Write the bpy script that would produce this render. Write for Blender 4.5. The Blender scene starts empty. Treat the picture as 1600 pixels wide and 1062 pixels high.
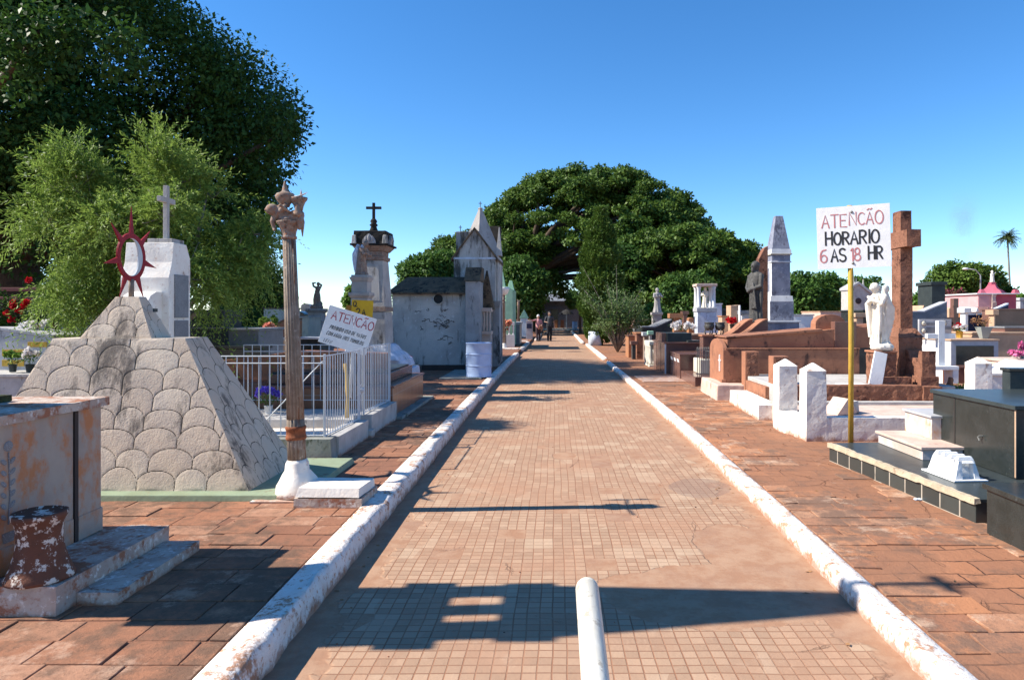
import bpy, bmesh, math, random
import numpy as np
from mathutils import Vector, Matrix, noise, Euler
random.seed(7); rng = np.random.default_rng(7)
R = math.radians; PI = math.pi
S = bpy.context.scene; COL = S.collection

# ---------------- camera, sky, sun, exposure ----------------
F, HC = 1067.0, 1.57                      # focal length in photo pixels, eye height
cd = bpy.data.cameras.new('camera'); cam = bpy.data.objects.new('camera', cd); COL.objects.link(cam)
cd.sensor_width = 36; cd.lens = 36 * F / 1600; cd.clip_start = .05; cd.clip_end = 3000
cam.location = (0, 0, HC); cam.rotation_euler = (PI / 2, 0, 0)
cd.shift_x = -68 / 1600; cd.shift_y = -40 / 1600   # the path's vanishing point sits at photo pixel (868, 491)
S.camera = cam
SUN_EL = R(41.5); SUN_AZ = R(3.4)         # shadows fall to +X, a few degrees away from the camera
W = bpy.data.worlds.new('World'); S.world = W; W.use_nodes = True
wn = W.node_tree; bgn = wn.nodes['Background']
sky = wn.nodes.new('ShaderNodeTexSky'); sky.sky_type = 'NISHITA'; sky.sun_disc = False
sky.sun_elevation = SUN_EL; sky.altitude = 1500; sky.air_density = 1.0; sky.dust_density = 0; sky.ozone_density = 4.5
sky.sun_rotation = R(270) - SUN_AZ
hs = wn.nodes.new('ShaderNodeHueSaturation'); hs.inputs['Saturation'].default_value = 1.22
wn.links.new(sky.outputs[0], hs.inputs['Color']); wn.links.new(hs.outputs[0], bgn.inputs[0]); bgn.inputs[1].default_value = .125
ld = bpy.data.lights.new('sun', 'SUN'); ld.energy = 5.0; ld.angle = R(.5); ld.color = (1, .93, .82)
sun = bpy.data.objects.new('sun', ld); COL.objects.link(sun)
sd = Vector((math.cos(SUN_AZ) * math.cos(SUN_EL), math.sin(SUN_AZ) * math.cos(SUN_EL), -math.sin(SUN_EL)))
sun.rotation_euler = sd.to_track_quat('-Z', 'Y').to_euler()
S.view_settings.view_transform = 'Standard'; S.view_settings.look = 'None'
S.view_settings.exposure = .85; S.view_settings.gamma = 1

def ray(px, py): return Vector(((px - 868) / F, 1, -(py - 491) / F))
def G(px, py, z=0):                        # photo pixel -> world point on the level z
    d = ray(px, py); t = (z - HC) / d.z; return Vector((d.x * t, d.y * t, z))
def A(px, py, Y):                          # photo pixel -> world point at distance Y up the path
    d = ray(px, py); t = Y / d.y; return Vector((d.x * t, Y, HC + d.z * t))
def X(px, Y): return A(px, 491, Y).x
def Z(py, Y, px=868): return A(px, py, Y).z

# ---------------- materials ----------------
def node(nt, kind, ins=None, **kw):
    n = nt.nodes.new('ShaderNode' + kind)
    for k, v in kw.items(): setattr(n, k, v)
    for k, v in (ins or {}).items():
        s = n.inputs[k]
        if isinstance(v, bpy.types.NodeSocket): nt.links.new(v, s)
        else:
            if isinstance(v, tuple) and len(v) == 3 and s.type == 'RGBA': v = v + (1,)
            s.default_value = v
    return n
def newmat(name):
    m = bpy.data.materials.new(name); m.use_nodes = True; nt = m.node_tree
    return m, nt, nt.nodes['Principled BSDF']
def mth(nt, op, a, b=0, clamp=False):
    return node(nt, 'Math', {0: a, 1: b}, operation=op, use_clamp=clamp).outputs[0]
def mixc(nt, f, a, b): return node(nt, 'Mix', {0: f, 6: a, 7: b}, data_type='RGBA').outputs[2]
def ramp(nt, f, lo, hi):
    return node(nt, 'MapRange', {0: f, 1: lo, 2: hi}, interpolation_type='SMOOTHSTEP').outputs[0]
def tnoise(nt, vec, scale, detail=4, rough=.6):
    return node(nt, 'TexNoise', {'Vector': vec, 'Scale': scale, 'Detail': detail, 'Roughness': rough}).outputs[0]
def objpos(nt, sc=(1, 1, 1)):
    tc = node(nt, 'TexCoord'); oi = node(nt, 'ObjectInfo')
    off = node(nt, 'VectorMath', {0: oi.outputs['Location'], 1: (.37, .73, .51)}, operation='MULTIPLY').outputs[0]
    v = node(nt, 'VectorMath', {0: tc.outputs['Object'], 1: off}, operation='ADD').outputs[0]
    return node(nt, 'VectorMath', {0: v, 1: sc}, operation='MULTIPLY').outputs[0]
def bump(nt, bsdf, h, dist, strength=1.0, prev=None):
    ins = {'Height': h, 'Distance': dist, 'Strength': strength}
    if prev is not None: ins['Normal'] = prev
    b = node(nt, 'Bump', ins); nt.links.new(b.outputs[0], bsdf.inputs['Normal']); return b.outputs[0]
def setc(nt, bsdf, c): nt.links.new(c, bsdf.inputs['Base Color'])
def stone(name, c1, c2, c3=None, amt=.5, scale=2.2, streak=.35, bd=.004, bs=45, rough=.85, c4=None, amt4=.35, speck=0, spec=.15, soil=0):
    """weathered surface: two base tones, a grime tone in patches/streaks, chips of a fourth tone, fine relief"""
    m, nt, b = newmat(name); p = objpos(nt); ps = objpos(nt, (1, 1, streak))
    col = mixc(nt, ramp(nt, tnoise(nt, p, scale * 1.7, 6), .35, .65), c1, c2)
    if c4: col = mixc(nt, ramp(nt, tnoise(nt, p, scale * 5, 8, .7), .80 - amt4 * .6, .84 - amt4 * .6), col, c4)
    if c3: 
        f = mth(nt, 'ADD', mth(nt, 'MULTIPLY', tnoise(nt, ps, scale, 8, .68), .65), mth(nt, 'MULTIPLY', tnoise(nt, ps, scale * 6, 5, .7), .35))
        col = mixc(nt, ramp(nt, f, .655 - amt * .28, .745 - amt * .28), col, c3)
    if speck:
        col = mixc(nt, mth(nt, 'MULTIPLY', ramp(nt, tnoise(nt, p, 240, 2, .5), .52, .68), speck), col, tuple(min(1, x * 2.2 + .05) for x in c1))
    if soil:                                   # red earth splashed up from the ground
        z = node(nt, 'SeparateXYZ', {0: node(nt, 'TexCoord').outputs['Object']}).outputs[2]
        q = mth(nt, 'SUBTRACT', z, mth(nt, 'MULTIPLY', mth(nt, 'SUBTRACT', tnoise(nt, p, 9, 7, .75), .44), soil * 5))
        col = mixc(nt, mth(nt, 'MULTIPLY', ramp(nt, q, soil, soil * -.2), .8), col, (.36, .17, .095))
    setc(nt, b, col); b.inputs['Roughness'].default_value = rough; b.inputs['Specular IOR Level'].default_value = spec
    h = mth(nt, 'ADD', tnoise(nt, p, bs, 5, .65), mth(nt, 'MULTIPLY', tnoise(nt, p, bs / 6, 4), 1.5))
    if bd: bump(nt, b, h, bd)
    return m
def plain(name, c, rough=.6, metal=0, var=.12, spec=.5, scale=14):
    m, nt, b = newmat(name); p = objpos(nt)
    d = tuple(x * (1 - var * 2) for x in c)
    setc(nt, b, mixc(nt, tnoise(nt, p, scale, 5), c, d)); b.inputs['Roughness'].default_value = rough
    b.inputs['Metallic'].default_value = metal; b.inputs['Specular IOR Level'].default_value = spec
    return m
def leafmat(name, c1, c2, sc=.6, trans=.3):
    m, nt, b = newmat(name); g = node(nt, 'NewGeometry')
    f = ramp(nt, mth(nt, 'ADD', mth(nt, 'MULTIPLY', tnoise(nt, g.outputs['Position'], sc, 4), .6), mth(nt, 'MULTIPLY', g.outputs['Random Per Island'], .4)), .3, .7)
    col = mixc(nt, f, c1, c2); setc(nt, b, col); b.inputs['Roughness'].default_value = .5; b.inputs['Specular IOR Level'].default_value = .18
    t = node(nt, 'BsdfTranslucent', {'Color': col}); mx = node(nt, 'MixShader', {0: trans, 1: b.outputs[0], 2: t.outputs[0]})
    nt.links.new(mx.outputs[0], nt.nodes['Material Output'].inputs[0]); return m
def tilewall(name, c1, c2, cm, w, h, mort=.008, rough=.4, axis='x', off=0.0, bd=.003):
    m, nt, b = newmat(name); tc = node(nt, 'TexCoord'); sp = node(nt, 'SeparateXYZ', {0: tc.outputs['Object']})
    u = mth(nt, 'ADD', sp.outputs[0], sp.outputs[1]); v = sp.outputs[2]
    cb = node(nt, 'CombineXYZ', {0: u, 1: v})
    br = node(nt, 'TexBrick', {'Vector': cb.outputs[0], 'Color1': c1, 'Color2': c2, 'Mortar': cm, 'Scale': 1., 'Mortar Size': mort, 'Brick Width': w, 'Row Height': h, 'Bias': 0.}, offset=off)
    n = tnoise(nt, objpos(nt), 9, 6); col = mixc(nt, mth(nt, 'MULTIPLY', ramp(nt, n, .45, .75), .5), br.outputs[0], tuple(x * .6 for x in c1))
    setc(nt, b, col); b.inputs['Roughness'].default_value = rough
    bump(nt, b, mth(nt, 'SUBTRACT', 1, br.outputs[1]), bd); return m

WHT = (.80, .77, .72)
M = dict(
 whitewash=stone('whitewash', (.80, .76, .69), (.74, .67, .59), (.40, .27, .20), .34, 3, .6, .004, 40, c4=(.62, .50, .42), amt4=.36, soil=.05),
 curbpaint=stone('worn_white_kerb_paint', (.80, .76, .70), (.76, .66, .58), (.42, .22, .13), .50, 5, 1, .009, 50, c4=(.58, .38, .27), amt4=.40, soil=.05),
 whiteclean=stone('white_paint', (.80, .79, .77), (.72, .72, .71), (.35, .32, .30), .18, 2, .3, .002, 60, .6),
 oldwhite=stone('weathered_white_plaster', (.46, .435, .40), (.36, .335, .31), (.08, .072, .065), .42, 1.5, .3, .005, 35, c4=(.34, .33, .32), amt4=.36),
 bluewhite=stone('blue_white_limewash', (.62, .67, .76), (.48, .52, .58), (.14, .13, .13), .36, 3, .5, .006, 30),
 greyplaster=stone('stained_grey_plaster', (.50, .47, .43), (.38, .355, .33), (.085, .078, .07), .56, 1.2, .22, .005, 40, c4=(.56, .54, .52), amt4=.34),
 darkroof=stone('mossy_black_roof', (.10, .072, .048), (.17, .115, .07), (.032, .027, .022), .55, 3, 1, .006, 30),
 pyramid=None,
 redgranite=stone('rough_red_stone', (.28, .13, .082), (.21, .098, .062), (.08, .038, .028), .50, 4, 1, .020, 26, .9),
 terracotta=stone('terracotta_plaster', (.37, .17, .10), (.30, .135, .083), (.10, .055, .042), .48, 2, .5, .004, 40, .85),
 browngranite=stone('polished_brown_granite', (.17, .085, .065), (.13, .065, .05), (.05, .028, .022), .3, 2, 1, 0, 40, .22, speck=.25, spec=.5),
 browntile=tilewall('brown_granite_tiles', (.26, .115, .062), (.20, .09, .05), (.34, .27, .22), .28, .33, .006, .28),
 blackgranite=stone('polished_black_granite', (.018, .022, .020), (.028, .032, .030), (.06, .068, .065), .22, 5, 1, 0, 40, .24, speck=.3, spec=.5),
 blacktile=tilewall('dark_green_tiles', (.052, .060, .056), (.036, .042, .040), (.42, .37, .30), .20, .60, .007, .3),
 greygranite=stone('grey_granite', (.20, .205, .215), (.15, .155, .165), (.09, .09, .10), .25, 3, 1, 0, 40, .4, speck=.5),
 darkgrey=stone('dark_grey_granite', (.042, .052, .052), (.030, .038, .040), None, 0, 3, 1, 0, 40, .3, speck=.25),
 lightgrey=stone('light_grey_stone', (.46, .46, .47), (.38, .38, .39), (.16, .155, .15), .30, 2.5, .4, .002, 50, .6),
 bluemarble=stone('blue_grey_marble', (.27, .28, .34), (.17, .18, .23), (.10, .10, .13), .4, 3, .5, .001, 40, .5, c4=(.36, .37, .42), amt4=.36),
 whitemarble=stone('white_marble', (.72, .72, .72), (.60, .60, .61), (.32, .31, .31), .25, 3, .4, .001, 40, .45),
 pinkmarble=stone('stained_pink_marble', (.62, .58, .56), (.52, .40, .33), (.55, .28, .14), .50, 1.6, .6, .001, 40, .4),
 angelwhite=stone('ivory_statue_stone', (.76, .70, .60), (.68, .61, .51), (.42, .34, .26), .22, 7, .6, .002, 60, .7),
 bronze=stone('dark_patinated_bronze', (.060, .058, .055), (.095, .09, .084), (.022, .021, .02), .4, 9, .5, .003, 40, .5),
 blackcap=stone('soot_black_stone', (.022, .02, .018), (.035, .03, .026), (.09, .07, .055), .22, 4, 1, .006, 30),
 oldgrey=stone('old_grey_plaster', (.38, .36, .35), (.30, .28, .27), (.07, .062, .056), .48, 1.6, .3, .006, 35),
 pinkpaint=stone('pink_wall_paint', (.46, .11, .15), (.40, .09, .13), (.3, .12, .12), .2, 2, .5, .002, 40, .8),
 pinklit=stone('sunlit_pink_wall_paint', (.66, .36, .36), (.60, .31, .31), (.4, .2, .2), .2, 2, .5, .002, 40), palepink=stone('pale_pink_plaster', (.62, .48, .40), (.54, .39, .32), (.30, .16, .13), .34, 3, .6, .005, 40),  # pinklit: the pink wall paint lightened to look sunlit
 concrete=stone('pale_concrete', (.50, .48, .45), (.40, .38, .355), (.15, .14, .13), .36, 3, .7, .004, 40, soil=.03),
 mossconc=stone('mossy_grey_concrete', (.30, .30, .27), (.22, .22, .19), (.08, .09, .06), .45, 3, .7, .004, 40),
 greenpaint=stone('worn_green_floor_paint', (.27, .33, .22), (.24, .28, .18), (.20, .12, .08), .3, 3, 1, .003, 40),
 mint=stone('mint_green_paint', (.34, .56, .40), (.28, .48, .34), (.16, .24, .18), .3, 1.5, .4, .003, 40),
 tan=stone('tan_granite', (.52, .34, .22), (.44, .28, .18), (.22, .13, .08), .22, 3, .6, .001, 40, .6, speck=.2),
 orange=stone('orange_brown_granite', (.42, .20, .10), (.36, .16, .08), (.14, .07, .04), .25, 3, .6, 0, 40, .4),
 navy=stone('navy_granite', (.035, .045, .09), (.028, .035, .07), None, 0, 3, 1, 0, 40, .3),
 rust=stone('rusty_iron_with_flaked_paint', (.21, .16, .12), (.28, .23, .185), (.17, .06, .028), .46, 7, .2, .003, 60, .75, c4=(.40, .35, .30), amt4=.34),
 rustred=stone('orange_rust', (.28, .10, .045), (.20, .065, .03), (.10, .04, .025), .4, 14, .6, .003, 80, .8),
 cherub=stone('reddish_weathered_cast_stone', (.23, .165, .125), (.30, .25, .21), (.09, .062, .05), .42, 12, .5, .003, 70, .85, c4=(.34, .14, .075), amt4=.42),
 urn=stone('flaked_white_paint_on_rusty_urn', (.16, .065, .04), (.105, .05, .034), (.028, .02, .018), .30, 3.2, .6, .004, 60, .75, c4=(.66, .58, .50), amt4=.44),
 stainpink=stone('orange_stained_pale_granite', (.40, .33, .27), (.32, .26, .22), (.46, .19, .085), .60, 1.3, .7, .002, 60, .6),
 stepstone=stone('weathered_white_step', (.52, .44, .37), (.42, .32, .26), (.33, .14, .08), .62, 4, 1, .006, 50, soil=.02, c4=(.66, .60, .54), amt4=.40),
 darkslot=plain('dark_recess', (.035, .025, .022), .8),
 moss=stone('black_green_moss', (.03, .035, .018), (.06, .07, .03), (.02, .02, .015), .4, 9, 1, .01, 60, .95),
 steel=plain('galvanised_white_bar', (.60, .63, .66), .45, 0, .12),
 iron=plain('weathered_iron', (.24, .23, .21), .55, .3),
 drum=stone('pale_blue_drum_paint', (.42, .55, .78), (.38, .49, .70), (.32, .30, .30), .16, 4, .3, .001, 40, .45),
 drumin=plain('drum_inside', (.06, .05, .05), .9),
 yellow=stone('mustard_pole_paint', (.52, .33, .055), (.45, .28, .05), (.16, .09, .04), .28, 9, .3, .001, 60, .5),
 yplate=stone('yellow_plate_paint', (.70, .42, .03), (.64, .37, .03), (.35, .18, .03), .22, 9, .6, .001, 60, .6),
 oplate=stone('orange_plate_paint', (.50, .23, .04), (.44, .20, .04), None, 0, 9, .6, .001, 60, .6),
 signw=stone('sign_board_white', (.80, .79, .77), (.75, .74, .72), (.55, .50, .45), .18, 6, .6, .001, 60, .55),
 signred=plain('brushed_red_paint', (.52, .08, .10), .7, 0, .25, scale=60),
 signfade=plain('faded_red_paint', (.66, .24, .24), .7, 0, .25, scale=60),
 signblk=plain('brushed_black_paint', (.02, .02, .022), .7, 0, .1),
 sunred=stone('dark_red_metal_paint', (.30, .018, .028), (.25, .015, .022), None, 0, 9, 1, .001, 60, .45),
 crescent=plain('pale_grey_metal', (.55, .60, .63), .4),
 pipe=stone('worn_cream_pipe_paint', (.72, .68, .58), (.66, .61, .50), (.36, .25, .15), .42, 7, .2, .001, 80, .35, c4=(.50, .44, .34), amt4=.36),
 bark=stone('brown_bark', (.10, .075, .055), (.07, .052, .04), (.03, .024, .02), .4, 6, .2, .02, 20, .95),
 greybark=stone('grey_bark', (.22, .20, .17), (.15, .135, .115), None, 0, 6, .2, .01, 20, .95),
 skin=plain('skin', (.42, .25, .17), .6, 0, .05), hairw=plain('white_hair', (.72, .71, .70), .8), hairb=plain('dark_hair', (.03, .022, .018), .7),
 pinkcloth=plain('dusty_pink_cloth', (.55, .26, .26), .9), darkcloth=plain('black_cloth', (.022, .022, .026), .9), plum=plain('dark_plum_cloth', (.05, .028, .034), .9), greycloth=plain('charcoal_cloth', (.055, .06, .066), .9),
 shoe=plain('shoe_leather', (.03, .025, .022), .6), bagc=plain('brown_bag', (.30, .13, .06), .7),
 petalr=leafmat('red_petals', (.62, .02, .025), (.50, .01, .02), 8, .3), petalp=leafmat('pink_petals', (.75, .14, .36), (.70, .28, .46), 8, .3),
 petalw=leafmat('white_petals', (.82, .80, .78), (.74, .70, .70), 8, .3), petalv=leafmat('violet_petals', (.16, .10, .62), (.22, .16, .7), 8, .3),
 petalo=leafmat('peach_petals', (.85, .45, .24), (.8, .35, .3), 8, .3), straw=plain('dried_stems', (.34, .17, .07), .9),
 leafdark=leafmat('dark_leaves', (.030, .075, .014), (.055, .12, .022), .5, .32),
 leafbroad=leafmat('broad_canopy_leaves', (.045, .095, .016), (.12, .19, .032), .25, .25),
 leafmid=leafmat('mid_green_leaves', (.050, .11, .022), (.095, .18, .035), .5, .3),
 leafgrey=leafmat('grey_green_narrow_leaves', (.12, .20, .035), (.27, .38, .08), .9, .4),
 leafcyp=leafmat('cypress_leaves', (.05, .10, .016), (.11, .18, .03), 1.2, .25),
 leafbush=leafmat('grey_green_bush_leaves', (.07, .13, .035), (.17, .24, .09), 1.5, .3),
 leaflime=leafmat('bright_leaves', (.09, .19, .03), (.15, .26, .04), .8, .35),
 bougain=leafmat('bougainvillea_leaves', (.22, .03, .06), (.07, .09, .03), 1.4, .3),
 cream=stone('cream_plaster', (.62, .58, .48), (.54, .50, .41), (.2, .18, .15), .25, 2, .4, .002, 40),
 edgecream=stone('chipped_cream_edging', (.52, .43, .30), (.42, .34, .24), (.22, .13, .08), .40, 6, 1, .005, 60), glassdark=plain('dark_window', (.02, .022, .025), .15), rooftile=stone('grey_brown_roof_tiles', (.16, .12, .10), (.11, .085, .07), (.05, .04, .035), .4, 3, 1, .01, 20),
 lampglass=plain('milky_lamp_bowl', (.82, .82, .80), .3), frond=leafmat('palm_fronds', (.06, .09, .03), (.10, .13, .045), .5, .2),
 pot=plain('terracotta_pot', (.34, .14, .07), .8), vase=plain('greyish_vase', (.30, .34, .32), .4), redwood=plain('dark_red_beam_paint', (.20, .05, .04), .7),
)
# ---------------- mesh builder ----------------
class B:
    def __init__(s): s.bm = bmesh.new(); s.mi = 0
    def _f(s, vs):
        try: f = s.bm.faces.new(vs); f.material_index = s.mi; return f
        except ValueError: return None
    def hexa(s, p):                         # 8 points: bottom ring of 4, top ring of 4 (counter-clockwise from above)
        v = [s.bm.verts.new(q) for q in p]
        for q in ((3, 2, 1, 0), (4, 5, 6, 7), (0, 1, 5, 4), (1, 2, 6, 5), (2, 3, 7, 6), (3, 0, 4, 7)): s._f([v[i] for i in q])
        return s
    def box(s, x0, x1, y0, y1, z0, z1): return s.fr(x0, x1, y0, y1, z0, x0, x1, y0, y1, z1)
    def fr(s, x0, x1, y0, y1, z0, a0, a1, b0, b1, z1):
        return s.hexa([(x0, y0, z0), (x1, y0, z0), (x1, y1, z0), (x0, y1, z0), (a0, b0, z1), (a1, b0, z1), (a1, b1, z1), (a0, b1, z1)])
    def cb(s, cx, cy, z0, z1, w, d): return s.box(cx - w / 2, cx + w / 2, cy - d / 2, cy + d / 2, z0, z1)
    def cf(s, cx, cy, z0, w0, d0, z1, w1, d1): return s.fr(cx - w0 / 2, cx + w0 / 2, cy - d0 / 2, cy + d0 / 2, z0, cx - w1 / 2, cx + w1 / 2, cy - d1 / 2, cy + d1 / 2, z1)
    def prism(s, pts, a, b, axis='x'):      # polygon in the two other axes, extruded along axis
        def mk(p, t): return {'x': (t, p[0], p[1]), 'y': (p[0], t, p[1]), 'z': (p[0], p[1], t)}[axis]
        u = [s.bm.verts.new(mk(p, a)) for p in pts]; w = [s.bm.verts.new(mk(p, b)) for p in pts]
        s._f(u[::-1]); s._f(w); n = len(pts)
        for i in range(n): s._f([u[i], u[(i + 1) % n], w[(i + 1) % n], w[i]])
        return s
    def lathe(s, prof, seg=24, c=(0, 0, 0), sx=1, sy=1, flute=0, nf=12, cap=True):
        rings = []
        for r, z in prof:
            ring = []
            for k in range(seg):
                a = 2 * PI * k / seg; rr = r * (1 - flute * (.5 + .5 * math.cos(a * nf)))
                ring.append(s.bm.verts.new((c[0] + rr * sx * math.cos(a), c[1] + rr * sy * math.sin(a), c[2] + z)))
            rings.append(ring)
        for a, b in zip(rings, rings[1:]):
            for k in range(seg): s._f([a[k], a[(k + 1) % seg], b[(k + 1) % seg], b[k]])
        if cap: s._f(rings[0][::-1]); s._f(rings[-1])
        return s
    def tube(s, pts, rad, seg=8, cap=True, flat=1.0):
        pts = [Vector(p) for p in pts]; n = len(pts)
        if not hasattr(rad, '__len__'): rad = [rad] * n
        rings = []; up = None
        for i, p in enumerate(pts):
            t = (pts[min(i + 1, n - 1)] - pts[max(i - 1, 0)]).normalized()
            if up is None: up = Vector((0, 0, 1)) if abs(t.z) < .9 else Vector((0, 1, 0))
            u = t.cross(up).normalized(); w = u.cross(t).normalized(); up = w
            rings.append([s.bm.verts.new(p + rad[i] * (math.cos(2 * PI * k / seg) * u + flat * math.sin(2 * PI * k / seg) * w)) for k in range(seg)])
        for a, b in zip(rings, rings[1:]):
            for k in range(seg): s._f([a[k], a[(k + 1) % seg], b[(k + 1) % seg], b[k]])
        if cap: s._f(rings[0][::-1]); s._f(rings[-1])
        return s
    def ball(s, c, r, sx=1, sy=1, sz=1, seg=12, rot=None):
        m = Matrix.Translation(c) @ (rot.to_matrix().to_4x4() if rot else Matrix()) @ Matrix.Diagonal((r * sx, r * sy, r * sz, 1))
        for v in bmesh.ops.create_uvsphere(s.bm, u_segments=seg, v_segments=max(6, seg // 2 + 2), radius=1, matrix=m)['verts']:
            for f in v.link_faces: f.material_index = s.mi
        return s
    def cap(s, a, b, ra, rb, seg=10):       # capsule between two joints
        a = Vector(a); b = Vector(b); s.tube([a, b], [ra, rb], seg); s.ball(a, ra, seg=seg); s.ball(b, rb, seg=seg); return s
    def limb(s, pts, rad, seg=10):
        s.tube(pts, rad, seg)
        for p, r in zip(pts, rad): s.ball(p, r, seg=seg)
        return s
    def grid(s, f, nu, nv, attr=None):      # f(i,j)->point on a grid
        v = [[s.bm.verts.new(f(i, j)) for j in range(nv + 1)] for i in range(nu + 1)]
        for i in range(nu):
            for j in range(nv): s._f([v[i][j], v[i + 1][j], v[i + 1][j + 1], v[i][j + 1]])
        return v
    def rough(s, cell, amp, sc=3.0, seed=0, it=7):
        bm = s.bm
        for _ in range(it):
            e = [x for x in bm.edges if x.calc_length() > cell * 1.45]
            if not e or len(bm.verts) > 60000: break
            bmesh.ops.subdivide_edges(bm, edges=e, cuts=1, use_grid_fill=True)
        bm.normal_update(); o = Vector((seed * 3.1, seed * 1.7, seed))
        for v in bm.verts:
            n = noise.noise(v.co * sc + o) + .5 * noise.noise(v.co * sc * 2.7 + o) + .25 * noise.noise(v.co * sc * 7 + o)
            v.co += v.normal * n * amp
        return s
    def xf(s, m):
        bmesh.ops.transform(s.bm, matrix=m, verts=s.bm.verts[:]); return s
    def obj(s, name, mat, parent=None, bev=.005, smooth=False, loc=None, rz=0, remesh=0):
        me = bpy.data.meshes.new(name); bmesh.ops.recalc_face_normals(s.bm, faces=s.bm.faces[:]); s.bm.to_mesh(me); s.bm.free()
        for m in (mat if isinstance(mat, (list, tuple)) else [mat]): me.materials.append(M[m] if isinstance(m, str) else m)
        if smooth or remesh: me.polygons.foreach_set('use_smooth', [True] * len(me.polygons))
        o = bpy.data.objects.new(name, me); COL.objects.link(o)
        if parent is not None: o.parent = parent
        if loc is not None: o.location = loc
        o.rotation_euler.z = rz
        if remesh:
            r = o.modifiers.new('r', 'REMESH'); r.mode = 'VOXEL'; r.voxel_size = remesh; r.use_smooth_shade = True
            q = o.modifiers.new('s', 'SMOOTH'); q.factor = .5; q.iterations = 1
        elif bev:
            bv = o.modifiers.new('b', 'BEVEL'); bv.width = bev; bv.segments = 2; bv.limit_method = 'ANGLE'; bv.angle_limit = R(35); bv.harden_normals = False
        return o
def tag(o, label, cat, group=None, kind=None):
    if kind: o['kind'] = kind
    if kind != 'structure':
        o['label'] = label; o['category'] = cat
    if group: o['group'] = group
    return o
def thing(name, label, cat, loc=(0, 0, 0), rz=0, group=None, kind=None):
    o = bpy.data.objects.new(name, None); COL.objects.link(o); o.location = loc; o.rotation_euler.z = rz
    o.empty_display_size = .2
    return tag(o, label, cat, group, kind)
def copy_thing(r, loc, rz=None, label=None):
    c = r.copy(); COL.objects.link(c); c.location = loc
    if rz is not None: c.rotation_euler.z = rz
    if label: c['label'] = label
    for ch in list(r.children):
        k = ch.copy(); COL.objects.link(k); k.parent = c
        for g in list(ch.children):
            d = g.copy(); COL.objects.link(d); d.parent = k
    return c
def npmesh(name, V, Fq, mat, parent=None, smooth=False, loc=None):
    me = bpy.data.meshes.new(name); n = Fq.shape[1]
    me.vertices.add(len(V)); me.vertices.foreach_set('co', V.astype(np.float32).ravel())
    me.loops.add(Fq.size); me.loops.foreach_set('vertex_index', Fq.astype(np.int32).ravel())
    me.polygons.add(len(Fq)); me.polygons.foreach_set('loop_start', np.arange(0, Fq.size, n, dtype=np.int32))
    me.update(calc_edges=True); me.validate()
    me.materials.append(M[mat] if isinstance(mat, str) else mat)
    if smooth: me.polygons.foreach_set('use_smooth', [True] * len(me.polygons))
    o = bpy.data.objects.new(name, me); COL.objects.link(o)
    if parent is not None: o.parent = parent
    if loc is not None: o.location = loc
    return o
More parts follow.
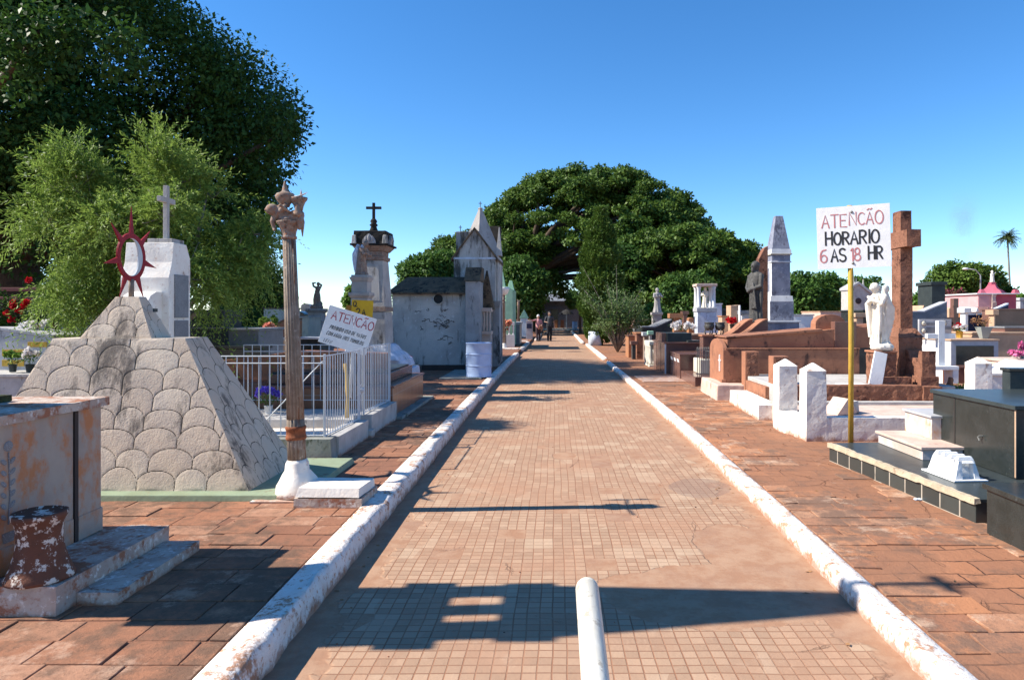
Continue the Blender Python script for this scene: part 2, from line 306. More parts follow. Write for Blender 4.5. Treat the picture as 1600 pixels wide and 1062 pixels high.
# ---------------- ground, path, kerbs ----------------
ZL, ZR = .12, .08                           # left and right walkway levels above the path
def pathmat():
    m, nt, b = newmat('scored_red_cement_tiles'); g = node(nt, 'NewGeometry'); pos = g.outputs['Position']
    wob = node(nt, 'TexNoise', {'Vector': pos, 'Scale': 1.3, 'Detail': 3.}).outputs['Color']
    wv = node(nt, 'VectorMath', {0: wob, 1: (.028, .028, 0)}, operation='MULTIPLY').outputs[0]
    p = node(nt, 'VectorMath', {0: pos, 1: wv}, operation='ADD').outputs[0]
    br = node(nt, 'TexBrick', {'Vector': p, 'Color1': (.44, .29, .19), 'Color2': (.335, .215, .14), 'Mortar': (.31, .155, .09), 'Scale': 1., 'Mortar Size': .0038, 'Mortar Smooth': .35, 'Bias': -.1, 'Brick Width': .0667, 'Row Height': .0667}, offset=0.)
    br2 = node(nt, 'TexBrick', {'Vector': p, 'Color1': (1, 1, 1), 'Color2': (1, 1, 1), 'Mortar': (0, 0, 0), 'Scale': 1., 'Mortar Size': .004, 'Brick Width': .2001, 'Row Height': .2001}, offset=0.)
    cell = node(nt, 'VectorMath', {0: node(nt, 'VectorMath', {0: p, 1: (.2001, .2001, 100)}, operation='DIVIDE').outputs[0]}, operation='FLOOR').outputs[0]
    wn_ = node(nt, 'TexWhiteNoise', {'Vector': cell}).outputs[0]
    col = br.outputs[0]
    col = mixc(nt, mth(nt, 'MULTIPLY', ramp(nt, wn_, .2, 1.), .45), col, (.33, .19, .12)); col = mixc(nt, mth(nt, 'MULTIPLY', mth(nt, 'GREATER_THAN', mth(nt, 'FRACT', mth(nt, 'MULTIPLY', wn_, 9.1)), .86), .45), col, (.52, .38, .26))
    col = mixc(nt, mth(nt, 'MULTIPLY', br2.outputs[1], .35), col, (.21, .095, .055))
    n1 = tnoise(nt, pos, 1.1, 6, .6); n2 = tnoise(nt, pos, 6, 8, .7); n3 = tnoise(nt, pos, 30, 6, .7)
    col = mixc(nt, mth(nt, 'MULTIPLY', ramp(nt, n1, .42, .68), .55), col, (.40, .215, .13))
    col = mixc(nt, mth(nt, 'MULTIPLY', ramp(nt, n2, .56, .70), .45), col, (.48, .33, .225))
    # bare cement: strips along both kerbs, odd plain tiles and repaired patches
    sp = node(nt, 'SeparateXYZ', {0: pos}); x, y = sp.outputs[0], sp.outputs[1]
    nn = mth(nt, 'MULTIPLY', mth(nt, 'SUBTRACT', tnoise(nt, pos, 2.2, 4), .5), .9)
    ml = ramp(nt, mth(nt, 'ADD', mth(nt, 'MULTIPLY', x, -1), nn), 1.05, 1.09)
    mr = ramp(nt, mth(nt, 'ADD', x, nn), 1.40, 1.46)
    bare = mth(nt, 'MAXIMUM', ml, mr)
    def ell(cx, cy, rx, ry):
        d = mth(nt, 'ADD', mth(nt, 'POWER', mth(nt, 'DIVIDE', mth(nt, 'SUBTRACT', x, cx), rx), 2.), mth(nt, 'POWER', mth(nt, 'DIVIDE', mth(nt, 'SUBTRACT', y, cy), ry), 2.))
        return ramp(nt, mth(nt, 'ADD', d, mth(nt, 'MULTIPLY', nn, 1.6)), 1.04, .96)
    for e in ((.95, 3.85, .72, .42), (1.25, 4.6, .3, .5), (.1, 7.6, .13, .2), (-.62, 9.5, .3, .25), (.5, 12, .5, .3)):
        bare = mth(nt, 'MAXIMUM', bare, ell(*e))
    bare = mth(nt, 'MAXIMUM', bare, mth(nt, 'GREATER_THAN', wn_, .955))
    cem = mixc(nt, ramp(nt, n2, .38, .62), (.34, .185, .11), (.40, .245, .155))
    cem = mixc(nt, mth(nt, 'MULTIPLY', ramp(nt, n1, .45, .7), .4), cem, (.24, .14, .105))
    col = mixc(nt, bare, col, cem)
    # grey smears and dark specks
    col = mixc(nt, mth(nt, 'MULTIPLY', ramp(nt, n3, .64, .74), .5), col, (.14, .10, .085))
    col = mixc(nt, mth(nt, 'MULTIPLY', ell(1.3, 6.2, .28, .35), .45), col, (.22, .15, .12))
    # cracks
    vo = node(nt, 'TexVoronoi', {'Vector': p, 'Scale': .85, 'Randomness': 1.}, feature='DISTANCE_TO_EDGE')
    vd = mth(nt, 'ADD', vo.outputs[0], mth(nt, 'MULTIPLY', mth(nt, 'SUBTRACT', n2, .5), .09))
    crack = mth(nt, 'MULTIPLY', mth(nt, 'MULTIPLY', ramp(nt, mth(nt, 'ABSOLUTE', vd), .0045, .001), ramp(nt, n1, .54, .62)), .35)
    col = mixc(nt, crack, col, (.10, .05, .035))
    setc(nt, b, col); b.inputs['Roughness'].default_value = .9; b.inputs['Specular IOR Level'].default_value = .2
    h = mth(nt, 'MULTIPLY', mth(nt, 'SUBTRACT', 1, br.outputs[1]), mth(nt, 'SUBTRACT', 1, bare))
    h = mth(nt, 'ADD', h, mth(nt, 'MULTIPLY', n2, 1.3)); h = mth(nt, 'SUBTRACT', h, mth(nt, 'MULTIPLY', crack, 2.5)); h = mth(nt, 'ADD', h, mth(nt, 'MULTIPLY', n3, .5))
    bump(nt, b, h, .004); return m
def walkmat(name, w, hgt, c1, c2, cm, dirt, pale, dist, cracks, edge=0.0, thr=.5):
    m, nt, b = newmat(name); g = node(nt, 'NewGeometry'); pos = g.outputs['Position']
    wob = node(nt, 'TexNoise', {'Vector': pos, 'Scale': 1.6, 'Detail': 5., 'Roughness': .6}).outputs['Color']
    p = node(nt, 'VectorMath', {0: pos, 1: node(nt, 'VectorMath', {0: wob, 1: (dist, dist, 0)}, operation='MULTIPLY').outputs[0]}, operation='ADD').outputs[0]
    br = node(nt, 'TexBrick', {'Vector': p, 'Color1': c1, 'Color2': c2, 'Mortar': cm, 'Scale': 1., 'Mortar Size': .0055, 'Mortar Smooth': .3, 'Bias': 0., 'Brick Width': w, 'Row Height': hgt}, offset=.5)
    n1 = tnoise(nt, pos, .9, 6, .6); n2 = tnoise(nt, pos, 4.5, 8, .7); n3 = tnoise(nt, pos, 34, 6, .75)
    fill = ramp(nt, n1, thr, thr + .1)         # joints silted up in places
    col = mixc(nt, mth(nt, 'MULTIPLY', fill, .75), br.outputs[0], mixc(nt, n2, c1, dirt))
    col = mixc(nt, mth(nt, 'MULTIPLY', ramp(nt, n2, .52, .66), .65), col, dirt)
    col = mixc(nt, mth(nt, 'MULTIPLY', ramp(nt, tnoise(nt, pos, 2.1, 9, .75), .60, .68), .6), col, pale)
    col = mixc(nt, mth(nt, 'MULTIPLY', ramp(nt, n3, .62, .72), .5), col, tuple(x * .35 for x in dirt))
    vo = node(nt, 'TexVoronoi', {'Vector': p, 'Scale': 1.5, 'Randomness': 1.}, feature='DISTANCE_TO_EDGE')
    vd = mth(nt, 'ADD', vo.outputs[0], mth(nt, 'MULTIPLY', mth(nt, 'SUBTRACT', n2, .5), .14))
    crack = mth(nt, 'MULTIPLY', mth(nt, 'MULTIPLY', ramp(nt, mth(nt, 'ABSOLUTE', vd), .009, .002), ramp(nt, n1, .42, .55)), cracks)
    col = mixc(nt, crack, col, (.07, .035, .025))
    if edge:                                   # splashes of lime paint near the kerb and at old plots
        sp = node(nt, 'SeparateXYZ', {0: pos})
        q = ramp(nt, mth(nt, 'ADD', mth(nt, 'ABSOLUTE', mth(nt, 'SUBTRACT', sp.outputs[0], edge)), mth(nt, 'MULTIPLY', n2, -.35)), -.06, -.10)
        col = mixc(nt, mth(nt, 'MULTIPLY', q, .8), col, (.66, .55, .46))
    setc(nt, b, col); b.inputs['Roughness'].default_value = .92; b.inputs['Specular IOR Level'].default_value = .2
    h = mth(nt, 'ADD', mth(nt, 'MULTIPLY', mth(nt, 'SUBTRACT', 1, br.outputs[1]), mth(nt, 'SUBTRACT', 1, mth(nt, 'MULTIPLY', fill, .7))), mth(nt, 'MULTIPLY', n2, 2.2))
    h = mth(nt, 'ADD', mth(nt, 'SUBTRACT', h, mth(nt, 'MULTIPLY', crack, 2.5)), mth(nt, 'MULTIPLY', n3, .7))
    bump(nt, b, h, .0065); return m
M['path'] = pathmat()
M['walkl'] = walkmat('left_walk_slabs', .33, .205, (.30, .135, .08), (.215, .10, .062), (.055, .03, .022), (.15, .078, .052), (.42, .27, .19), .05, .15)
M['walkr'] = walkmat('right_walk_slabs', .34, .20, (.37, .165, .085), (.30, .14, .08), (.09, .045, .03), (.185, .105, .07), (.46, .31, .22), .16, .35, thr=.40)
M['earth'] = stone('red_earth', (.30, .145, .085), (.24, .12, .07), (.14, .10, .06), .4, .3, 1, .01, 8)
def struct(name, b, mat, **k): o = b.obj(name, mat, **k); o['kind'] = 'structure'; return o
g = B(); g.fr(-900, 900, -40, 1500, -.3, -900, 900, -40, 1500, -.06); struct('ground', g, 'earth', bev=0)
# kerb lines read off the photograph: (pixel x, y) of the foot of each kerb's inner face on the path
def line(pts, z=0):
    q = [G(*p, z) for p in pts]; q.sort(key=lambda v: v.y); return q
def interp(q, y):
    if y <= q[0].y: a, b_ = q[0], q[1]
    else:
        for a, b_ in zip(q, q[1:]):
            if y <= b_.y: break
    t = (y - a.y) / (b_.y - a.y); return a.x + t * (b_.x - a.x)
LQ = [Vector((-1.25, -1, 0)), Vector((-1.26, 3, 0)), Vector((-1.29, 5.4, 0)), Vector((-1.31, 7.5, 0)), Vector((-1.36, 12, 0)), Vector((-1.40, 20, 0)), Vector((-1.36, 26, 0))]
RQ = [Vector((1.55, -1, 0)), Vector((1.58, 3, 0)), Vector((1.63, 5.5, 0)), Vector((1.66, 9, 0)), Vector((1.62, 16, 0)), Vector((1.58, 24, 0)), Vector((1.5, 34, 0))]
def lx(y): return interp(LQ, y)
def rx(y): return interp(RQ, y)
def kerb(name, fx, side, y0, y1, w, h, seed, step=.055):
    b = B(); n = int((y1 - y0) / step); prof = [(0, -.05), (0, h * .35), (.004, h * .8), (.02, h), (w * .35, h + .004), (w * .7, h + .003), (w - .02, h), (w - .002, h * .8), (w, -.02)]
    def f(i, j):
        y = y0 + (y1 - y0) * i / n; p = prof[j]; x = fx(y) + side * p[0]; v = Vector((x, y, p[1]))
        a = noise.noise(Vector((y * 1.3 + seed, j * .23, 0))) * .013 + noise.noise(Vector((y * 6 + seed, j * .6, 3))) * .011 + noise.noise(Vector((y * 19, j * 1.3, seed))) * .006
        jn = abs(((y + .3 * math.sin(int(y / .93) * 7.0)) / .93) % 1 - .5); a -= .012 * max(0, 1 - jn / .035)
        return v + Vector((a * side * (1 if j < 4 else -1 if j > 5 else 0), 0, a if 2 < j < 7 else 0))
    v = b.grid(f, n, len(prof) - 1); b._f([r[0] for r in v[:1]] and [q for q in v[0]]); b._f([q for q in v[-1]])
    o = struct(name, b, 'curbpaint', bev=0, smooth=True); return o
kerb('kerb_left', lx, -1, -1, 25.6, .185, .14, 1)
kerb('kerb_left_far', lambda y: -1.36 - (y - 30) * .0, -1, 28.6, 36, .19, .13, 5, .1)
kerb('kerb_left_farthest', lambda y: -1.05, -1, 40, 52, .19, .13, 5, .15)
kerb('kerb_right', rx, 1, -1, 21.5, .15, .095, 2)
kerb('kerb_right_far', rx, 1, 23, 34, .16, .12, 7, .1)
kerb('kerb_right_farthest', lambda y: 1.35, 1, 36, 60, .18, .12, 8, .15)
def sheet(name, mat, xa, xb, y0, y1, z, n, drop):     # paved sheet between two edge functions, slightly uneven, with solid depth
    b = B(); K = 10
    f = lambda i, j: (xa(y0 + (y1 - y0) * i / n) + (xb(y0 + (y1 - y0) * i / n) - xa(y0 + (y1 - y0) * i / n)) * j / K, y0 + (y1 - y0) * i / n, z + .004 * noise.noise(Vector((i * .4, j * .7, z * 9))))
    v = b.grid(f, n, K)
    for j in (0, K):                       # skirts down to the earth along both long edges
        for i in range(n):
            p, q = v[i][j], v[i + 1][j]; r = b.bm.verts.new(q.co - Vector((0, 0, drop))); t = b.bm.verts.new(p.co - Vector((0, 0, drop))); b._f([p, q, r, t])
    return struct(name, b, mat, bev=0)
sheet('path', 'path', lambda y: lx(y) - .1, lambda y: rx(y) + .08, -2, 90, 0, 200, .05)
sheet('walkway_left', 'walkl', lambda y: -45, lambda y: lx(y) - .11, -3, 110, ZL, 120, .16)
sheet('walkway_right', 'walkr', lambda y: rx(y) + .09, lambda y: 60, -3, 110, ZR, 120, .13)

def slabmat(name, c1, c2, c3, grime, pale):
    m, nt, b = newmat(name); g = node(nt, 'NewGeometry'); pos = g.outputs['Position']; ri = g.outputs['Random Per Island']
    n1 = tnoise(nt, pos, 1.0, 5, .6); n2 = tnoise(nt, pos, 7, 9, .72); n3 = tnoise(nt, pos, 45, 6, .75)
    col = mixc(nt, ri, c1, c2); col = mixc(nt, mth(nt, 'MULTIPLY', ramp(nt, mth(nt, 'FRACT', mth(nt, 'MULTIPLY', ri, 7.3)), .6, .9), .7), col, c3)
    f = mth(nt, 'ADD', mth(nt, 'MULTIPLY', n1, .5), mth(nt, 'MULTIPLY', n2, .5))
    col = mixc(nt, mth(nt, 'MULTIPLY', ramp(nt, f, .445, .57), .9), col, grime)
    col = mixc(nt, mth(nt, 'MULTIPLY', ramp(nt, tnoise(nt, pos, 2.3, 9, .75), .54, .64), .65), col, pale)
    col = mixc(nt, mth(nt, 'MULTIPLY', ramp(nt, n3, .55, .70), .55), col, tuple(v * .4 for v in grime))
    setc(nt, b, col); b.inputs['Roughness'].default_value = .92; b.inputs['Specular IOR Level'].default_value = .15
    bump(nt, b, mth(nt, 'ADD', mth(nt, 'MULTIPLY', n2, 2.0), n3), .005); return m
M['slabl'] = slabmat('left_slab_faces', (.37, .17, .095), (.26, .12, .072), (.42, .23, .145), (.155, .092, .062), (.50, .32, .22))
M['slabr'] = slabmat('right_slab_faces', (.45, .20, .098), (.33, .15, .085), (.48, .27, .165), (.19, .115, .08), (.54, .38, .27))
def slabs(name, mat, xa, xb, y0, y1, z, w, hgt, gap, jit, miss, seed):
    rg = random.Random(seed); b = B(); r = 0; y = y0
    while y < y1:
        h_ = hgt * rg.uniform(.93, 1.07); x = xa(y) - rg.uniform(0, w)
        while x < xb(y):
            ww = w * rg.choice((1, 1, 1, .6, 1.3) if jit > .01 else (1, 1, 1, .97)); xx0, xx1 = max(x, xa(y)), min(x + ww - gap, xb(y)); x += ww
            if xx1 - xx0 < .05 or noise.noise(Vector((x * .9, y * .9, seed))) > miss: continue
            dz = rg.gauss(0, .0022); tx, ty = rg.gauss(0, .006), rg.gauss(0, .009); P = []; Q = []
            for (px_, py_) in ((xx0, y), (xx1, y), (xx1, y + h_ - gap), (xx0, y + h_ - gap)):
                jx, jy = rg.uniform(-jit, jit), rg.uniform(-jit, jit); t = z + .006 + dz + (px_ - (xx0 + xx1) / 2) * tx + (py_ - y - h_ / 2) * ty; P.append((px_ + jx, py_ + jy, z - .03)); Q.append((px_ + jx, py_ + jy, t))
            b.hexa(P + Q)
        y += h_
    b.rough(.07, .0035, 9, seed, 3); return struct(name, b, mat, bev=.0035)
slabs('paving_left', 'slabl', lambda y: -3.6, lambda y: lx(y) - .19, 2.2, 14.5, ZL, .33, .205, .009, .004, .33, 3)
slabs('paving_right', 'slabr', lambda y: rx(y) + .16, lambda y: 3.05, 3.0, 14.5, ZR, .32, .20, .009, .012, .16, 5)

# ---------------- lettering: brushed strokes ----------------
def arc(cx, cy, rx_, ry_, a0, a1, n=10): return [(cx + rx_ * math.cos(R(a0 + (a1 - a0) * i / n)), cy + ry_ * math.sin(R(a0 + (a1 - a0) * i / n))) for i in range(n + 1)]
GL = {
 'A': [[(0, 0), (.3, 1), (.6, 0)], [(.12, .36), (.5, .36)]], 'T': [[(0, 1), (.6, 1)], [(.3, 1), (.3, 0)]], 'E': [[(.5, 1), (0, 1), (0, 0), (.52, 0)], [(0, .52), (.4, .52)]],
 'N': [[(0, 0), (0, 1), (.55, 0), (.55, 1)]], 'C': [arc(.32, .5, .32, .5, 50, 310)], 'O': [arc(.31, .5, .31, .5, 90, 450, 16)], 'H': [[(0, 0), (0, 1)], [(.52, 0), (.52, 1)], [(0, .5), (.52, .5)]],
 'R': [[(0, 0), (0, 1)] , [(0, 1)] + arc(.25, .75, .25, .25, 90, -90, 8) + [(0, .5)], [(.2, .5), (.52, 0)]], 'I': [[(.1, 0), (.1, 1)]], 'S': [arc(.28, .75, .26, .25, 40, 250, 8) + arc(.28, .25, .28, .25, 80, -150, 8)],
 '1': [[(.08, .8), (.25, 1), (.25, 0)]], '8': [arc(.28, .76, .22, .24, -90, 270, 12), arc(.28, .26, .28, .26, 90, 450, 12)], '6': [[(.5, .98)] + arc(.32, .45, .32, .5, 110, 180, 5) + arc(.3, .28, .28, .28, 180, 540, 14)],
 'P': [[(0, 0), (0, 1)], [(0, 1)] + arc(.25, .74, .27, .26, 90, -90, 8) + [(0, .48)]], 'B': [[(0, 0), (0, 1)] + arc(.2, .76, .24, .24, 90, -90, 6) + arc(.2, .26, .3, .26, 90, -90, 6) + [(0, 0)]],
 'D': [[(0, 0), (0, 1)] + arc(.15, .5, .38, .5, 90, -90, 10) + [(0, 0)]], 'U': [[(0, 1), (0, .3)] + arc(.27, .28, .27, .28, 180, 360, 8) + [(.54, 1)]], 'V': [[(0, 1), (.28, 0), (.56, 1)]],
 'M': [[(0, 0), (.05, 1), (.33, .3), (.6, 1), (.66, 0)]], 'G': [arc(.32, .5, .32, .5, 50, 340) + [(.62, .45), (.36, .45)]], 'L': [[(0, 1), (0, 0), (.48, 0)]], 'Q': [arc(.31, .5, .31, .5, 90, 450, 16), [(.36, .28), (.62, -.06)]],
 '2': [arc(.27, .72, .27, .28, 165, -35, 8) + [(0, .02), (.56, .02)]], '.': [[(.04, .02), (.09, .06)]], 'F': [[(.5, 1), (0, 1), (0, 0)], [(0, .52), (.4, .52)]], '~': [[(.12, 1.17), (.26, 1.28), (.36, 1.19), (.5, 1.28)]],
 '´': [[(.2, 1.12), (.36, 1.3)]], "'": [[(.06, 1.18), (.16, 1.34)]]}
def write(b, text, x, z, h, sw, y, sp=.22, jit=.04, wid=1.0, slant=0.0):
    """letters as brushed ribbons 1.2 mm thick on the plane y, reading along +x"""
    for ch in text:
        if ch == ' ': x += h * .42 * wid; continue
        marks = [ch]
        if ch == 'Ã': marks = ['A', '~']
        if ch == 'Í': marks = ['I', "'"]
        r = random.uniform(-jit, jit); hs = h * random.uniform(.95, 1.05); dz = random.uniform(-jit, jit) * h * .5; mw = 0
        for mk in marks:
            for st in GL[mk]:
                q = [Vector((x + (u * wid + v * slant) * hs, 0, z + dz + v * hs + u * r * hs)) for u, v in st]
                if mk == ch or mk in 'AI': mw = max(mw, max(u for u, v in st))
                n = len(q); L = []; Rr = []
                for i in range(n):
                    t = (q[min(i + 1, n - 1)] - q[max(i - 1, 0)]); t = t.normalized() if t.length > 1e-9 else Vector((1, 0, 0))
                    nr = Vector((-t.z, 0, t.x)); w = sw * random.uniform(.85, 1.12) / 2
                    e = -t * sw * .35 if i == 0 else t * sw * .35 if i == n - 1 else Vector()
                    L.append(q[i] + nr * w + e); Rr.append(q[i] - nr * w + e)
                for i in range(n - 1):
                    d = Vector((0, -.0012 - .0002 * random.random(), 0)); o = Vector((0, y, 0))
                    P = [L[i] + o, L[i + 1] + o, Rr[i + 1] + o, Rr[i] + o]; b.hexa(P + [p + d for p in P])
        x += (mw * wid + sp) * hs
    return x
# ---------------- foliage ----------------
def leaf_quads(P, D, Nn, L, Wd):            # P base points, D directions, Nn normals
    D = D / np.linalg.norm(D, axis=1, keepdims=True); Sd = np.cross(D, Nn); Sd /= np.linalg.norm(Sd, axis=1, keepdims=True) + 1e-9
    L = L[:, None]; Wd = Wd[:, None]; U = np.cross(Sd, D)
    a = P; b_ = P + D * L * .45 + Sd * Wd * .5 + U * L * .06; c = P + D * L - U * L * .08; d = P + D * L * .45 - Sd * Wd * .5 + U * L * .06
    V = np.stack([a, b_, c, d], 1).reshape(-1, 3); Fq = np.arange(len(P) * 4).reshape(-1, 4); return V, Fq
def unit(n):
    v = rng.normal(size=(n, 3)); return v / np.linalg.norm(v, axis=1, keepdims=True)
def clumps_leaves(cl, n, size, flat=1.0, low=.45, wr=.55):
    """leaves spread through ellipsoidal clumps: mostly near the shell, facing out and up"""
    cl = np.array(cl, float); w = cl[:, 3] ** 2; idx = rng.choice(len(cl), n, p=w / w.sum())
    d = unit(n); r = low + (1 - low) * rng.random(n) ** .6; r *= 1 + .10 * rng.normal(size=n) * (rng.random(n) < .25)
    c = cl[idx]; P = c[:, :3] + d * (r * c[:, 3])[:, None] * np.array([1, 1, flat])
    Dr = d * .7 + unit(n) * .8 + np.array([0, 0, -.15]); Nn = d * .8 + np.array([0, 0, .6]) + unit(n) * .5
    s = size * rng.uniform(.6, 1.35, n); return leaf_quads(P, Dr, Nn, s, s * wr)
def wood(b, base, h, r, targets, bend=.15, seg=9, k=.55):
    """tapered trunk with a limb to each target"""
    base = Vector(base); top = base + Vector((random.uniform(-bend, bend) * h, random.uniform(-bend, bend) * h, h))
    mid = base.lerp(top, .5) + Vector((random.uniform(-1, 1), random.uniform(-1, 1), 0)) * r * .6
    b.tube([base - Vector((0, 0, .2)), base + Vector((0, 0, r)), mid, top], [r * 1.5, r * 1.12, r * .95, r * .8], seg)
    for t in targets:
        t = Vector(t); s = base.lerp(top, random.uniform(.75, 1)); m = s.lerp(t, .5) + Vector((random.uniform(-1, 1), random.uniform(-1, 1), random.uniform(-.2, 1))) * (t - s).length * .12
        rr = r * k * random.uniform(.6, 1); b.tube([s, s.lerp(m, .5), m, m.lerp(t, .6), t], [rr, rr * .8, rr * .55, rr * .35, rr * .12], 6)
def tree(name, label, loc, clumps, n, size, leaf, th, tr, flat=1.0, bark='bark', group=None, limbs=10, low=.45, wr=.55, cat='tree'):
    t = thing(name, label, cat, loc, group=group)
    V, Fq = clumps_leaves(clumps, n, size, flat, low, wr); npmesh('crown', V, Fq, leaf, t)
    b = B(); sel = [clumps[i] for i in np.linspace(0, len(clumps) - 1, min(limbs, len(clumps))).astype(int)]
    wood(b, (0, 0, 0), th, tr, [c[:3] for c in sel]); b.obj('trunk', bark, t, bev=0, smooth=True); return t
def dome(cx, cy, cz, rx_, ry_, rz_, n, r0, r1, zmin=-.35, shell=.55):
    out = []
    for _ in range(n):
        while True:
            d = unit(1)[0]
            if d[2] > zmin: break
        s = random.uniform(shell, 1.0); r = random.uniform(r0, r1)
        out.append((cx + d[0] * (rx_ - r * .5) * s, cy + d[1] * (ry_ - r * .5) * s, cz + d[2] * (rz_ - r * .5) * s, r))
    return out
def sprigs(bases, dirs, L, nl, ll, lw, droop):
    """twigs set with narrow leaves all round: returns leaf quads"""
    n = len(bases); Ps, Ds, Ns = [], [], []
    t = (np.arange(nl) + .5) / nl
    for k in range(nl):
        pos = bases + dirs * (L * t[k])[:, None] + np.array([0, 0, -1.]) * (droop * (t[k] ** 2) * L)[:, None]
        tang = dirs + np.array([0, 0, -1.]) * (2 * droop * t[k])[:, None]; tang /= np.linalg.norm(tang, axis=1, keepdims=True)
        rd = unit(n); side = np.cross(tang, rd); side /= np.linalg.norm(side, axis=1, keepdims=True)
        Ps.append(pos); Ds.append(side * .75 + tang * .75); Ns.append(rd + np.array([0, 0, .5]))
    P = np.concatenate(Ps); D = np.concatenate(Ds); Nn = np.concatenate(Ns); m = len(P)
    return leaf_quads(P, D, Nn, ll * rng.uniform(.7, 1.3, m), lw * rng.uniform(.8, 1.2, m))

# big dark tree at the left: crown overhangs the frame, lit from the left
cl = dome(-.6, 0, 5.9, 7.8, 6.0, 5.6, 150, .9, 1.7, -.60, .5) + dome(-3, 0, 10.8, 6.2, 5.6, 5.0, 60, 1.0, 1.7, -.3, .5) + dome(-3, -2.4, 11.2, 7.0, 3.6, 4.6, 60, 1.0, 1.6, -.9, .3) + [(3, -3, 3.2, 1.4), (-1, -3.6, 3.4, 1.5), (-4, -4, 3.8, 1.5)]
for px_, py_, r_ in ((30, 75, .55), (62, 50, .6), (95, 35, .5), (20, 120, .5), (70, 100, .45), (108, 70, .45), (186, 52, .42), (196, 84, .42), (180, 100, .35), (130, 40, .35), (8, 30, .6), (225, 118, .28), (60, 260, .3), (108, 235, .35)):
    c_ = A(px_, py_, 12.3); cl.append((c_.x + 14.6, 12.3 - 19.2, c_.z - .1, r_))      # lobes reaching out of the shade towards the path
for k in range(3):                                  # the outline against the sky, lobe by lobe
    for px_, py_, r_ in ((436, 178, .8), (444, 206, .7), (418, 262, .8), (408, 322, .75), (394, 372, .75), (350, 112, .85), (300, 58, .9), (250, 16, .95), (350, 200, 1.2), (345, 300, 1.2)):
        c_ = A(px_ - k * 6, py_, 19.2 + (k - 1) * 1.5); cl.append((c_.x + 14.6, (k - 1) * 1.5, c_.z - .1, r_))
t = tree('shade_tree', 'huge dark green broadleaf tree filling the upper left, taller than everything beside it', (-14.6, 19.2, .1), cl, 430000, .13, 'leafdark', 3.2, .55, limbs=24, low=.25, wr=.6)
# rain tree beyond the end of the path: wide umbrella of layered foliage
def umbrella(cx, cy, z0, R_, H_, n, seed=0, r0=1.3, r1=2.3):
    out = []
    for i in range(n):
        a = random.random() * 2 * PI; q = math.sqrt(random.random()); 
        z = z0 + H_ * (1 - q ** 2.3) ** .62 * random.uniform(.88, 1.02) - random.random() ** 3 * H_ * .35
        out.append((cx + R_ * q * math.cos(a), cy + R_ * q * math.sin(a) * .8, z, random.uniform(r0, r1) * (1.05 - .35 * q)))
    return out
cl = umbrella(6.0, 2, 4.2, 12.4, 10.4, 520, r0=.7, r1=1.35) + umbrella(-3.0, 0, 3.8, 6.5, 6.0, 110, r0=.8, r1=1.4) + umbrella(12.5, 0, 3.2, 6.8, 6.8, 130, r0=.8, r1=1.5) 
tree('rain_tree', 'widest umbrella-shaped green tree, its trunk rising left of the far end of the path', (-2.4, 60, 0), cl, 300000, .27, 'leafbroad', 5.5, .75, flat=.5, limbs=44, low=.05, wr=.62)
cl = umbrella(0, 0, 3.4, 6.2, 4.3, 190, r0=.6, r1=1.15) + umbrella(2.6, -1, 2.8, 4.2, 2.6, 60, r0=.6, r1=1.1)
tree('spreading_tree', 'low dark spreading tree with flat layered boughs, right of the cypress', (9.2, 49, 0), cl, 120000, .26, 'leafbroad', 3.6, .45, flat=.5, limbs=24, low=.05, wr=.62)
def px_tree(name, label, px, ptop, pbot, hw, Y, leaf, n, size, ncl=26, group=None, flat=.85, bark='bark', th=None, sq=1.0):
    c = A(px, (ptop + pbot) / 2, Y); top = A(px, ptop, Y).z; bot = max(.3, A(px, pbot, Y).z); r = hw * Y / F
    h = (top - bot) / 2; z = (top + bot) / 2; cr = max(.3, min(h, r) * .42)
    cl = dome(0, 0, z, r, r * .8, h, ncl, cr * .7, cr * 1.2, -.85, .45)
    return tree(name, label, (c.x, Y, 0), cl, n, size, leaf, max(.5, bot + h * .4), max(.08, r * .07), flat=flat, group=group, limbs=9, low=.3, bark=bark)
px_tree('broadleaf_tree', 'rounded bright green tree behind the grey chapel roof, left of its gable', 668, 385, 500, 62, 42, 'leafmid', 26000, .26, 34)
px_tree('broadleaf_tree', 'small bright green tree peeping between the angel pedestal and the leaning sign', 556, 438, 520, 20, 40, 'leaflime', 7000, .24)
px_tree('broadleaf_tree', 'dark tree seen just left of the fluted column, below the huge dark crown', 385, 395, 530, 62, 30, 'leafdark', 22000, .20, 34)
px_tree('broadleaf_tree', 'mid green tree right of the fluted column, behind the small statue', 434, 445, 530, 26, 48, 'leafmid', 9000, .28)
px_tree('broadleaf_tree', 'shaded tree with pale lit sprays hanging beside the trunk at the path end', 812, 400, 505, 48, 52, 'leafmid', 15000, .28)
px_tree('broadleaf_tree', 'dark green tree directly behind the cypress and bush', 975, 385, 520, 60, 47, 'leafdark', 20000, .28)
px_tree('broadleaf_tree', 'large shaded tree behind the lamp columns, left of the far path end', 765, 392, 505, 75, 74, 'leafdark', 22000, .36, 34)
px_tree('round_topped_tree', 'small round-topped bright tree left of the cypress, over the white bin', 907, 452, 487, 30, 52, 'leafmid', 9000, .16, flat=.6, th=1)
px_tree('broadleaf_tree', 'mid green tree behind the little columned shrine', 1080, 425, 525, 62, 44, 'leafmid', 20000, .26, 34)
px_tree('broadleaf_tree', 'dark tree behind the robed bronze statue', 1165, 388, 520, 52, 52, 'leafdark', 20000, .30, 30)
px_tree('broadleaf_tree', 'rounded green tree between the obelisk and the signpost', 1262, 412, 520, 46, 40, 'leafmid', 20000, .24, 30)
px_tree('broadleaf_tree', 'green tree behind the signpost and the white angel', 1338, 420, 520, 42, 42, 'leafmid', 16000, .24, 30)
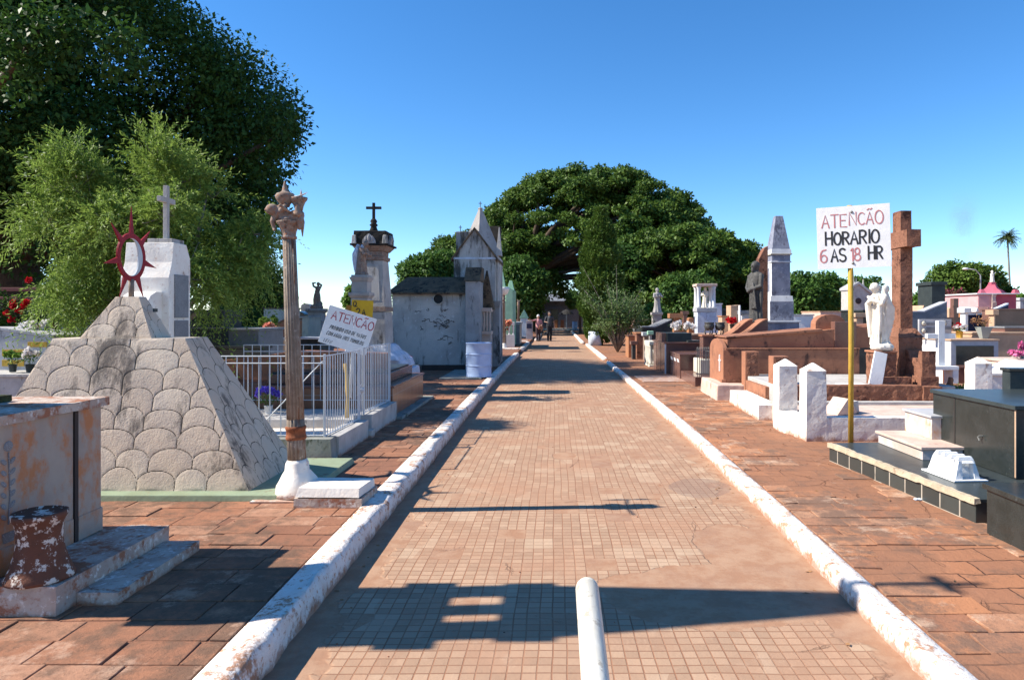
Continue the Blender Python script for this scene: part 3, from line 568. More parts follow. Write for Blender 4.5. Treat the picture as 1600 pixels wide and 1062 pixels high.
px_tree('broadleaf_tree', 'green bush-like tree right of the tall red cross', 1440, 455, 520, 30, 40, 'leaflime', 9000, .22)
px_tree('broadleaf_tree', 'rounded dark tree far behind the bougainvillea at the right', 1505, 404, 495, 60, 78, 'leafbroad', 24000, .42, 40)
px_tree('broadleaf_tree', 'low dark tree sloping down behind the pink tomb house', 1555, 430, 492, 32, 80, 'leafdark', 9000, .42)
px_tree('bougainvillea', 'red-flowering bougainvillea beside the tall dark pillar tomb', 1508, 448, 510, 44, 34, 'bougain', 16000, .16, 26)
px_tree('broadleaf_tree', 'green shrub right of the pink tomb house at the right edge', 1598, 458, 520, 20, 40, 'leaflime', 6000, .2)
px_tree('broadleaf_tree', 'distant tree low on the horizon between shrine and chapel of the right side', 1225, 455, 520, 40, 70, 'leafdark', 9000, .4)
px_tree('broadleaf_tree', 'dark clump of trees behind the pergola beam at the far left', 118, 425, 560, 62, 40, 'leafdark', 26000, .28, 40)
px_tree('bush', 'small bush with one bright tip behind the dark granite tombs left of the column', 372, 478, 560, 46, 15.5, 'leafdark', 12000, .085, 22)
px_tree('bush', 'bright yellow-green shrub between the bare-branched bush and the statue in shade', 1022, 470, 520, 28, 33, 'leaflime', 7000, .14, 16)

# grey-green bottlebrush-like tree with upright tips and hanging twigs
def bottlebrush():
    t = thing('bottlebrush_tree', 'grey-green feathery tree with upright spiky tips behind the fish-scale pyramid', 'tree', (-6.0, 9.4, ZL))
    C = []
    def lob(px, py, r, Y=9.4): p = A(px, py, Y); C.append((p.x + 6.0, p.y - 9.4 + random.uniform(-.6, .6), p.z - ZL, .74 * r * Y / F))
    for px, py, r in ((120, 290, 55), (95, 350, 50), (150, 330, 60), (100, 430, 38), (140, 420, 62), (205, 360, 55), (190, 420, 55), (240, 270, 50), (285, 285, 40), (235, 330, 55), (290, 345, 48),
                      (270, 400, 58), (330, 390, 55), (368, 372, 36), (398, 362, 28), (330, 440, 50), (360, 420, 45), (125, 470, 38), (165, 470, 40), (255, 250, 35), (112, 262, 30), (380, 400, 40), (318, 300, 26)): lob(px, py, r)
    C = np.array(C); n = 3900; idx = rng.choice(len(C), n, p=C[:, 3] ** 2 / (C[:, 3] ** 2).sum()); d = unit(n); c = C[idx]
    P = c[:, :3] + d * (c[:, 3] * rng.uniform(.2, .86, n))[:, None]
    up = (d[:, 2] > -.1)[:, None]; zrel = ((P[:, 2] - 1.6) / 2.2).clip(0, 1)[:, None]
    D = d * .8 + np.array([0, 0, 1.]) * (zrel * 1.1 + .1) + unit(n) * .4; D[:, 0] += (c[:, 0] * .15)
    D /= np.linalg.norm(D, axis=1, keepdims=True); L = rng.uniform(.25, .58, n) * (1 + .5 * (rng.random(n) < .12)); droop = (1.3 - 1.2 * zrel[:, 0]) * rng.uniform(.5, 1.1, n)
    V, Fq = sprigs(P, D, L, 22, .062, .017, droop); npmesh('foliage', V, Fq, 'leafgrey', t)
    b = B(); wood(b, (.2, .3, 0), 1.1, .13, [tuple(x[:3]) for x in C[::2]], .1); 
    for k in range(0, n, 26): b.tube([c[k, :3], P[k], P[k] + D[k] * L[k] * .6], [.012, .007, .002], 4)
    b.obj('trunk', 'greybark', t, bev=0, smooth=True)
bottlebrush()
def cypress():
    Y = 33.0; x = X(938, Y); t = thing('cypress', 'tall flame-shaped green cypress standing beside the right kerb', 'tree', (x, Y, ZR)); n = 7500
    zt = Z(336, Y) - ZR; u = rng.random(n) ** .8; z = .05 + u * (zt - .05); r = (32 * Y / F) * np.interp(u, [0, .08, .3, .5, .75, .92, 1], [.45, .72, .95, 1.0, .72, .30, .03]); r *= 1 + .14 * np.sin(z * 5 + 3 * rng.random()) 
    a = rng.random(n) * 2 * PI; q = rng.uniform(.55, 1.02, n); P = np.stack([r * q * np.cos(a), r * q * np.sin(a), z], 1)
    D = np.stack([np.cos(a) * .35, np.sin(a) * .35, np.ones(n)], 1) + unit(n) * .25; D /= np.linalg.norm(D, axis=1, keepdims=True)
    V, Fq = sprigs(P, D, rng.uniform(.22, .46, n), 16, .115, .05, np.zeros(n)); npmesh('foliage', V, Fq, 'leafcyp', t)
    b = B(); b.tube([(0, 0, -.1), (0, 0, 1), (0, 0, zt * .8)], [.14, .11, .03], 8); b.obj('trunk', 'bark', t, bev=0, smooth=True)
cypress()
def scraggly():
    Y = 21.5; t = thing('bush', 'open straggling bush with bare arching branches in front of the cypress', 'bush', (X(965, 27), 27, ZR)); t.scale = (1.28, 1.28, 1.28); b = B(); Ps = []; Ds = []
    for k in range(46):
        a = random.random() * 2 * PI; h = random.uniform(.7, 2.1); s = random.uniform(.3, 1.25); tip = Vector((math.cos(a) * s, math.sin(a) * s * .8, h)); m = tip * .55 + Vector((0, 0, .35)); 
        if k < 5: tip *= 1.25
        b.tube([(0, 0, 0), m * .5, m, tip], [.022, .016, .01, .003], 5)
        for _ in range(40):
            q = random.uniform(.25, 1); p = (m * .5).lerp(m, q * 2 - .0) if q < .5 else m.lerp(tip, q * 2 - 1)
            if k < 5 and q > .5 and random.random() < .7: continue
            Ps.append(p + Vector([random.gauss(0, .07) for _ in range(3)])); Ds.append([random.gauss(0, 1) for _ in range(3)])
    b.obj('branches', 'greybark', t, bev=0, smooth=True); n = len(Ps); P = np.array(Ps); D = np.array(Ds)
    P = np.repeat(P, 3, 0) + rng.normal(0, .05, (n * 3, 3)); D = unit(n * 3); V, Fq = leaf_quads(P, D, unit(n * 3) + np.array([0, 0, .8]), rng.uniform(.05, .10, n * 3), rng.uniform(.03, .05, n * 3)); npmesh('foliage', V, Fq, 'leafbush', t)
scraggly()
def palm():
    Y = 85; p = A(1580, 450, Y); t = thing('palm_tree', 'lone tall palm on a thin bare trunk against the sky at the right', 'palm tree', (p.x, Y, 0)); zt = Z(368, Y, 1577)
    b = B(); dx = -(6) * Y / F; b.tube([(0, 0, 0), (dx * .4, 0, zt * .5), (dx, 0, zt)], [.14, .11, .10], 8); b.obj('trunk', 'greybark', t, bev=0, smooth=True)
    P, D, L = [], [], []
    for k in range(46):
        a = random.random() * 2 * PI; e = random.uniform(-.9, 1.1); d0 = Vector((math.cos(a) * math.cos(e), math.sin(a) * math.cos(e), math.sin(e)))
        for j in range(20):
            q = j / 19; c = Vector((dx, 0, zt)) + d0 * (1.5 * q) + Vector((0, 0, -1)) * q * q * .5
            for sgn in (-1, 1):
                sd_ = d0.cross(Vector((0, 0, 1))).normalized() * sgn; P.append(c); D.append(d0 * .6 + sd_ * .8 + Vector((0, 0, -.35)) + Vector([random.gauss(0, .15) for _ in range(3)])); L.append(.55 * (1.1 - q * .6))
    P = np.array(P); D = np.array(D); L = np.array(L); V, Fq = leaf_quads(P, D, unit(len(P)) * .3 + np.array([0, 0, 1.]), L, L * .16); npmesh('crown', V, Fq, 'frond', t)
palm()

# ---------------- figures and small pieces ----------------
def robe(b, prof, nf=9, amp=.09, seg=48, c=(0, 0), tw=.5):
    """pleated robe: prof = (z, rx, ry, dx, dy)"""
    rings = []
    for z, ax, ay, dx, dy in prof:
        ring = []
        for k in range(seg):
            a = 2 * PI * k / seg; m = 1 + amp * math.cos(a * nf + z * tw * 6) * (1.2 - z) + amp * .5 * math.sin(a * (nf * 2 - 3) + z * 3) * (1 - z * .6)
            ring.append(b.bm.verts.new((c[0] + dx + ax * m * math.cos(a), c[1] + dy + ay * m * math.sin(a), z)))
        rings.append(ring)
    for p, q in zip(rings, rings[1:]):
        for k in range(seg): b._f([p[k], p[(k + 1) % seg], q[(k + 1) % seg], q[k]])
    b._f(rings[0][::-1]); b._f(rings[-1])
def head(b, c, r, tilt=0, hair=True, beard=False):
    """head with brow, nose, chin and hair, facing -y"""
    x, y, z = c; t = Matrix.Translation(c) @ Matrix.Rotation(tilt, 4, 'X'); T = lambda *p: t @ Vector(p)
    b.ball(c, r, .82, .95, 1.08, 14); b.ball(T(0, -.35 * r, -.5 * r), r * .55, .95, 1, 1, 10); b.ball(T(0, -.98 * r, -.12 * r), r * .17, .8, 1, 1.7, 8)
    b.ball(T(0, -.72 * r, -.52 * r), r * .2, 1.3, .8, .5, 8)
    for s in (-1, 1): b.ball(T(s * .33 * r, -.78 * r, .12 * r), r * .16, 1.2, .6, .7, 8); b.ball(T(s * .8 * r, .05 * r, -.05 * r), r * .2, .4, .8, 1.2, 8)
    if hair: b.ball(T(0, .16 * r, .2 * r), r * 1.02, .92, 1, 1, 14); b.ball(T(0, .5 * r, -.35 * r), r * .75, 1, .8, 1.1, 12)
    if beard: b.ball(T(0, -.62 * r, -.95 * r), r * .45, .9, .7, 1.3, 10)
def hand(b, w, d, up, s=1.0, side=1, curl=.5):
    """palm, four unequal bent fingers and a side thumb; w wrist, d pointing, up back-of-hand"""
    w = Vector(w); d = Vector(d).normalized(); up = Vector(up).normalized(); r = d.cross(up).normalized() * side
    p = w + d * .045 * s; b.cap(w, w + d * .02 * s, .022 * s, .026 * s, 8)
    for k, (o, l) in enumerate(((-.028, .068), (-.009, .076), (.010, .070), (.028, .055))):
        a = w + d * .03 * s + r * o * s * .8; k1 = w + d * .085 * s + r * o * s; k2 = k1 + (d * (1 - curl * .5) - up * curl * .6).normalized() * l * .5 * s; k3 = k2 + (d * (1 - curl) - up * curl).normalized() * l * .5 * s
        b.limb([a, k1, k2, k3], [.013 * s, .0095 * s, .0085 * s, .007 * s], 6)
    q = w + d * .03 * s - r * .026 * s; b.limb([q, q + (d * .6 - r * .7) * .035 * s, q + (d * .9 - r * .6 - up * .3) * .065 * s], [.013 * s, .010 * s, .008 * s], 6)
def wing(b, root, tip, w, th=.02, side=1, n=7):
    """folded wing of overlapping feather vanes from shoulder to tip"""
    root = Vector(root); tip = Vector(tip); ax = (tip - root)
    for k in range(n):
        q = k / (n - 1); o = Vector((0, w * (q - .25) , 0)); e = root + ax * (1 - .42 * q ** 1.3) + o * 1.1
        st = root + ax * .04 * k + o * .55 + Vector((0, 0, .05 * math.sin(q * PI)))
        b.tube([st, st.lerp(e, .3) + Vector((side * .02, w * .12, 0)), st.lerp(e, .75), e], [th * .9, th * 1.25, th, th * .25], 8)
def cross(b, x, y, z, h, w, t, d=None, arm=.68, axis='x', bar=None):
    d = d or t; bar = bar or t
    b.cb(x, y, z, z + h, t, d); za = z + h * arm
    for s in (-1, 1):
        a0, a1 = sorted((s * t * .5, s * w / 2)) if axis == 'x' else sorted((s * d * .5, s * w / 2))
        if axis == 'x': b.box(x + a0, x + a1, y - d * .47, y + d * .47, za, za + bar)
        else: b.box(x - t * .47, x + t * .47, y + a0, y + a1, za, za + bar)
def flowers(name, label, loc, petal, n=9, r=.09, h=.16, pot='pot', ps=.035, leaf='leafmid', potr=.055, poth=.10, cat='flowers', group=None, stem=True):
    t = thing(name, label, cat, loc, group=group); b = B(); b.lathe([(potr * .72, 0), (potr, poth), (potr * 1.05, poth), (potr * .9, poth - .01), (potr * .7, .02)], 16, cap=False); b.lathe([(.001, .012), (potr * .72, .012)], 16); b.obj('vase', pot, t, bev=0, smooth=True)
    s = B(); P = []
    for k in range(n):
        a = random.random() * 2 * PI; q = math.sqrt(random.random()) * r; p = Vector((q * math.cos(a), q * math.sin(a), poth + h * random.uniform(.55, 1) - q * .3)); P.append(p); s.tube([(0, 0, poth * .5), p * .6 + Vector((0, 0, poth * .3)), p], .0022, 4)
    s.obj('stems', 'leafmid', t, bev=0)
    Q = np.repeat(np.array([list(p) for p in P]), 22, 0); D = unit(len(Q)); V, Fq = leaf_quads(Q, D, unit(len(Q)), np.full(len(Q), ps), np.full(len(Q), ps * .8)); npmesh('blooms', V, Fq, petal, t)
    m = n * 7; Q = np.stack([rng.normal(0, r * .55, m), rng.normal(0, r * .55, m), poth + h * rng.uniform(.1, .7, m)], 1); V, Fq = leaf_quads(Q, unit(m) + np.array([0, 0, .3]), unit(m), rng.uniform(.03, .06, m), rng.uniform(.012, .02, m)); npmesh('leaves', V, Fq, leaf, t)
    return t
# ================= LEFT SIDE =================
# --- foreground tomb on a two-step plinth, tall shrine monument standing on it just out of view ---
t = thing('tomb', 'orange-stained pale granite tomb with a dark vertical groove, at the left edge', 'tomb', (-2.74, 4.12, ZL))
b = B(); b.box(-2.2, .355, -.86 - .0, .10, -.06, .15); b.rough(.06, .008, 5, 2); b.obj('plinth', 'stepstone', t, bev=0)
b = B(); b.box(.357, .56, -.72, .06, -.06, .065); b.rough(.06, .008, 5, 3); b.obj('step', 'stepstone', t, bev=0)
b = B(); b.box(-1.7, -.002, -.88, -.235, .15, .90); b.box(-1.7, 0, -.205, 0, .15, .90); b.box(-1.7, -.03, -.24, -.20, .15, .90); b.obj('body', 'stainpink', t, bev=.006)
b = B(); b.box(-1.72, .004, -.885, -.24, .152, .29); b.box(-1.72, .006, -.203, .006, .152, .29); b.obj('base_course', 'stainpink', t, bev=.004)
b = B(); b.box(-.035, .006, -.234, -.206, .13, .92); b.obj('drain_groove', 'darkslot', t, bev=0)
b = B(); b.box(-1.75, .03, -.92, .03, .902, .952); b.rough(.08, .003, 6, 4); b.obj('cover_slab', 'stepstone', t, bev=0)
# carved flower vase in low relief on the near panel
b = B(); b.mi = 0
b.tube([(.0, -.70, .40), (.001, -.69, .55), (.0, -.70, .76)], .004, 5)
for k in range(6):
    for s_ in (-1, 1): b.ball((0, -.70 + s_ * .028, .44 + k * .055), .022, .12, 1, .55, 8, Euler((R(38 * s_), 0, 0)))
b.ball((0, -.70, .79), .03, .12, 1, .9, 8); b.prism([(-.74, .36), (-.66, .36), (-.67, .31), (-.73, .31)], -.001, .003, 'x'); b.obj('carved_plant', 'greygranite', t, bev=0)
t2 = thing('shrine_monument', 'grey shrine monument on the orange-stained tomb, only its mossy slab and foot showing', 'monument', (-3.74, 3.42, ZL + .955))
b = B(); b.box(-.55, .62, -.13, .50, 0, .035); b.rough(.05, .006, 9, 5); b.obj('mossy_slab', 'moss', t2, bev=0)
b = B(); b.lathe([(.50, .036), (.46, .12), (.36, .30), (.30, .5), (.28, .7)], 4); b.xf(Matrix.Diagonal((1, .72, 1, 1)) @ Matrix.Rotation(R(45), 4, 'Z')); b.xf(Matrix.Translation((0, .06, 0))); b.obj('flared_foot', 'greygranite', t2, bev=.01)
b = B(); b.cf(0, 0, .7, .30, .72, 1.55, .22, .68); b.obj('shaft', 'greyplaster', t2)
b = B(); b.cb(0, 0, 1.56, 1.64, .22, .80)
for ya_, yb_ in ((-.32, -.12), (-.05, .08), (.18, .34)): b.box(-.06, .06, ya_, yb_, 1.64, 2.06)
b.cb(0, 0, 2.06, 2.16, .20, .72); b.obj('columned_niche', 'greyplaster', t2)
b = B(); b.cf(0, 0, 2.17, .20, .64, 3.72, .14, .24); b.obj('spire', 'greyplaster', t2)
b = B(); cross(b, 0, 0, 3.73, .68, .26, .05, axis='y'); b.obj('cross', 'bronze', t2)
t = thing('urn', 'squat hourglass urn with flaking white paint on rust, on the near step', 'urn', (-2.545, 3.37, ZL + .152)); b = B()
pr = [(.145, 0), (.148, .014), (.138, .03), (.122, .07), (.104, .13), (.095, .19), (.098, .25), (.104, .28), (.114, .295), (.119, .31), (.118, .325), (.108, .328), (.10, .318)]
b.lathe(pr, 40, flute=0); b.rough(.03, .0015, 14, 3, 2); b.obj('body', 'urn', t, bev=0, smooth=True)
b = B(); b.lathe([(.099, .31), (.06, .314), (.004, .316)], 28); b.obj('soil', 'moss', t, bev=0)

# --- fish-scale pyramid ---
def groovemat():
    m, nt, b_ = newmat('fish_scale_rendered_stone'); p = objpos(nt); ps = objpos(nt, (1, 1, .35))
    at = node(nt, 'Attribute', attribute_name='groove').outputs['Fac']
    rnd = node(nt, 'Attribute', attribute_name='shade').outputs['Fac']
    col = mixc(nt, tnoise(nt, p, 7, 6), (.70, .59, .46), (.58, .475, .37))
    col = mixc(nt, mth(nt, 'MULTIPLY', rnd, .45), col, (.46, .34, .25))
    g = ramp(nt, mth(nt, 'ADD', mth(nt, 'MULTIPLY', tnoise(nt, ps, 2.3, 8, .7), .6), mth(nt, 'MULTIPLY', tnoise(nt, ps, 12, 6, .7), .4)), .505, .62)
    col = mixc(nt, mth(nt, 'MULTIPLY', g, .8), col, (.075, .065, .058))
    col = mixc(nt, ramp(nt, at, .25, .7), col, (.022, .018, .015)); setc(nt, b_, col); b_.inputs['Roughness'].default_value = .9
    b_.inputs['Specular IOR Level'].default_value = .2
    bump(nt, b_, mth(nt, 'ADD', tnoise(nt, p, 70, 5, .7), tnoise(nt, p, 14, 4)), .006); return m
M['scales'] = groovemat()
def scale_face(P, nx, nz, w, h, seed, arch, bulge=.02, gw=.008):
    """P: 4 corners (bottom left, bottom right, top right, top left); returns verts, quads, groove, shade"""
    rg = np.random.default_rng(seed); P = np.array(P, float); Lb = np.linalg.norm(P[1] - P[0]); H = (np.linalg.norm(P[3] - P[0]) + np.linalg.norm(P[2] - P[1])) / 2
    u, v = np.meshgrid(np.linspace(0, 1, nx + 1), np.linspace(0, 1, nz + 1), indexing='ij')
    Q = (P[0] * (1 - u)[..., None] + P[1] * u[..., None]) * (1 - v)[..., None] + (P[3] * (1 - u)[..., None] + P[2] * u[..., None]) * v[..., None]
    ex = (P[1] - P[0]) / Lb; s = (Q - P[0]) @ ex; t_ = v * H; nr = int(H / h) + 2; d = np.full(s.shape, 9.); shade = np.zeros(s.shape); done = np.zeros(s.shape, bool)
    Tprev = np.zeros(s.shape)
    for r in range(nr):
        cur = -rg.uniform(0, w); edges = [cur]
        while cur < Lb + w: cur += w * rg.uniform(.78, 1.25); edges.append(cur)
        edges = np.array(edges); k = np.clip(np.searchsorted(edges, s) - 1, 0, len(edges) - 2); ea, eb = edges[k], edges[k + 1]; q = (s - (ea + eb) / 2) / ((eb - ea) / 2)
        hh = rg.uniform(-.14, .14, len(edges))[k] * h; T = (r + 1) * h - arch + (arch + 0 * hh) * np.sqrt(np.clip(1 - q ** 2, 0, 1)) + hh * (1 - q ** 2)
        ins = (t_ < T) & ~done; side = np.minimum(s - ea, eb - s) + .0; lean = np.clip(side, 0, 9)
        dt = (T - t_) * np.clip(np.sqrt(1 - q ** 2 * .96), .25, 1)
        dd = np.minimum(np.minimum(lean, dt), np.where(r > 0, (t_ - Tprev) * 1.0, 9)); d[ins] = dd[ins]; shade[ins] = rg.random(len(edges))[k][ins]; done |= ins; Tprev = T
    gr = np.clip(1 - d / gw, 0, 1) ; n = np.cross(P[1] - P[0], P[3] - P[0]); n /= np.linalg.norm(n)
    off = bulge * (1 - np.exp(-d / .030)) - .002 * gr + .003 * np.sin(s * 17 + t_ * 11)
    fade = np.minimum(1, np.minimum(np.minimum(u, 1 - u) * Lb, np.minimum(v, 1 - v) * H) / .02); off = off * fade
    V = (Q + n * off[..., None]).reshape(-1, 3); i, j = np.meshgrid(np.arange(nx), np.arange(nz), indexing='ij'); a = (i * (nz + 1) + j).ravel()
    return V, np.stack([a, a + nz + 1, a + nz + 2, a + 1], 1), gr.ravel(), shade.ravel()
def scale_solid(name, x0, x1, y0, y1, z0, a0, a1, b0, b1, z1, w, h, arch, parent, seed, res=.012, bulge=.02, gw=.008):
    c = [(x0, y0, z0), (x1, y0, z0), (x1, y1, z0), (x0, y1, z0)]; d = [(a0, b0, z1), (a1, b0, z1), (a1, b1, z1), (a0, b1, z1)]; VV, FF, GG, SS = [], [], [], []; off = 0
    for k, (i, j) in enumerate(((0, 1), (1, 2), (2, 3), (3, 0))):
        P = [c[i], c[j], d[j], d[i]]; L = math.dist(P[0], P[1]); H = math.dist(P[0], P[3]); rs = res if k < 2 else res * 4; ww = w if k % 2 == 0 else w * .62
        v, f, g_, s_ = scale_face(P, max(4, int(L / rs)), max(4, int(H / rs)), ww, h, seed + k, arch, bulge, gw); VV.append(v); FF.append(f + off); GG.append(g_); SS.append(s_); off += len(v)
    top = np.array(d); VV.append(top); FF.append(np.array([[off, off + 1, off + 2, off + 3]])); GG.append(np.zeros(4)); SS.append(np.zeros(4))
    o = npmesh(name, np.concatenate(VV), np.concatenate(FF), 'scales', parent, True)
    for nm, ar in (('groove', GG), ('shade', SS)): at = o.data.attributes.new(nm, 'FLOAT', 'POINT'); at.data.foreach_set('value', np.concatenate(ar).astype(np.float32))
    return o
py = thing('pyramid_tomb', 'large truncated pyramid tomb faced in rounded fish-scale plaster with a small pyramid on top', 'tomb', (-3.58, 5.42, ZL + .05))
scale_solid('lower_pyramid', -1.20, 1.145, 0, 1.02, 0, -.60, .50, .26, .62, 1.20, .30, .185, .115, py, 3, .0085, .0025, .0075)
scale_solid('upper_pyramid', -.40, .20, .29, .59, 1.201, -.16, .035, .39, .49, 1.55, .21, .16, .10, py, 21, .008, .003, .006)
b = B(); b.box(.185, .20, .36, .41, 1.44, 1.47); 
b.xf(Matrix.Translation((-.05, .06, -.02))); b.obj('name_plate', 'darkgrey', py, bev=.002)
t = tag(B().fr(-2.6, 1.62, -.14, 1.25, 0, -2.6, 1.60, -.13, 1.25, .05).obj('floor_slab', 'greenpaint', None, .006, loc=(-3.58, 5.42, ZL)), 'thin green-painted floor slab under the fish-scale pyramid', 'slab')
# red sun ring with a crescent inside, turned to the path
t = thing('sun_ornament', 'dark red metal sun ring with pointed rays and pale crescent on the pyramid', 'ornament', (-3.64, 5.86, ZL + 1.60), R(92)); b = B()
N_ = 40; RR = .205
for k in range(N_):
    a0, a1 = 2 * PI * k / N_, 2 * PI * (k + 1) / N_; P = []
    for y in (-.009, .009):
        P += [(RR * math.sin(a0), y, .34 + RR * math.cos(a0)), (RR * math.sin(a1), y, .34 + RR * math.cos(a1)), ((RR - .042) * math.sin(a1), y, .34 + (RR - .042) * math.cos(a1)), ((RR - .042) * math.sin(a0), y, .34 + (RR - .042) * math.cos(a0))]
    b.hexa(P)
b.obj('ring', 'sunred', t, .002)
for a in (0, 48, 100, 152, 206, 258, 312):
    a = R(a); l = .23 if a == 0 else .18; d = Vector((math.sin(a), 0, math.cos(a))); s = Vector((d.z, 0, -d.x)) * .028; c = Vector((0, 0, .34)); r0 = c + d * (RR - .012); tip = c + d * (RR + l); y = Vector((0, .008, 0)); k = s * .05
    B().hexa([r0 - s - y, r0 + s - y, r0 + s + y, r0 - s + y, tip - k - y * .3, tip + k - y * .3, tip + k + y * .3, tip - k + y * .3]).obj('ray', 'sunred', t, .001)
b = B(); n = 24
for k in range(n):
    P = []
    for y in (-.006, .006):
        for (kk, inner) in ((k, 0), (k + 1, 0), (k + 1, 1), (k, 1)):
            a = PI * kk / n; ro = RR - .043; w = .055 * math.sin(a) if inner else 0; P.append(((ro * math.sin(a) - w - .001 * inner), y, .34 + ro * math.cos(a) * (1 - .02 * inner)))
    b.hexa(P)
b.obj('crescent', 'crescent', t, 0)
B().tube([(0, 0, -.02), (0, 0, .15)], .022, 10).obj('post', 'rust', t, 0, True)

# --- white curved headstone with cross behind the pyramid ---
t = thing('headstone', 'white curved-shoulder headstone with grey plaques on its side, behind the pyramid', 'tomb', (-4.5, 7.6, ZL)); b = B()
zt = Z(379, 7.7) - ZL
b.prism([(.0, 0), (.0, zt - .40), (.03, zt - .33), (.07, zt - .22), (.09, zt - .06), (.10, zt), (.36, zt), (.44, zt - .16), (.44, 0)], -.34, .20); b.rough(.12, .004, 4, 6); b.obj('body', 'whitewash', t, .006)
b = B(); zz = zt - .56; b.prism([(-.30, 0), (-.30, zz - .25), (-.27, zz - .12), (-.20, zz - .04), (-.10, zz), (.002, zz), (.002, 0)], -.18, .12); b.rough(.1, .004, 4, 8); b.obj('front_tier', 'whitewash', t, .006)
for i, (za, zb) in enumerate(((.42, .74), (.92, 1.28), (1.31, 1.80))): B().box(.194, .214, .10, .38, za + .1, zb + .1).obj('plaque', 'greygranite', t, .004)
b = B(); b.box(-.12, .16, .13, .38, zt + .002, zt + .05); b.obj('cross_foot', 'greyplaster', t)
t = thing('stone_cross', 'thin weathered stone cross standing on the white curved headstone', 'cross', (-4.48, 7.86, ZL + zt + .05)); b = B(); cross(b, 0, 0, 0, .62, .30, .05, .05, .68, axis='y', bar=.06); b.rough(.06, .002, 9, 3); b.obj('cross', 'oldwhite', t, .004)

# --- fluted iron lamp column with a cherub capital ---
LC = G(466, 776, ZL)
t = thing('fluted_lamp_column', 'nearest rusty fluted column, crowned by a cherub carrying a lidded vase', 'column', (LC.x, LC.y, ZL)); lean = Matrix.Rotation(R(-2.0), 4, 'Y')
b = B(); b.cb(-.03, 0, -.05, .018, .52, .42); b.rough(.05, .01, 6, 2); b.obj('footing', 'whitewash', t, 0)
b = B(); b.lathe([(.185, .03), (.175, .06), (.168, .10), (.14, .15), (.115, .19), (.095, .215), (.088, .27), (.074, .30)], 28, flute=.05, nf=7); b.rough(.04, .007, 8, 5, 3); b.xf(lean); b.obj('plaster_foot', 'whitewash', t, 0, True)
prof = [(.071, .26), (.071, .46)]; b = B(); b.lathe(prof + [(.0685, .62)], 96, flute=.13, nf=16); b.xf(lean); b.obj('lower_shaft', 'rust', t, 0, True)
b = B(); b.lathe([(.075, .46), (.079, .465), (.079, .485), (.074, .49), (.0735, .535), (.079, .54), (.079, .56), (.074, .565)], 32); b.xf(lean); b.obj('iron_band', 'rustred', t, 0, True)
b = B(); b.lathe([(.069, .56), (.060, 1.2), (.050, 2.05)], 96, flute=.13, nf=16); b.xf(lean); b.obj('shaft', 'rust', t, 0, True)
leanh = lean @ Matrix.Translation((0, 0, 2.05)) @ Matrix.Diagonal((1, 1, .82, 1)) @ Matrix.Translation((0, 0, -2.05))
b = B(); b.lathe([(.050, 2.045), (.060, 2.05), (.060, 2.07), (.052, 2.08), (.058, 2.12), (.078, 2.18), (.094, 2.205), (.096, 2.22), (.07, 2.225)], 48, flute=.06, nf=16); b.xf(leanh)
b.obj('capital', 'cherub', t, 0, True)
b = B()   # cherub stooping across the capital, child-proportioned
b.limb([(-.02, 0, 2.26), (-.065, -.01, 2.30), (-.06, -.01, 2.335)], [.052, .055, .045]); b.limb([(-.02, 0, 2.27), (.04, .0, 2.265), (.085, 0, 2.285)], [.05, .052, .042])
b.ball((-.115, -.03, 2.335), .052, 1, 1, 1.05, 14); b.ball((-.155, -.055, 2.33), .012); b.limb([(.09, 0, 2.27), (.10, -.03, 2.22), (.095, -.03, 2.14)], [.038, .026, .014], 8); b.limb([(-.10, 0, 2.30), (-.115, -.03, 2.22), (-.105, -.03, 2.15), (-.095, -.05, 2.13)], [.03, .022, .015, .010], 8)
b.limb([(.06, -.03, 2.29), (.10, -.06, 2.28), (.09, -.05, 2.36)], [.034, .028, .02], 8); b.limb([(-.04, -.04, 2.31), (-.01, -.07, 2.34), (.0, -.03, 2.38)], [.028, .022, .018], 8); b.ball((0, 0, 2.235), .075, 1.1, 1, .4)
b.xf(leanh); b.obj('cherub', 'cherub', t, remesh=.006)
b = B(); b.lathe([(.030, 2.36), (.036, 2.385), (.062, 2.42), (.074, 2.45), (.076, 2.47), (.064, 2.49), (.040, 2.50), (.024, 2.515), (.018, 2.55), (.012, 2.57), (.010, 2.585), (.004, 2.61)], 32, (-.02, 0, 0)); b.xf(leanh); b.obj('vase', 'cherub', t, 0, True)
b = B()
for y_, za_, zb_ in ((.21, 2.10, 2.58),): b.tube([(.03, y_, za_), (.03, y_, za_ + (zb_ - za_) * .3), (.03, y_, za_ + (zb_ - za_) * .5), (.03, y_, za_ + (zb_ - za_) * .75), (.03, y_, zb_)], [.003, .022, .006, .020, .001], 6)
b.tube([(.03, -.24, 2.33), (.03, 0, 2.29), (.03, .22, 2.33)], .012, 6); b.xf(leanh); b.obj('shadow_bracket', 'cherub', t, 0, True)  # leafy bracket added to shape the column's shadow on the path
b = B(); b.lathe([(.030, 2.325), (.036, 2.36), (.050, 2.40), (.066, 2.425), (.070, 2.445), (.058, 2.445)], 28, (.085, 0, 0)); b.xf(leanh); b.obj('cornucopia', 'cherub', t, 0, True)
b = B(); b.tube([(.02, -.02, 2.452), (.09, -.02, 2.456), (.14, -.02, 2.475), (.165, -.02, 2.492)], [.012, .016, .014, .004], 8, flat=.35); b.xf(leanh); b.obj('broken_bowl_shard', 'lampglass', t, 0, True)
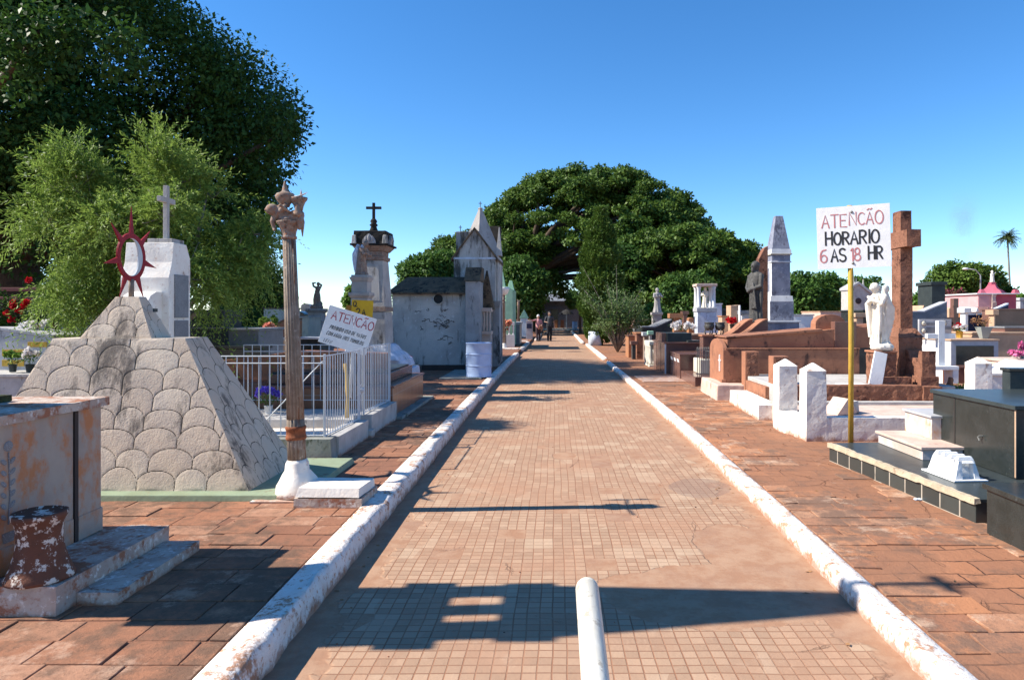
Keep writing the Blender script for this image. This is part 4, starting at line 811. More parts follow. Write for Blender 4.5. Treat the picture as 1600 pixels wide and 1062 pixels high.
# --- white box beside it ---
t = thing('box_cover', 'white-painted low square box with a tilted lid, between the near column and the kerb', 'box', (-1.70, 5.24, ZL), R(-2))
b = B(); b.box(-.25, .26, -.15, .26, -.05, .075); b.rough(.05, .006, 7, 4); b.obj('base', 'stepstone', t, 0)
b = B(); b.fr(-.24, .24, -.15, .25, .08, -.225, .235, -.13, .25, .145); b.xf(Matrix.Rotation(R(-2), 4, 'X')); b.rough(.05, .003, 7, 4); b.obj('lid', 'whitewash', t, 0)

# --- fenced plot ---
KX0, KX1, KY0, KY1 = -4.9, -2.20, 6.72, 9.42
t = thing('grave_kerb', 'pale concrete kerb and floor of the plot inside the white bar fence', 'kerb', (0, 0, ZL)); 
b = B(); b.fr(KX0, KX1, KY0, KY0 + .2, -.05, KX0, KX1 - .02, KY0 + .01, KY0 + .2, .22); b.rough(.1, .004, 5, 3); b.obj('front_kerb', 'mossconc', t, 0)
for ya, yb, zz in ((KY0 + .201, 8.0, .215), (8.14, KY1, .25)): b = B(); b.box(KX1 - .20, KX1 + .006, ya, yb, -.05, zz); b.rough(.07, .005, 5, 3); b.obj('side_kerb', 'concrete', t, 0)
b = B(); b.box(KX1 - .22, KX1 + .05, 8.003, 8.136, -.05, .09); b.obj('threshold', 'concrete', t, .01)
b = B(); b.box(KX0, KX1 - .202, KY0 + .203, KY1 + .1, .0, .06); b.obj('floor', 'whitewash', t, 0)
b = B(); b.box(KX0, KX1 - .25, 8.35, 9.25, .061, .17); b.obj('low_slab', 'concrete', t, .01)
f = thing('bar_fence', 'white metal bar fence enclosing the plot behind the near column', 'fence', (0, 0, ZL)); zb, ztp = .25, 1.03
def bars(name, p, q, step, parent, rail_z=(ztp, ztp - .0), foot=None, mid=None, th=.0085):
    p = Vector(p); q = Vector(q); n = max(2, int((q - p).length / step)); b = B()
    for i in range(n + 1):
        c = p.lerp(q, i / n); b.cb(c.x, c.y, c.z, rail_z[0], th, th)
    d = (q - p).normalized(); 
    for z in {rail_z[0], p.z + .01} | ({mid} if mid else set()): b.tube([p + Vector((0, 0, z - p.z)), q + Vector((0, 0, z - q.z))], th * .8, 6)
    return b.obj(name, 'steel', parent, 0)
bars('front_panel', (KX0 + .6, KY0 + .14, .225), (KX1 - .12, KY0 + .14, .225), .105, f, (ztp, 0), mid=ztp - .07)
bars('side_panel', (KX1 - .12, KY0 + .15, .22), (KX1 - .10, 8.02, .22), .075, f); bars('side_panel', (KX1 - .10, 8.16, .26), (KX1 - .09, KY1, .26), .075, f, (ztp + .02, 0))
bars('back_panel', (KX0 + .6, KY1, .26), (KX1 - .1, KY1, .26), .115, f, (ztp, 0), mid=ztp - .09)
for x_, y_ in ((KX1 - .12, KY0 + .14), (KX1 - .10, 8.0), (KX1 - .1, 8.18), (KX1 - .09, KY1)): B().cb(x_, y_, .20, ztp + .02, .022, .022).obj('corner_post', 'steel', f, .002)
B().tube([(KX1 - .85, KY0 + .14, .24), (KX1 - .14, KY0 + .14, .98)], .006, 5).obj('brace', 'steel', f, 0); B().tube([(KX1 - 1.9, KY0 + .145, .24), (KX1 - 1.6, KY0 + .145, .98)], .006, 5).obj('brace', 'steel', f, 0)
b = B(); b.box(KX1 - .11, KX1 - .085, 8.03, 8.06, .5, .62); b.ball((KX1 - .08, 8.05, .56), .03); b.obj('padlock', 'steel', f, .003)
g = thing('gate', 'narrow gate of close white bars with a padlock in the plot fence', 'gate', (0, 0, ZL)); bars('gate_panel', (KX1 - .115, 8.03, .12), (KX1 - .115, 8.145, .12), .05, g, (ztp - .02, 0), mid=.5)
# signs by the fence
def board(name, label, cpx, Y, wpx, hpx, tilt, yawd, th, mat, cat='sign', extra=None):
    c = A(*cpx, Y); w = wpx * Y / F; h = hpx * Y / F; t = thing(name, label, cat, tuple(c), R(yawd)); Rm = Matrix.Rotation(R(tilt), 4, 'Y')
    b = B(); b.box(-w / 2, w / 2, 0, th, -h / 2, h / 2); b.xf(Rm); bo = b.obj('board', mat, t, .0015); global BO; BO = bo; return t, w, h, Rm
t, w, h, Rm = board('warning_sign', 'white board tilted to the right behind the bar fence, hand-lettered about vases with water', (543, 516), 8.6, 76, 60, 17.5, 4, .008, 'signw')
b = B(); write(b, 'ATENCÃO', -w * .39, h * .17, h * .225, .013, -.0015, .17, .03); b.xf(Rm); b.obj('heading', 'signred', BO, 0)
b = B(); write(b, 'PROIBIDO USO DE VASOS', -w * .36, -h * .08, h * .09, .0062, -.0015, .24, .03, .62, .25); write(b, 'COM AGUA NOS TUMULOS', -w * .39, -h * .255, h * .09, .0062, -.0015, .25, .03, .62, .25); write(b, 'LEI N', -w * .40, -h * .45, h * .08, .005, -.0015, .3, .03, .8, .25); b.xf(Rm); b.obj('lettering', 'signblk', BO, 0)
B().tube([Rm @ Vector((.03, .015, h * .3)), (.03, .03, -.85)], .018, 8).obj('post', 'steel', t, 0, True)
B().lathe([(.009, 0), (.006, .006)], 10).xf(Rm @ Matrix.Translation((.01, 0, h * .40)) @ Matrix.Rotation(R(90), 4, 'X')).obj('bolt', 'iron', t, 0)
p0 = A(545, 562, 8.5); p1 = A(543, 640, 8.5)
t = tag(B().tube([(0, 0, 0), (.015, .02, .35), (-.01, 0, .78)], .024, 10).obj('leaning_pole', 'yellow', None, 0, True, loc=(p1.x, 8.45, ZL + .06)), 'short mustard-painted pole inside the white bar fence, below the tilted sign', 'pole')
t, w, h, Rm = board('section_plate', 'yellow plate lettered Q. 2.A above the tilted white sign', (566, 482), 9.9, 33, 26, 3, 6, .006, 'yplate')
b = B(); write(b, 'Q.', -w * .42, h * .10, h * .30, .013, -.0015, .15, .02, .9); write(b, '2.A', -w * .26, -h * .42, h * .40, .016, -.0015, .12, .02, .85); b.xf(Rm); b.obj('lettering', 'signblk', BO, 0)
B().cb(-.02, .02, -(Z(482, 9.9) - ZL), .11, .03, .025).obj('post', 'greybark', t, .003)
t, w, h, Rm = board('section_plate', 'small blank orange plate peeping out left of the yellow Q. 2.A plate', (549, 485), 9.98, 16, 17, 0, 6, .006, 'oplate')
B().cb(.0, .02, -(Z(485, 9.98) - ZL), .05, .025, .02).obj('post', 'greybark', t, .003)

# --- brown tiled tomb ---
t = thing('tomb', 'low brown tiled tomb with stepped cover beside the left walkway, past the bar fence', 'tomb', (-2.25, 9.45, ZL)); b = B()
b.box(-1.9, 0, 0, 2.15, .04, .43); b.obj('body', 'browntile', t, .006); B().box(-2, .14, -.05, 2.4, -.03, .045).obj('plinth', 'mossconc', t, .01)
B().box(-1.93, .02, -.02, 2.17, .432, .462).obj('cover', 'browngranite', t, .005); b = B(); b.box(-1.85, -.15, .25, 2.0, .463, .60); b.obj('upper_slab', 'browngranite', t, .01)
B().box(-1.8, -.2, .3, 1.95, .601, .625).obj('lid', 'darkgrey', t, .004)
# things glimpsed through the fence
t = thing('tomb', 'pink-brown granite tomb seen through the white bars, violet flowers before it', 'tomb', (-4.05, 9.9, ZL)); B().box(-1.2, 1.6, 0, 1.2, 0, .42).obj('body', 'browngranite', t, .01)
b = B(); b.prism([(-1.15, .42), (1.5, .42), (1.5, .86), (.2, .90), (-1.15, .74)], .5, .66, 'y'); b.obj('headboard', 'terracotta', t, .01); B().box(-1.25, 1.65, -.04, 1.24, .421, .46).obj('cover', 'browngranite', t, .005)
flowers('violet_flowers', 'violet artificial flowers seen through the white bar fence', (-3.72, 8.85, ZL + .17), 'petalv', 14, .15, .24, 'whiteclean', .05)
flowers('yellow_flowers', 'small pale yellow flowers at the left inside the bar fence', (-4.45, 9.0, ZL + .17), 'petalo', 6, .08, .3, 'vase', .04)

# --- tall monument with cross, on a flared limewashed base ---
MX, MY = -3.62, 13.6
zc = lambda py: Z(py, MY) - ZL
t = thing('tall_monument', 'tall plastered monument with black cap and iron cross above the yellow plate', 'monument', (MX, MY, ZL)); b = B()
b.cf(0, .1, 0, 1.55, 1.5, zc(575), 1.5, 1.45); b.cf(0, .1, zc(573), 1.36, 1.3, zc(560), 1.25, 1.2); b.obj('stepped_base', 'bluewhite', t, .03)
b = B(); b.lathe([(.88, zc(561)), (.80, zc(554)), (.66, zc(548)), (.58, zc(541)), (.50, zc(537))], 4); b.xf(Matrix.Rotation(R(45), 4, 'Z')); b.obj('flared_base', 'bluewhite', t, .03)
b = B(); b.cf(0, 0, zc(538), .64, .64, zc(487), .60, .60); b.obj('pedestal', 'oldwhite', t, .015); b = B(); b.cf(0, 0, zc(487) + .002, .63, .63, zc(480), .62, .62); b.obj('band', 'cherub', t, .004)
b = B(); b.cf(0, 0, zc(480) + .002, .60, .60, zc(408), .47, .47); b.rough(.2, .004, 3, 3); b.obj('shaft', 'oldwhite', t, .01)
b = B(); 
z0, z1 = zc(470), zc(415); 
for y_, s_ in ((-1, 1),): b.hexa([(-.20, -.298, z0), (.20, -.298, z0), (.20, -.26, z0), (-.20, -.26, z0), (-.16, -.252, z1), (.16, -.252, z1), (.16, -.22, z1), (-.16, -.22, z1)])
b.obj('sunk_panel', 'greyplaster', t, .006)
b = B(); b.cf(0, 0, zc(408) + .002, .52, .52, zc(402), .54, .54); b.cf(0, 0, zc(402) + .002, .47, .47, zc(394), .48, .48); b.cf(0, 0, zc(394) + .002, .52, .52, zc(386), .68, .68); b.obj('cornice', 'cherub', t, .008)
b = B(); b.cb(0, 0, zc(386) + .002, zc(383), .74, .74); b.cf(0, 0, zc(383), .64, .64, zc(363), .62, .62); b.rough(.06, .006, 9, 3); cap_ = b.obj('cap', 'blackcap', t, .01)
for i, (dx, dy, rz) in enumerate(((0, -.34, 0), (.34, 0, 90), (-.34, 0, 90))):
    b = B(); a = .13; b.prism([(-a, 0), (a, 0), (a * .95, .06), (a * .6, .13), (0, .19), (-a * .6, .13), (-a * .95, .06)], -.03, .03, 'y'); b.ball((0, -.04, .1), .05, .5, .4, 1.3); b.ball((-.06, -.035, .08), .035, .6, .4, 1.2); b.ball((.06, -.035, .08), .035, .6, .4, 1.2)
    b.xf(Matrix.Translation((dx, dy, zc(383))) @ Matrix.Rotation(R(rz), 4, 'Z')); b.obj('palmette', 'oldgrey', cap_, .008)
for sx in (-1, 1): B().cf(sx * .30, -.30, zc(384), .10, .10, zc(370), .07, .07).obj('acroterion', 'greyplaster', t, .01)
b = B(); b.lathe([(.11, zc(364)), (.07, zc(358)), (.055, zc(354)), (.085, zc(352)), (.05, zc(349)), (.07, zc(346)), (.04, zc(342))], 20); b.obj('finial', 'blackcap', t, 0, True)
b = B(); cross(b, 0, 0, zc(343), zc(317) - zc(343), .30, .05, .05, .62); b.lathe([(.055, -.03), (.06, 0), (.055, .03)], 12, (0, 0, 0)); b.obj('iron_cross', 'blackcap', t, .003)
# angel on pedestal
AX = X(565, 12.6); za = Z(430, 12.6) - ZL
t = thing('statue_pedestal', 'narrow black-streaked pedestal carrying the hooded statue, left of the tall monument', 'pedestal', (AX, 12.6, ZL)); b = B(); b.cb(0, 0, 0, .6, .5, .5); b.cf(0, 0, .6, .34, .34, za - .42, .31, .31); b.obj('shaft', 'oldwhite', t, .01)
b = B(); b.cf(0, 0, za - .42, .32, .32, za - .38, .38, .38); b.cb(0, 0, za - .379, za - .32, .38, .38); b.cb(0, 0, za - .319, za - .12, .29, .29); b.cf(0, 0, za - .119, .30, .30, za - .04, .36, .36); b.cb(0, 0, za - .039, za, .30, .30); b.obj('mouldings', 'oldwhite', t, .006)
t = thing('statue', 'bowed angel statue with long folded wings on the narrow pedestal left of the tall monument', 'statue', (AX, 12.6, ZL + za), R(60)); b = B()
robe(b, [(0, .11, .10, 0, 0), (.12, .095, .085, 0, 0), (.28, .085, .07, 0, .0), (.42, .085, .065, 0, -.02), (.50, .07, .055, 0, -.05)], 8, .08); b.ball((0, 0, .02), .13, 1, 1, .35); b.limb([(-.07, -.05, .48), (-.09, -.14, .38), (0, -.17, .40)], [.03, .026, .02], 8); b.limb([(.07, -.05, .48), (.09, -.14, .36), (0, -.17, .37)], [.03, .026, .02], 8)
head(b, (0, -.11, .57), .052, R(-35)); b.obj('body', 'cherub', t, remesh=.009)
for s in (-1, 1): b = B(); wing(b, (s * .05, .03, .56), (s * .07, .12, .02), .10, .022, s, 6); b.obj('wing', 'bluewhite', t, remesh=.008)
# small statue further back
SX = X(495, 21); zs = Z(482, 21) - ZL
t = thing('statue_pedestal', 'dark stained pedestal with heavy cornice under the small statue, right of the near fluted column', 'pedestal', (SX, 21, ZL)); b = B(); b.cb(0, 0, 0, .85, .8, .8); b.cb(0, 0, .85, zs - .12, .42, .42); b.obj('shaft', 'oldgrey', t, .02); b = B(); b.cf(0, 0, zs - .13, .44, .44, zs - .06, .58, .58); b.cb(0, 0, zs - .058, zs, .52, .52); b.cb(0, 0, zs - .40, zs - .37, .47, .47); b.obj('cornice', 'oldgrey', t, .01); B().cb(0, 0, .852, .92, .60, .60).obj('foot_moulding', 'oldgrey', t, .02)
t = thing('statue', 'small weathered statue with arms raised to its head, right of the near column', 'statue', (SX, 21, ZL + zs), R(20)); b = B()
b.ball((0, 0, .04), .24, 1, 1, .55); b.ball((.05, .03, .16), .15, 1.1, 1, .9); b.limb([(-.05, 0, .1), (-.06, -.02, .32), (0, 0, .50)], [.075, .075, .10]); b.limb([(.07, 0, .12), (.07, -.03, .33), (.03, 0, .50)], [.07, .075, .10]); b.limb([(.01, 0, .48), (.02, 0, .62), (.05, 0, .72)], [.10, .09, .09])
b.limb([(.12, 0, .75), (.17, -.02, .84), (.08, -.04, .90)], [.045, .035, .028], 8); b.limb([(-.03, 0, .75), (-.12, -.02, .80), (-.14, -.04, .90), (-.05, -.05, .92)], [.045, .038, .04, .028], 8); head(b, (.05, -.02, .87), .065, R(10)); b.xf(Matrix.Diagonal((.82, .82, .86, 1))); b.obj('body', 'cherub', t, remesh=.014)

# --- grey mausoleum chapel ---
cx0, cx1, cxb = X(613, 17.8), X(729, 17.8), X(751, 17.8); wz = lambda py, Y=17.8: Z(py, Y) - ZL
t = thing('mausoleum_chapel', 'grey stained mausoleum chapel with steep gable, spire and black-roofed side wing', 'building', (0, 0, ZL)); b = B()
b.box(cx0, cx1, 17.8, 20.6, 0, wz(456)); b.obj('side_wing', 'greyplaster', t, .01)
B().box(cx0 - .05, cx1 + .02, 17.72, 17.80, 0, wz(577) + .12).obj('dark_skirting', 'darkslot', t, .01)
b = B(); zr = Z(433, 18.5) - ZL; b.hexa([(cx0 - .12, 17.66, wz(457)), (cx1 + .02, 17.66, wz(457)), (cx1 + .02, 19.0, wz(457)), (cx0 - .12, 19.0, wz(457)), (cx0 + .25, 18.45, zr), (cx1 + .02, 18.45, zr), (cx1 + .02, 18.7, zr), (cx0 + .25, 18.7, zr)]); b.obj('wing_roof', 'darkroof', t, .01)
b = B(); b.box(cx0 - .14, cx1 + .0, 17.64, 17.80, wz(460), wz(457) - .003); b.obj('eaves', 'darkroof', t, .006)
b = B(); p = A(685, 467, 17.78); b.lathe([(.145, 0), (.15, .03), (.12, .045)], 28, cap=False); b.xf(Matrix.Translation((p.x, 17.80, p.z - ZL)) @ Matrix.Rotation(R(90), 4, 'X')); o = b.obj('round_window', 'greyplaster', t, .003); b = B(); b.lathe([(.125, 0), (.125, .02)], 28); b.xf(Matrix.Translation((p.x, 17.795, p.z - ZL)) @ Matrix.Rotation(R(90), 4, 'X'))
b.obj('window_void', 'glassdark', o, 0)
b = B()                                            # climbing dead tendrils on the wall
for k in range(26):
    x0 = p.x + random.uniform(-.12, .28) + (random.uniform(-.75, .1) if k % 3 == 0 else 0); z0 = random.uniform(.7, 1.55) if k % 3 else random.uniform(1.1, 1.6); pts = [Vector((x0, 17.79, z0))]
    for _ in range(6): pts.append(pts[-1] + Vector((random.uniform(-.06, .08), 0, random.uniform(-.05, .05))))
    b.tube(pts, .005, 4)
b.obj('dead_tendrils', 'darkslot', t, 0)
b = B(); b.box(cx1 + .002, cxb, 17.55, 18.4, 0, wz(440)); bt_ = b.obj('buttress', 'oldgrey', t, .01)
b = B(); b.hexa([(cx1 - .03, 17.5, wz(440) + .002), (cxb + .02, 17.5, wz(440) + .002), (cxb + .02, 18.5, wz(440) + .002), (cx1 - .03, 18.5, wz(440) + .002), (cx1 - .03, 17.9, wz(417)), (cxb + .02, 17.9, wz(417)), (cxb + .02, 18.45, wz(417)), (cx1 - .03, 18.45, wz(417))]); b.obj('buttress_cap', 'darkroof', bt_, .006)
TY = 19.0; gx0, gx1 = X(709, TY), X(774, TY); gz = lambda py, Y=TY: Z(py, Y) - ZL; gm = (gx0 + gx1) / 2 
b = B(); b.prism([(gx0, 0), (gx1, 0), (gx1, gz(400)), (gm, gz(357)), (gx0, gz(400))], TY, 21.0, 'y'); b.obj('nave', 'greyplaster', t, .01)
b = B()
for s, (xa, xb) in ((1, (gx0 - .07, gm)), (-1, (gx1 + .07, gm))): b.prism([(xa, gz(404)), (xb, gz(355)), (xb, gz(355) - .07), (xa, gz(404) - .07)], TY - .06, 21.05, 'y')
b.obj('gable_roof', 'darkroof', t, .004)
B().box(gx0 - .015, gx1 + .015, TY - .015, TY + .0, gz(405), gz(402)).obj('gable_string_course', 'bluewhite', t, .003)
b = B(); b.lathe([(.64, gz(395)), (.075, gz(321)), (.07, gz(318)), (.09, gz(317)), (.02, gz(315))], 4, (gm + .05, TY + 1.0, 0)); b.rough(.12, .006, 4, 3); b.obj('spire', 'oldgrey', t, .01)  # darker plaster colour on the spire stands in for shade
b = B(); cross(b, gm + .05, TY + 1.0, gz(317), .2, .1, .02); b.obj('iron_cross', 'iron', t, 0); b = B(); cross(b, gx0 + .06, TY + .9, gz(357), .2, .09, .02); b.obj('iron_cross', 'iron', t, 0)
B().box(gx0 - .04, gx0 + .35, TY + .7, TY + 1.3, gz(410), gz(357)).obj('chimney_block', 'greyplaster', t, .01)
b = B(); b.prism([(20.4, gz(415)), (20.4, gz(392)), (20.7, gz(354, 20.8)), (21.1, gz(354, 20.8)), (21.1, gz(415))], gx0 + .6, gx1 + .0, 'x'); b.obj('facade_parapet', 'blackcap', t, .01)
b = B(); b.box(gx1 + .002, gx1 + .05, TY + .3, 20.95, 0, gz(398)); b.obj('path_facade', 'greyplaster', t, .01)
B().cf(gx1 + .07, TY + .45, gz(398), .16, .3, gz(352), .02, .03).obj('pinnacle', 'greyplaster', t, .004)
b = B(); b.box(gx1 - .12, gx1 + .13, TY - .06, TY + .25, 0, .28); b.cf(gx1 + .02, TY + .09, .28, .20, .22, gz(480), .18, .20); b.cf(gx1 + .02, TY + .09, gz(480), .20, .26, gz(470), .26, .36); b.obj('corner_pilaster', 'oldgrey', t, .008)
b = B(); b.cf((gx0 + gx1) / 2 + .38, TY - .35, gz(484), .42, .42, gz(424), .04, .04); b.obj('stone_fin', 'darkroof', t, .006)
bx0, bx1 = X(751, 18.4), X(769, 18.4); b = B(); b.box(bx0, bx1, 18.1, 18.7, Z(487, 18.4) - ZL, Z(481, 18.4) - ZL); b.obj('balcony_slab', 'palepink', t, .006); b = B(); b.box(bx0, bx1, 18.1, 18.7, Z(522, 18.4) - ZL, Z(517, 18.4) - ZL); b.box(bx0 + .02, bx1 - .02, 18.2, 18.7, 0, Z(522, 18.4) - ZL); b.obj('balcony_foot', 'palepink', t, .006)
for k in range(4):
    b = B(); hh = Z(487, 18.4) - Z(517, 18.4); b.lathe([(.030, 0), (.018, .04), (.034, .2 * hh + .06), (.02, .6 * hh), (.024, .85 * hh), (.034, hh)], 12, (bx0 + .04 + k * (bx1 - bx0 - .08) / 3, 18.16, Z(517, 18.4) - ZL)); b.obj('baluster', 'palepink', t, 0, True)
DR = G(748, 588, ZL)
tag(B().box(-2.6, -1.66, 15.2, 17.6, ZL - .04, ZL + .03).obj('paved_apron', 'mossconc', None, .006), 'grey concrete apron under the nearer pale drum, in front of the chapel wall', 'slab')
def drum(px, py, wpx, hpx, label, lean=0):
    p = G(px, py, ZL + .03); s = p.y / F; r = wpx * s / 2; h = hpx * s; t = thing('drum', label, 'drum', tuple(p)); k = r * 1.02
    b = B(); b.lathe([(r * .97, 0), (r * 1.02, .008), (r * .985, .02), (r * .985, h * .30), (r * .985, h * .318), (k, h * .325), (k, h * .34), (r * .985, h * .347), (r * .985, h * .36), (r * .985, h * .63), (r * .985, h * .648), (k, h * .655), (k, h * .67), (r * .985, h * .677), (r * .985, h * .69), (r * .985, h * .97), (r * 1.02, h * .98), (r * 1.02, h), (r * .97, h), (r * .96, h * .9), (r * .96, .03), (.01, .03)], 40, cap=True); b.obj('shell', 'drum', t, 0, True); B().lathe([(r * .955, h * .88), (.01, h * .86)], 32).obj('contents', 'drumin', t, 0); return t
drum(748, 588, 40, 53, 'pale blue metal drum with two ribs, standing beside the left kerb before the chapel')
flowers('potted_flowers', 'tiny pink flowers in a pot against the chapel wall, right of the tall monument base', (X(638, 15.2), 15.2, ZL + .30), 'petalp', 8, .08, .16)
B_ = tag(B().cb(0, 0, 0, .30, .5, .5).obj('flower_block', 'darkgrey', None, .01, loc=(X(638, 15.2), 15.2, ZL)), 'low dark block carrying the pink flowers by the chapel wall', 'block')
# ================= RIGHT SIDE =================
def zr(py, Y): return Z(py, Y) - ZR
# --- white pillared plot ---
t = thing('plot_wall', 'low cracked whitewashed wall and bright floor of the plot marked by the two white pillars', 'wall', (0, 0, ZR)); b = B()
b.fr(3.17, 6.2, 8.0, 8.2, -.05, 3.17, 6.2, 8.01, 8.2, .275); b.rough(.07, .007, 6, 2); b.obj('front_wall', 'whitewash', t, 0)
b = B(); b.hexa([(2.93, 8.24, -.05), (3.10, 8.24, -.05), (3.03, 8.72, -.05), (2.84, 8.72, -.05), (2.94, 8.24, .265), (3.10, 8.24, .265), (3.03, 8.72, .265), (2.85, 8.72, .265)]); b.rough(.07, .008, 6, 3); b.obj('side_wall', 'whitewash', t, 0)
B().hexa([(3.12, 8.21, 0), (6.2, 8.21, 0), (6.2, 9.83, 0), (3.02, 9.83, 0), (3.12, 8.21, .235), (6.2, 8.21, .235), (6.2, 9.83, .235), (3.02, 9.83, .235)]).obj('floor', 'palepink', t, .01)
b = B(); b.box(3.05, 6.1, 9.45, 9.6, .237, .275); b.rough(.09, .004, 6, 3); b.obj('inner_ledge', 'concrete', t, 0)
def pillar(x, y, label, h=.83, first=[None], s=7):
    t = thing('white_pillar', label, 'pillar', (x, y, ZR), group='square white pillars with pyramid caps'); b = B(); b.fr(-.12, .12, -.12, .12, -.05, -.115, .115, -.115, .115, h); b.rough(.055, .0045, 7, s); b.obj('shaft', 'whitewash', t, 0)
    b = B(); b.fr(-.12, .12, -.12, .12, h - .004, -.008, .008, -.008, .008, h + .085); b.rough(.05, .003, 7, s); b.obj('cap', 'whitewash', t, 0); return t
pillar(3.06, 8.12, 'square white pillar at the front corner of the plot wall, nearest the camera')
pillar(2.98, 8.86, 'square white pillar behind the nearest one, at the gap in the wall', s=9)
pillar(5.77, 9.32, 'single white pillar right of the red cross complex, before the black panelled tomb', s=12)
t = B(); t.hexa([(2.84, 9.56, -.05), (3.16, 9.56, -.05), (3.22, 11.5, -.05), (2.93, 11.5, -.05), (2.85, 9.57, .215), (3.15, 9.57, .215), (3.22, 11.5, .215), (2.94, 11.5, .215)]); t.rough(.08, .007, 5, 4)
tag(t.obj('white_block', 'whitewash', None, 0, loc=(0, 0, ZR)), 'long low whitewashed block on the walkway left of the white pillars', 'block')
bk = G(1318, 646, .32)
t = thing('stone_book', 'broken pale stone book lying tilted on the bright plot floor behind the white pillars', 'grave ornament', tuple(bk), R(20)); b = B(); b.prism([(-.19, .0), (.11, .0), (.12, .045), (-.02, .20)], -.10, .16, 'y'); b.rough(.05, .005, 8, 3); b.obj('book', 'palepink', t, 0)
b = B(); b.prism([(.13, .0), (.20, .0), (.19, .16), (.11, .15)], -.05, .2, 'y'); b.rough(.05, .006, 8, 5); b.obj('spine_block', 'concrete', t, 0)

# --- sign on a mustard pole ---
PS = Vector((3.07, 7.10, 0)); t = thing('opening_hours_sign', 'white hand-lettered opening-hours board on a tall mustard pole', 'sign', (PS.x, PS.y, ZR))
zs0 = .16; B().tube([(0, 0, zs0), (.004, 0, 1.3), (-.012, 0, Z(321, 7.1) - ZR)], .0265, 14).obj('pole', 'yellow', t, 0, True)
s = 7.1 / F; cz = Z(370.5, 7.08) - ZR; w, h = 105 * s, 97 * s; rot = Matrix.Translation((.008, -.040, cz)) @ Matrix.Rotation(R(-20), 4, 'Z') @ Matrix.Rotation(R(-1.5), 4, 'Y')
b = B(); b.box(-w / 2, w / 2, 0, .006, -h / 2, h / 2); b.xf(rot); BO = b.obj('board', 'signw', t, .001)
b = B(); write(b, 'ATE', -w * .43, h * .17, h * .20, .012, -.0012, .14, .04, .9); write(b, 'NCÃO', -w * .05, h * .19, h * .20, .012, -.0012, .14, .04, .9); b.xf(rot); b.obj('heading', 'signfade', BO, 0); b = B(); write(b, '6', -w * .46, -h * .39, h * .22, .014, -.0012, wid=.8); b.xf(rot); b.obj('red_numeral', 'signfade', BO, 0); b = B(); write(b, '18', -w * .05, -h * .38, h * .21, .014, -.0012, .10, .04, .8); b.xf(rot); b.obj('red_numeral', 'signfade', BO, 0)
b = B(); write(b, 'HORARIO', -w * .38, -h * .11, h * .20, .0185, -.0012, .15, .03, .86); b.xf(rot); b.obj('black_lettering', 'signblk', BO, 0); b = B(); write(b, 'AS', -w * .31, -h * .38, h * .20, .0185, -.0012, .13, .03, .82); write(b, 'HR', w * .20, -h * .37, h * .20, .0185, -.0012, .14, .03, .82); b.xf(rot); b.obj('black_lettering', 'signblk', BO, 0)
for q in (.40, -.42):
    b = B(); b.lathe([(.014, 0), (.013, .004), (.006, .010), (.002, .011)], 14); b.xf(rot @ Matrix.Translation((-.01, -.001, q * h)) @ Matrix.Rotation(R(90), 4, 'X')); b.obj('bolt', 'iron', t, 0)

# --- black granite platform, big black tomb, steps, near slab ---
P0, P1 = Vector((2.99, 4.86, 0)), Vector((2.79, 6.96, 0))
t = thing('granite_platform', 'low platform of dark tiles with a cream chipped edge, carrying the black tomb', 'platform', (0, 0, ZR)); b = B()
b.hexa([(P0.x, P0.y, -.04), (6.5, P0.y, -.04), (6.5, 7.3, -.04), (P1.x, P1.y, -.04), (P0.x, P0.y, .150), (6.5, P0.y, .150), (6.5, 7.3, .150), (P1.x, P1.y, .150)]); b.obj('body', 'blacktile', t, .004)
b = B(); b.hexa([(P0.x - .012, P0.y - .01, .151), (6.5, P0.y - .01, .151), (6.5, 7.3, .151), (P1.x - .012, P1.y + .01, .151), (P0.x - .012, P0.y - .01, .178), (6.5, P0.y - .01, .178), (6.5, 7.3, .178), (P1.x - .012, P1.y + .01, .178)]); b.obj('top_slab', 'darkgrey', t, .003)
b = B(); b.hexa([(P0.x - .020, P0.y - .015, .140), (P0.x + .03, P0.y - .015, .150), (P1.x + .03, P1.y, .150), (P1.x - .020, P1.y, .140), (P0.x - .018, P0.y - .015, .182), (P0.x + .022, P0.y - .015, .186), (P1.x + .022, P1.y, .186), (P1.x - .018, P1.y, .182)]); b.rough(.04, .007, 12, 4, 8); b.obj('chipped_edge', 'edgecream', t, 0)
def slabtomb(name, label, x0, x1, y0, y1, z0, z1, mat, lid, grooves=(), plinth=None, ov=.03, lt=.035, cat='tomb', headst=None, **k):
    """box tomb with overhanging lid; grooves = vertical joints (y) on the path-side face"""
    t = thing(name, label, cat, (x0, y0, ZR if x0 > 0 else ZL)); W_, D_ = x1 - x0, y1 - y0
    B().box(0, W_, 0, D_, z0, z1 - lt).obj('body', mat, t, .004)
    B().box(-ov, W_ + ov, -ov, D_ + ov, z1 - lt + .001, z1).obj('lid', lid, t, .004)
    if plinth: B().box(-plinth, W_ + plinth, -plinth, D_ + plinth, z0 - .05, z0 + .03).obj('plinth', lid, t, .006)
    if grooves:
        b = B()
        for g_ in grooves: b.box(-.004, .01, g_ - .006, g_ + .006, z0 + .01, z1 - lt)
        b.obj('joint', 'darkslot', t, 0)
    return t
t = slabtomb('tomb', 'big polished black granite tomb with a small handle, on the tiled platform', 3.66, 6.3, 5.43, 6.62, .18, .765, 'blackgranite', 'darkgrey', (.83,), None, .02)
b = B(); b.tube([(-.002, .42, .45), (-.03, .42, .45), (-.03, .44, .44), (-.028, .42, .41)], .007, 6); b.lathe([(.016, 0), (.012, .01)], 12, (0, 0, 0)); b.obj('handle', 'iron', t, 0)
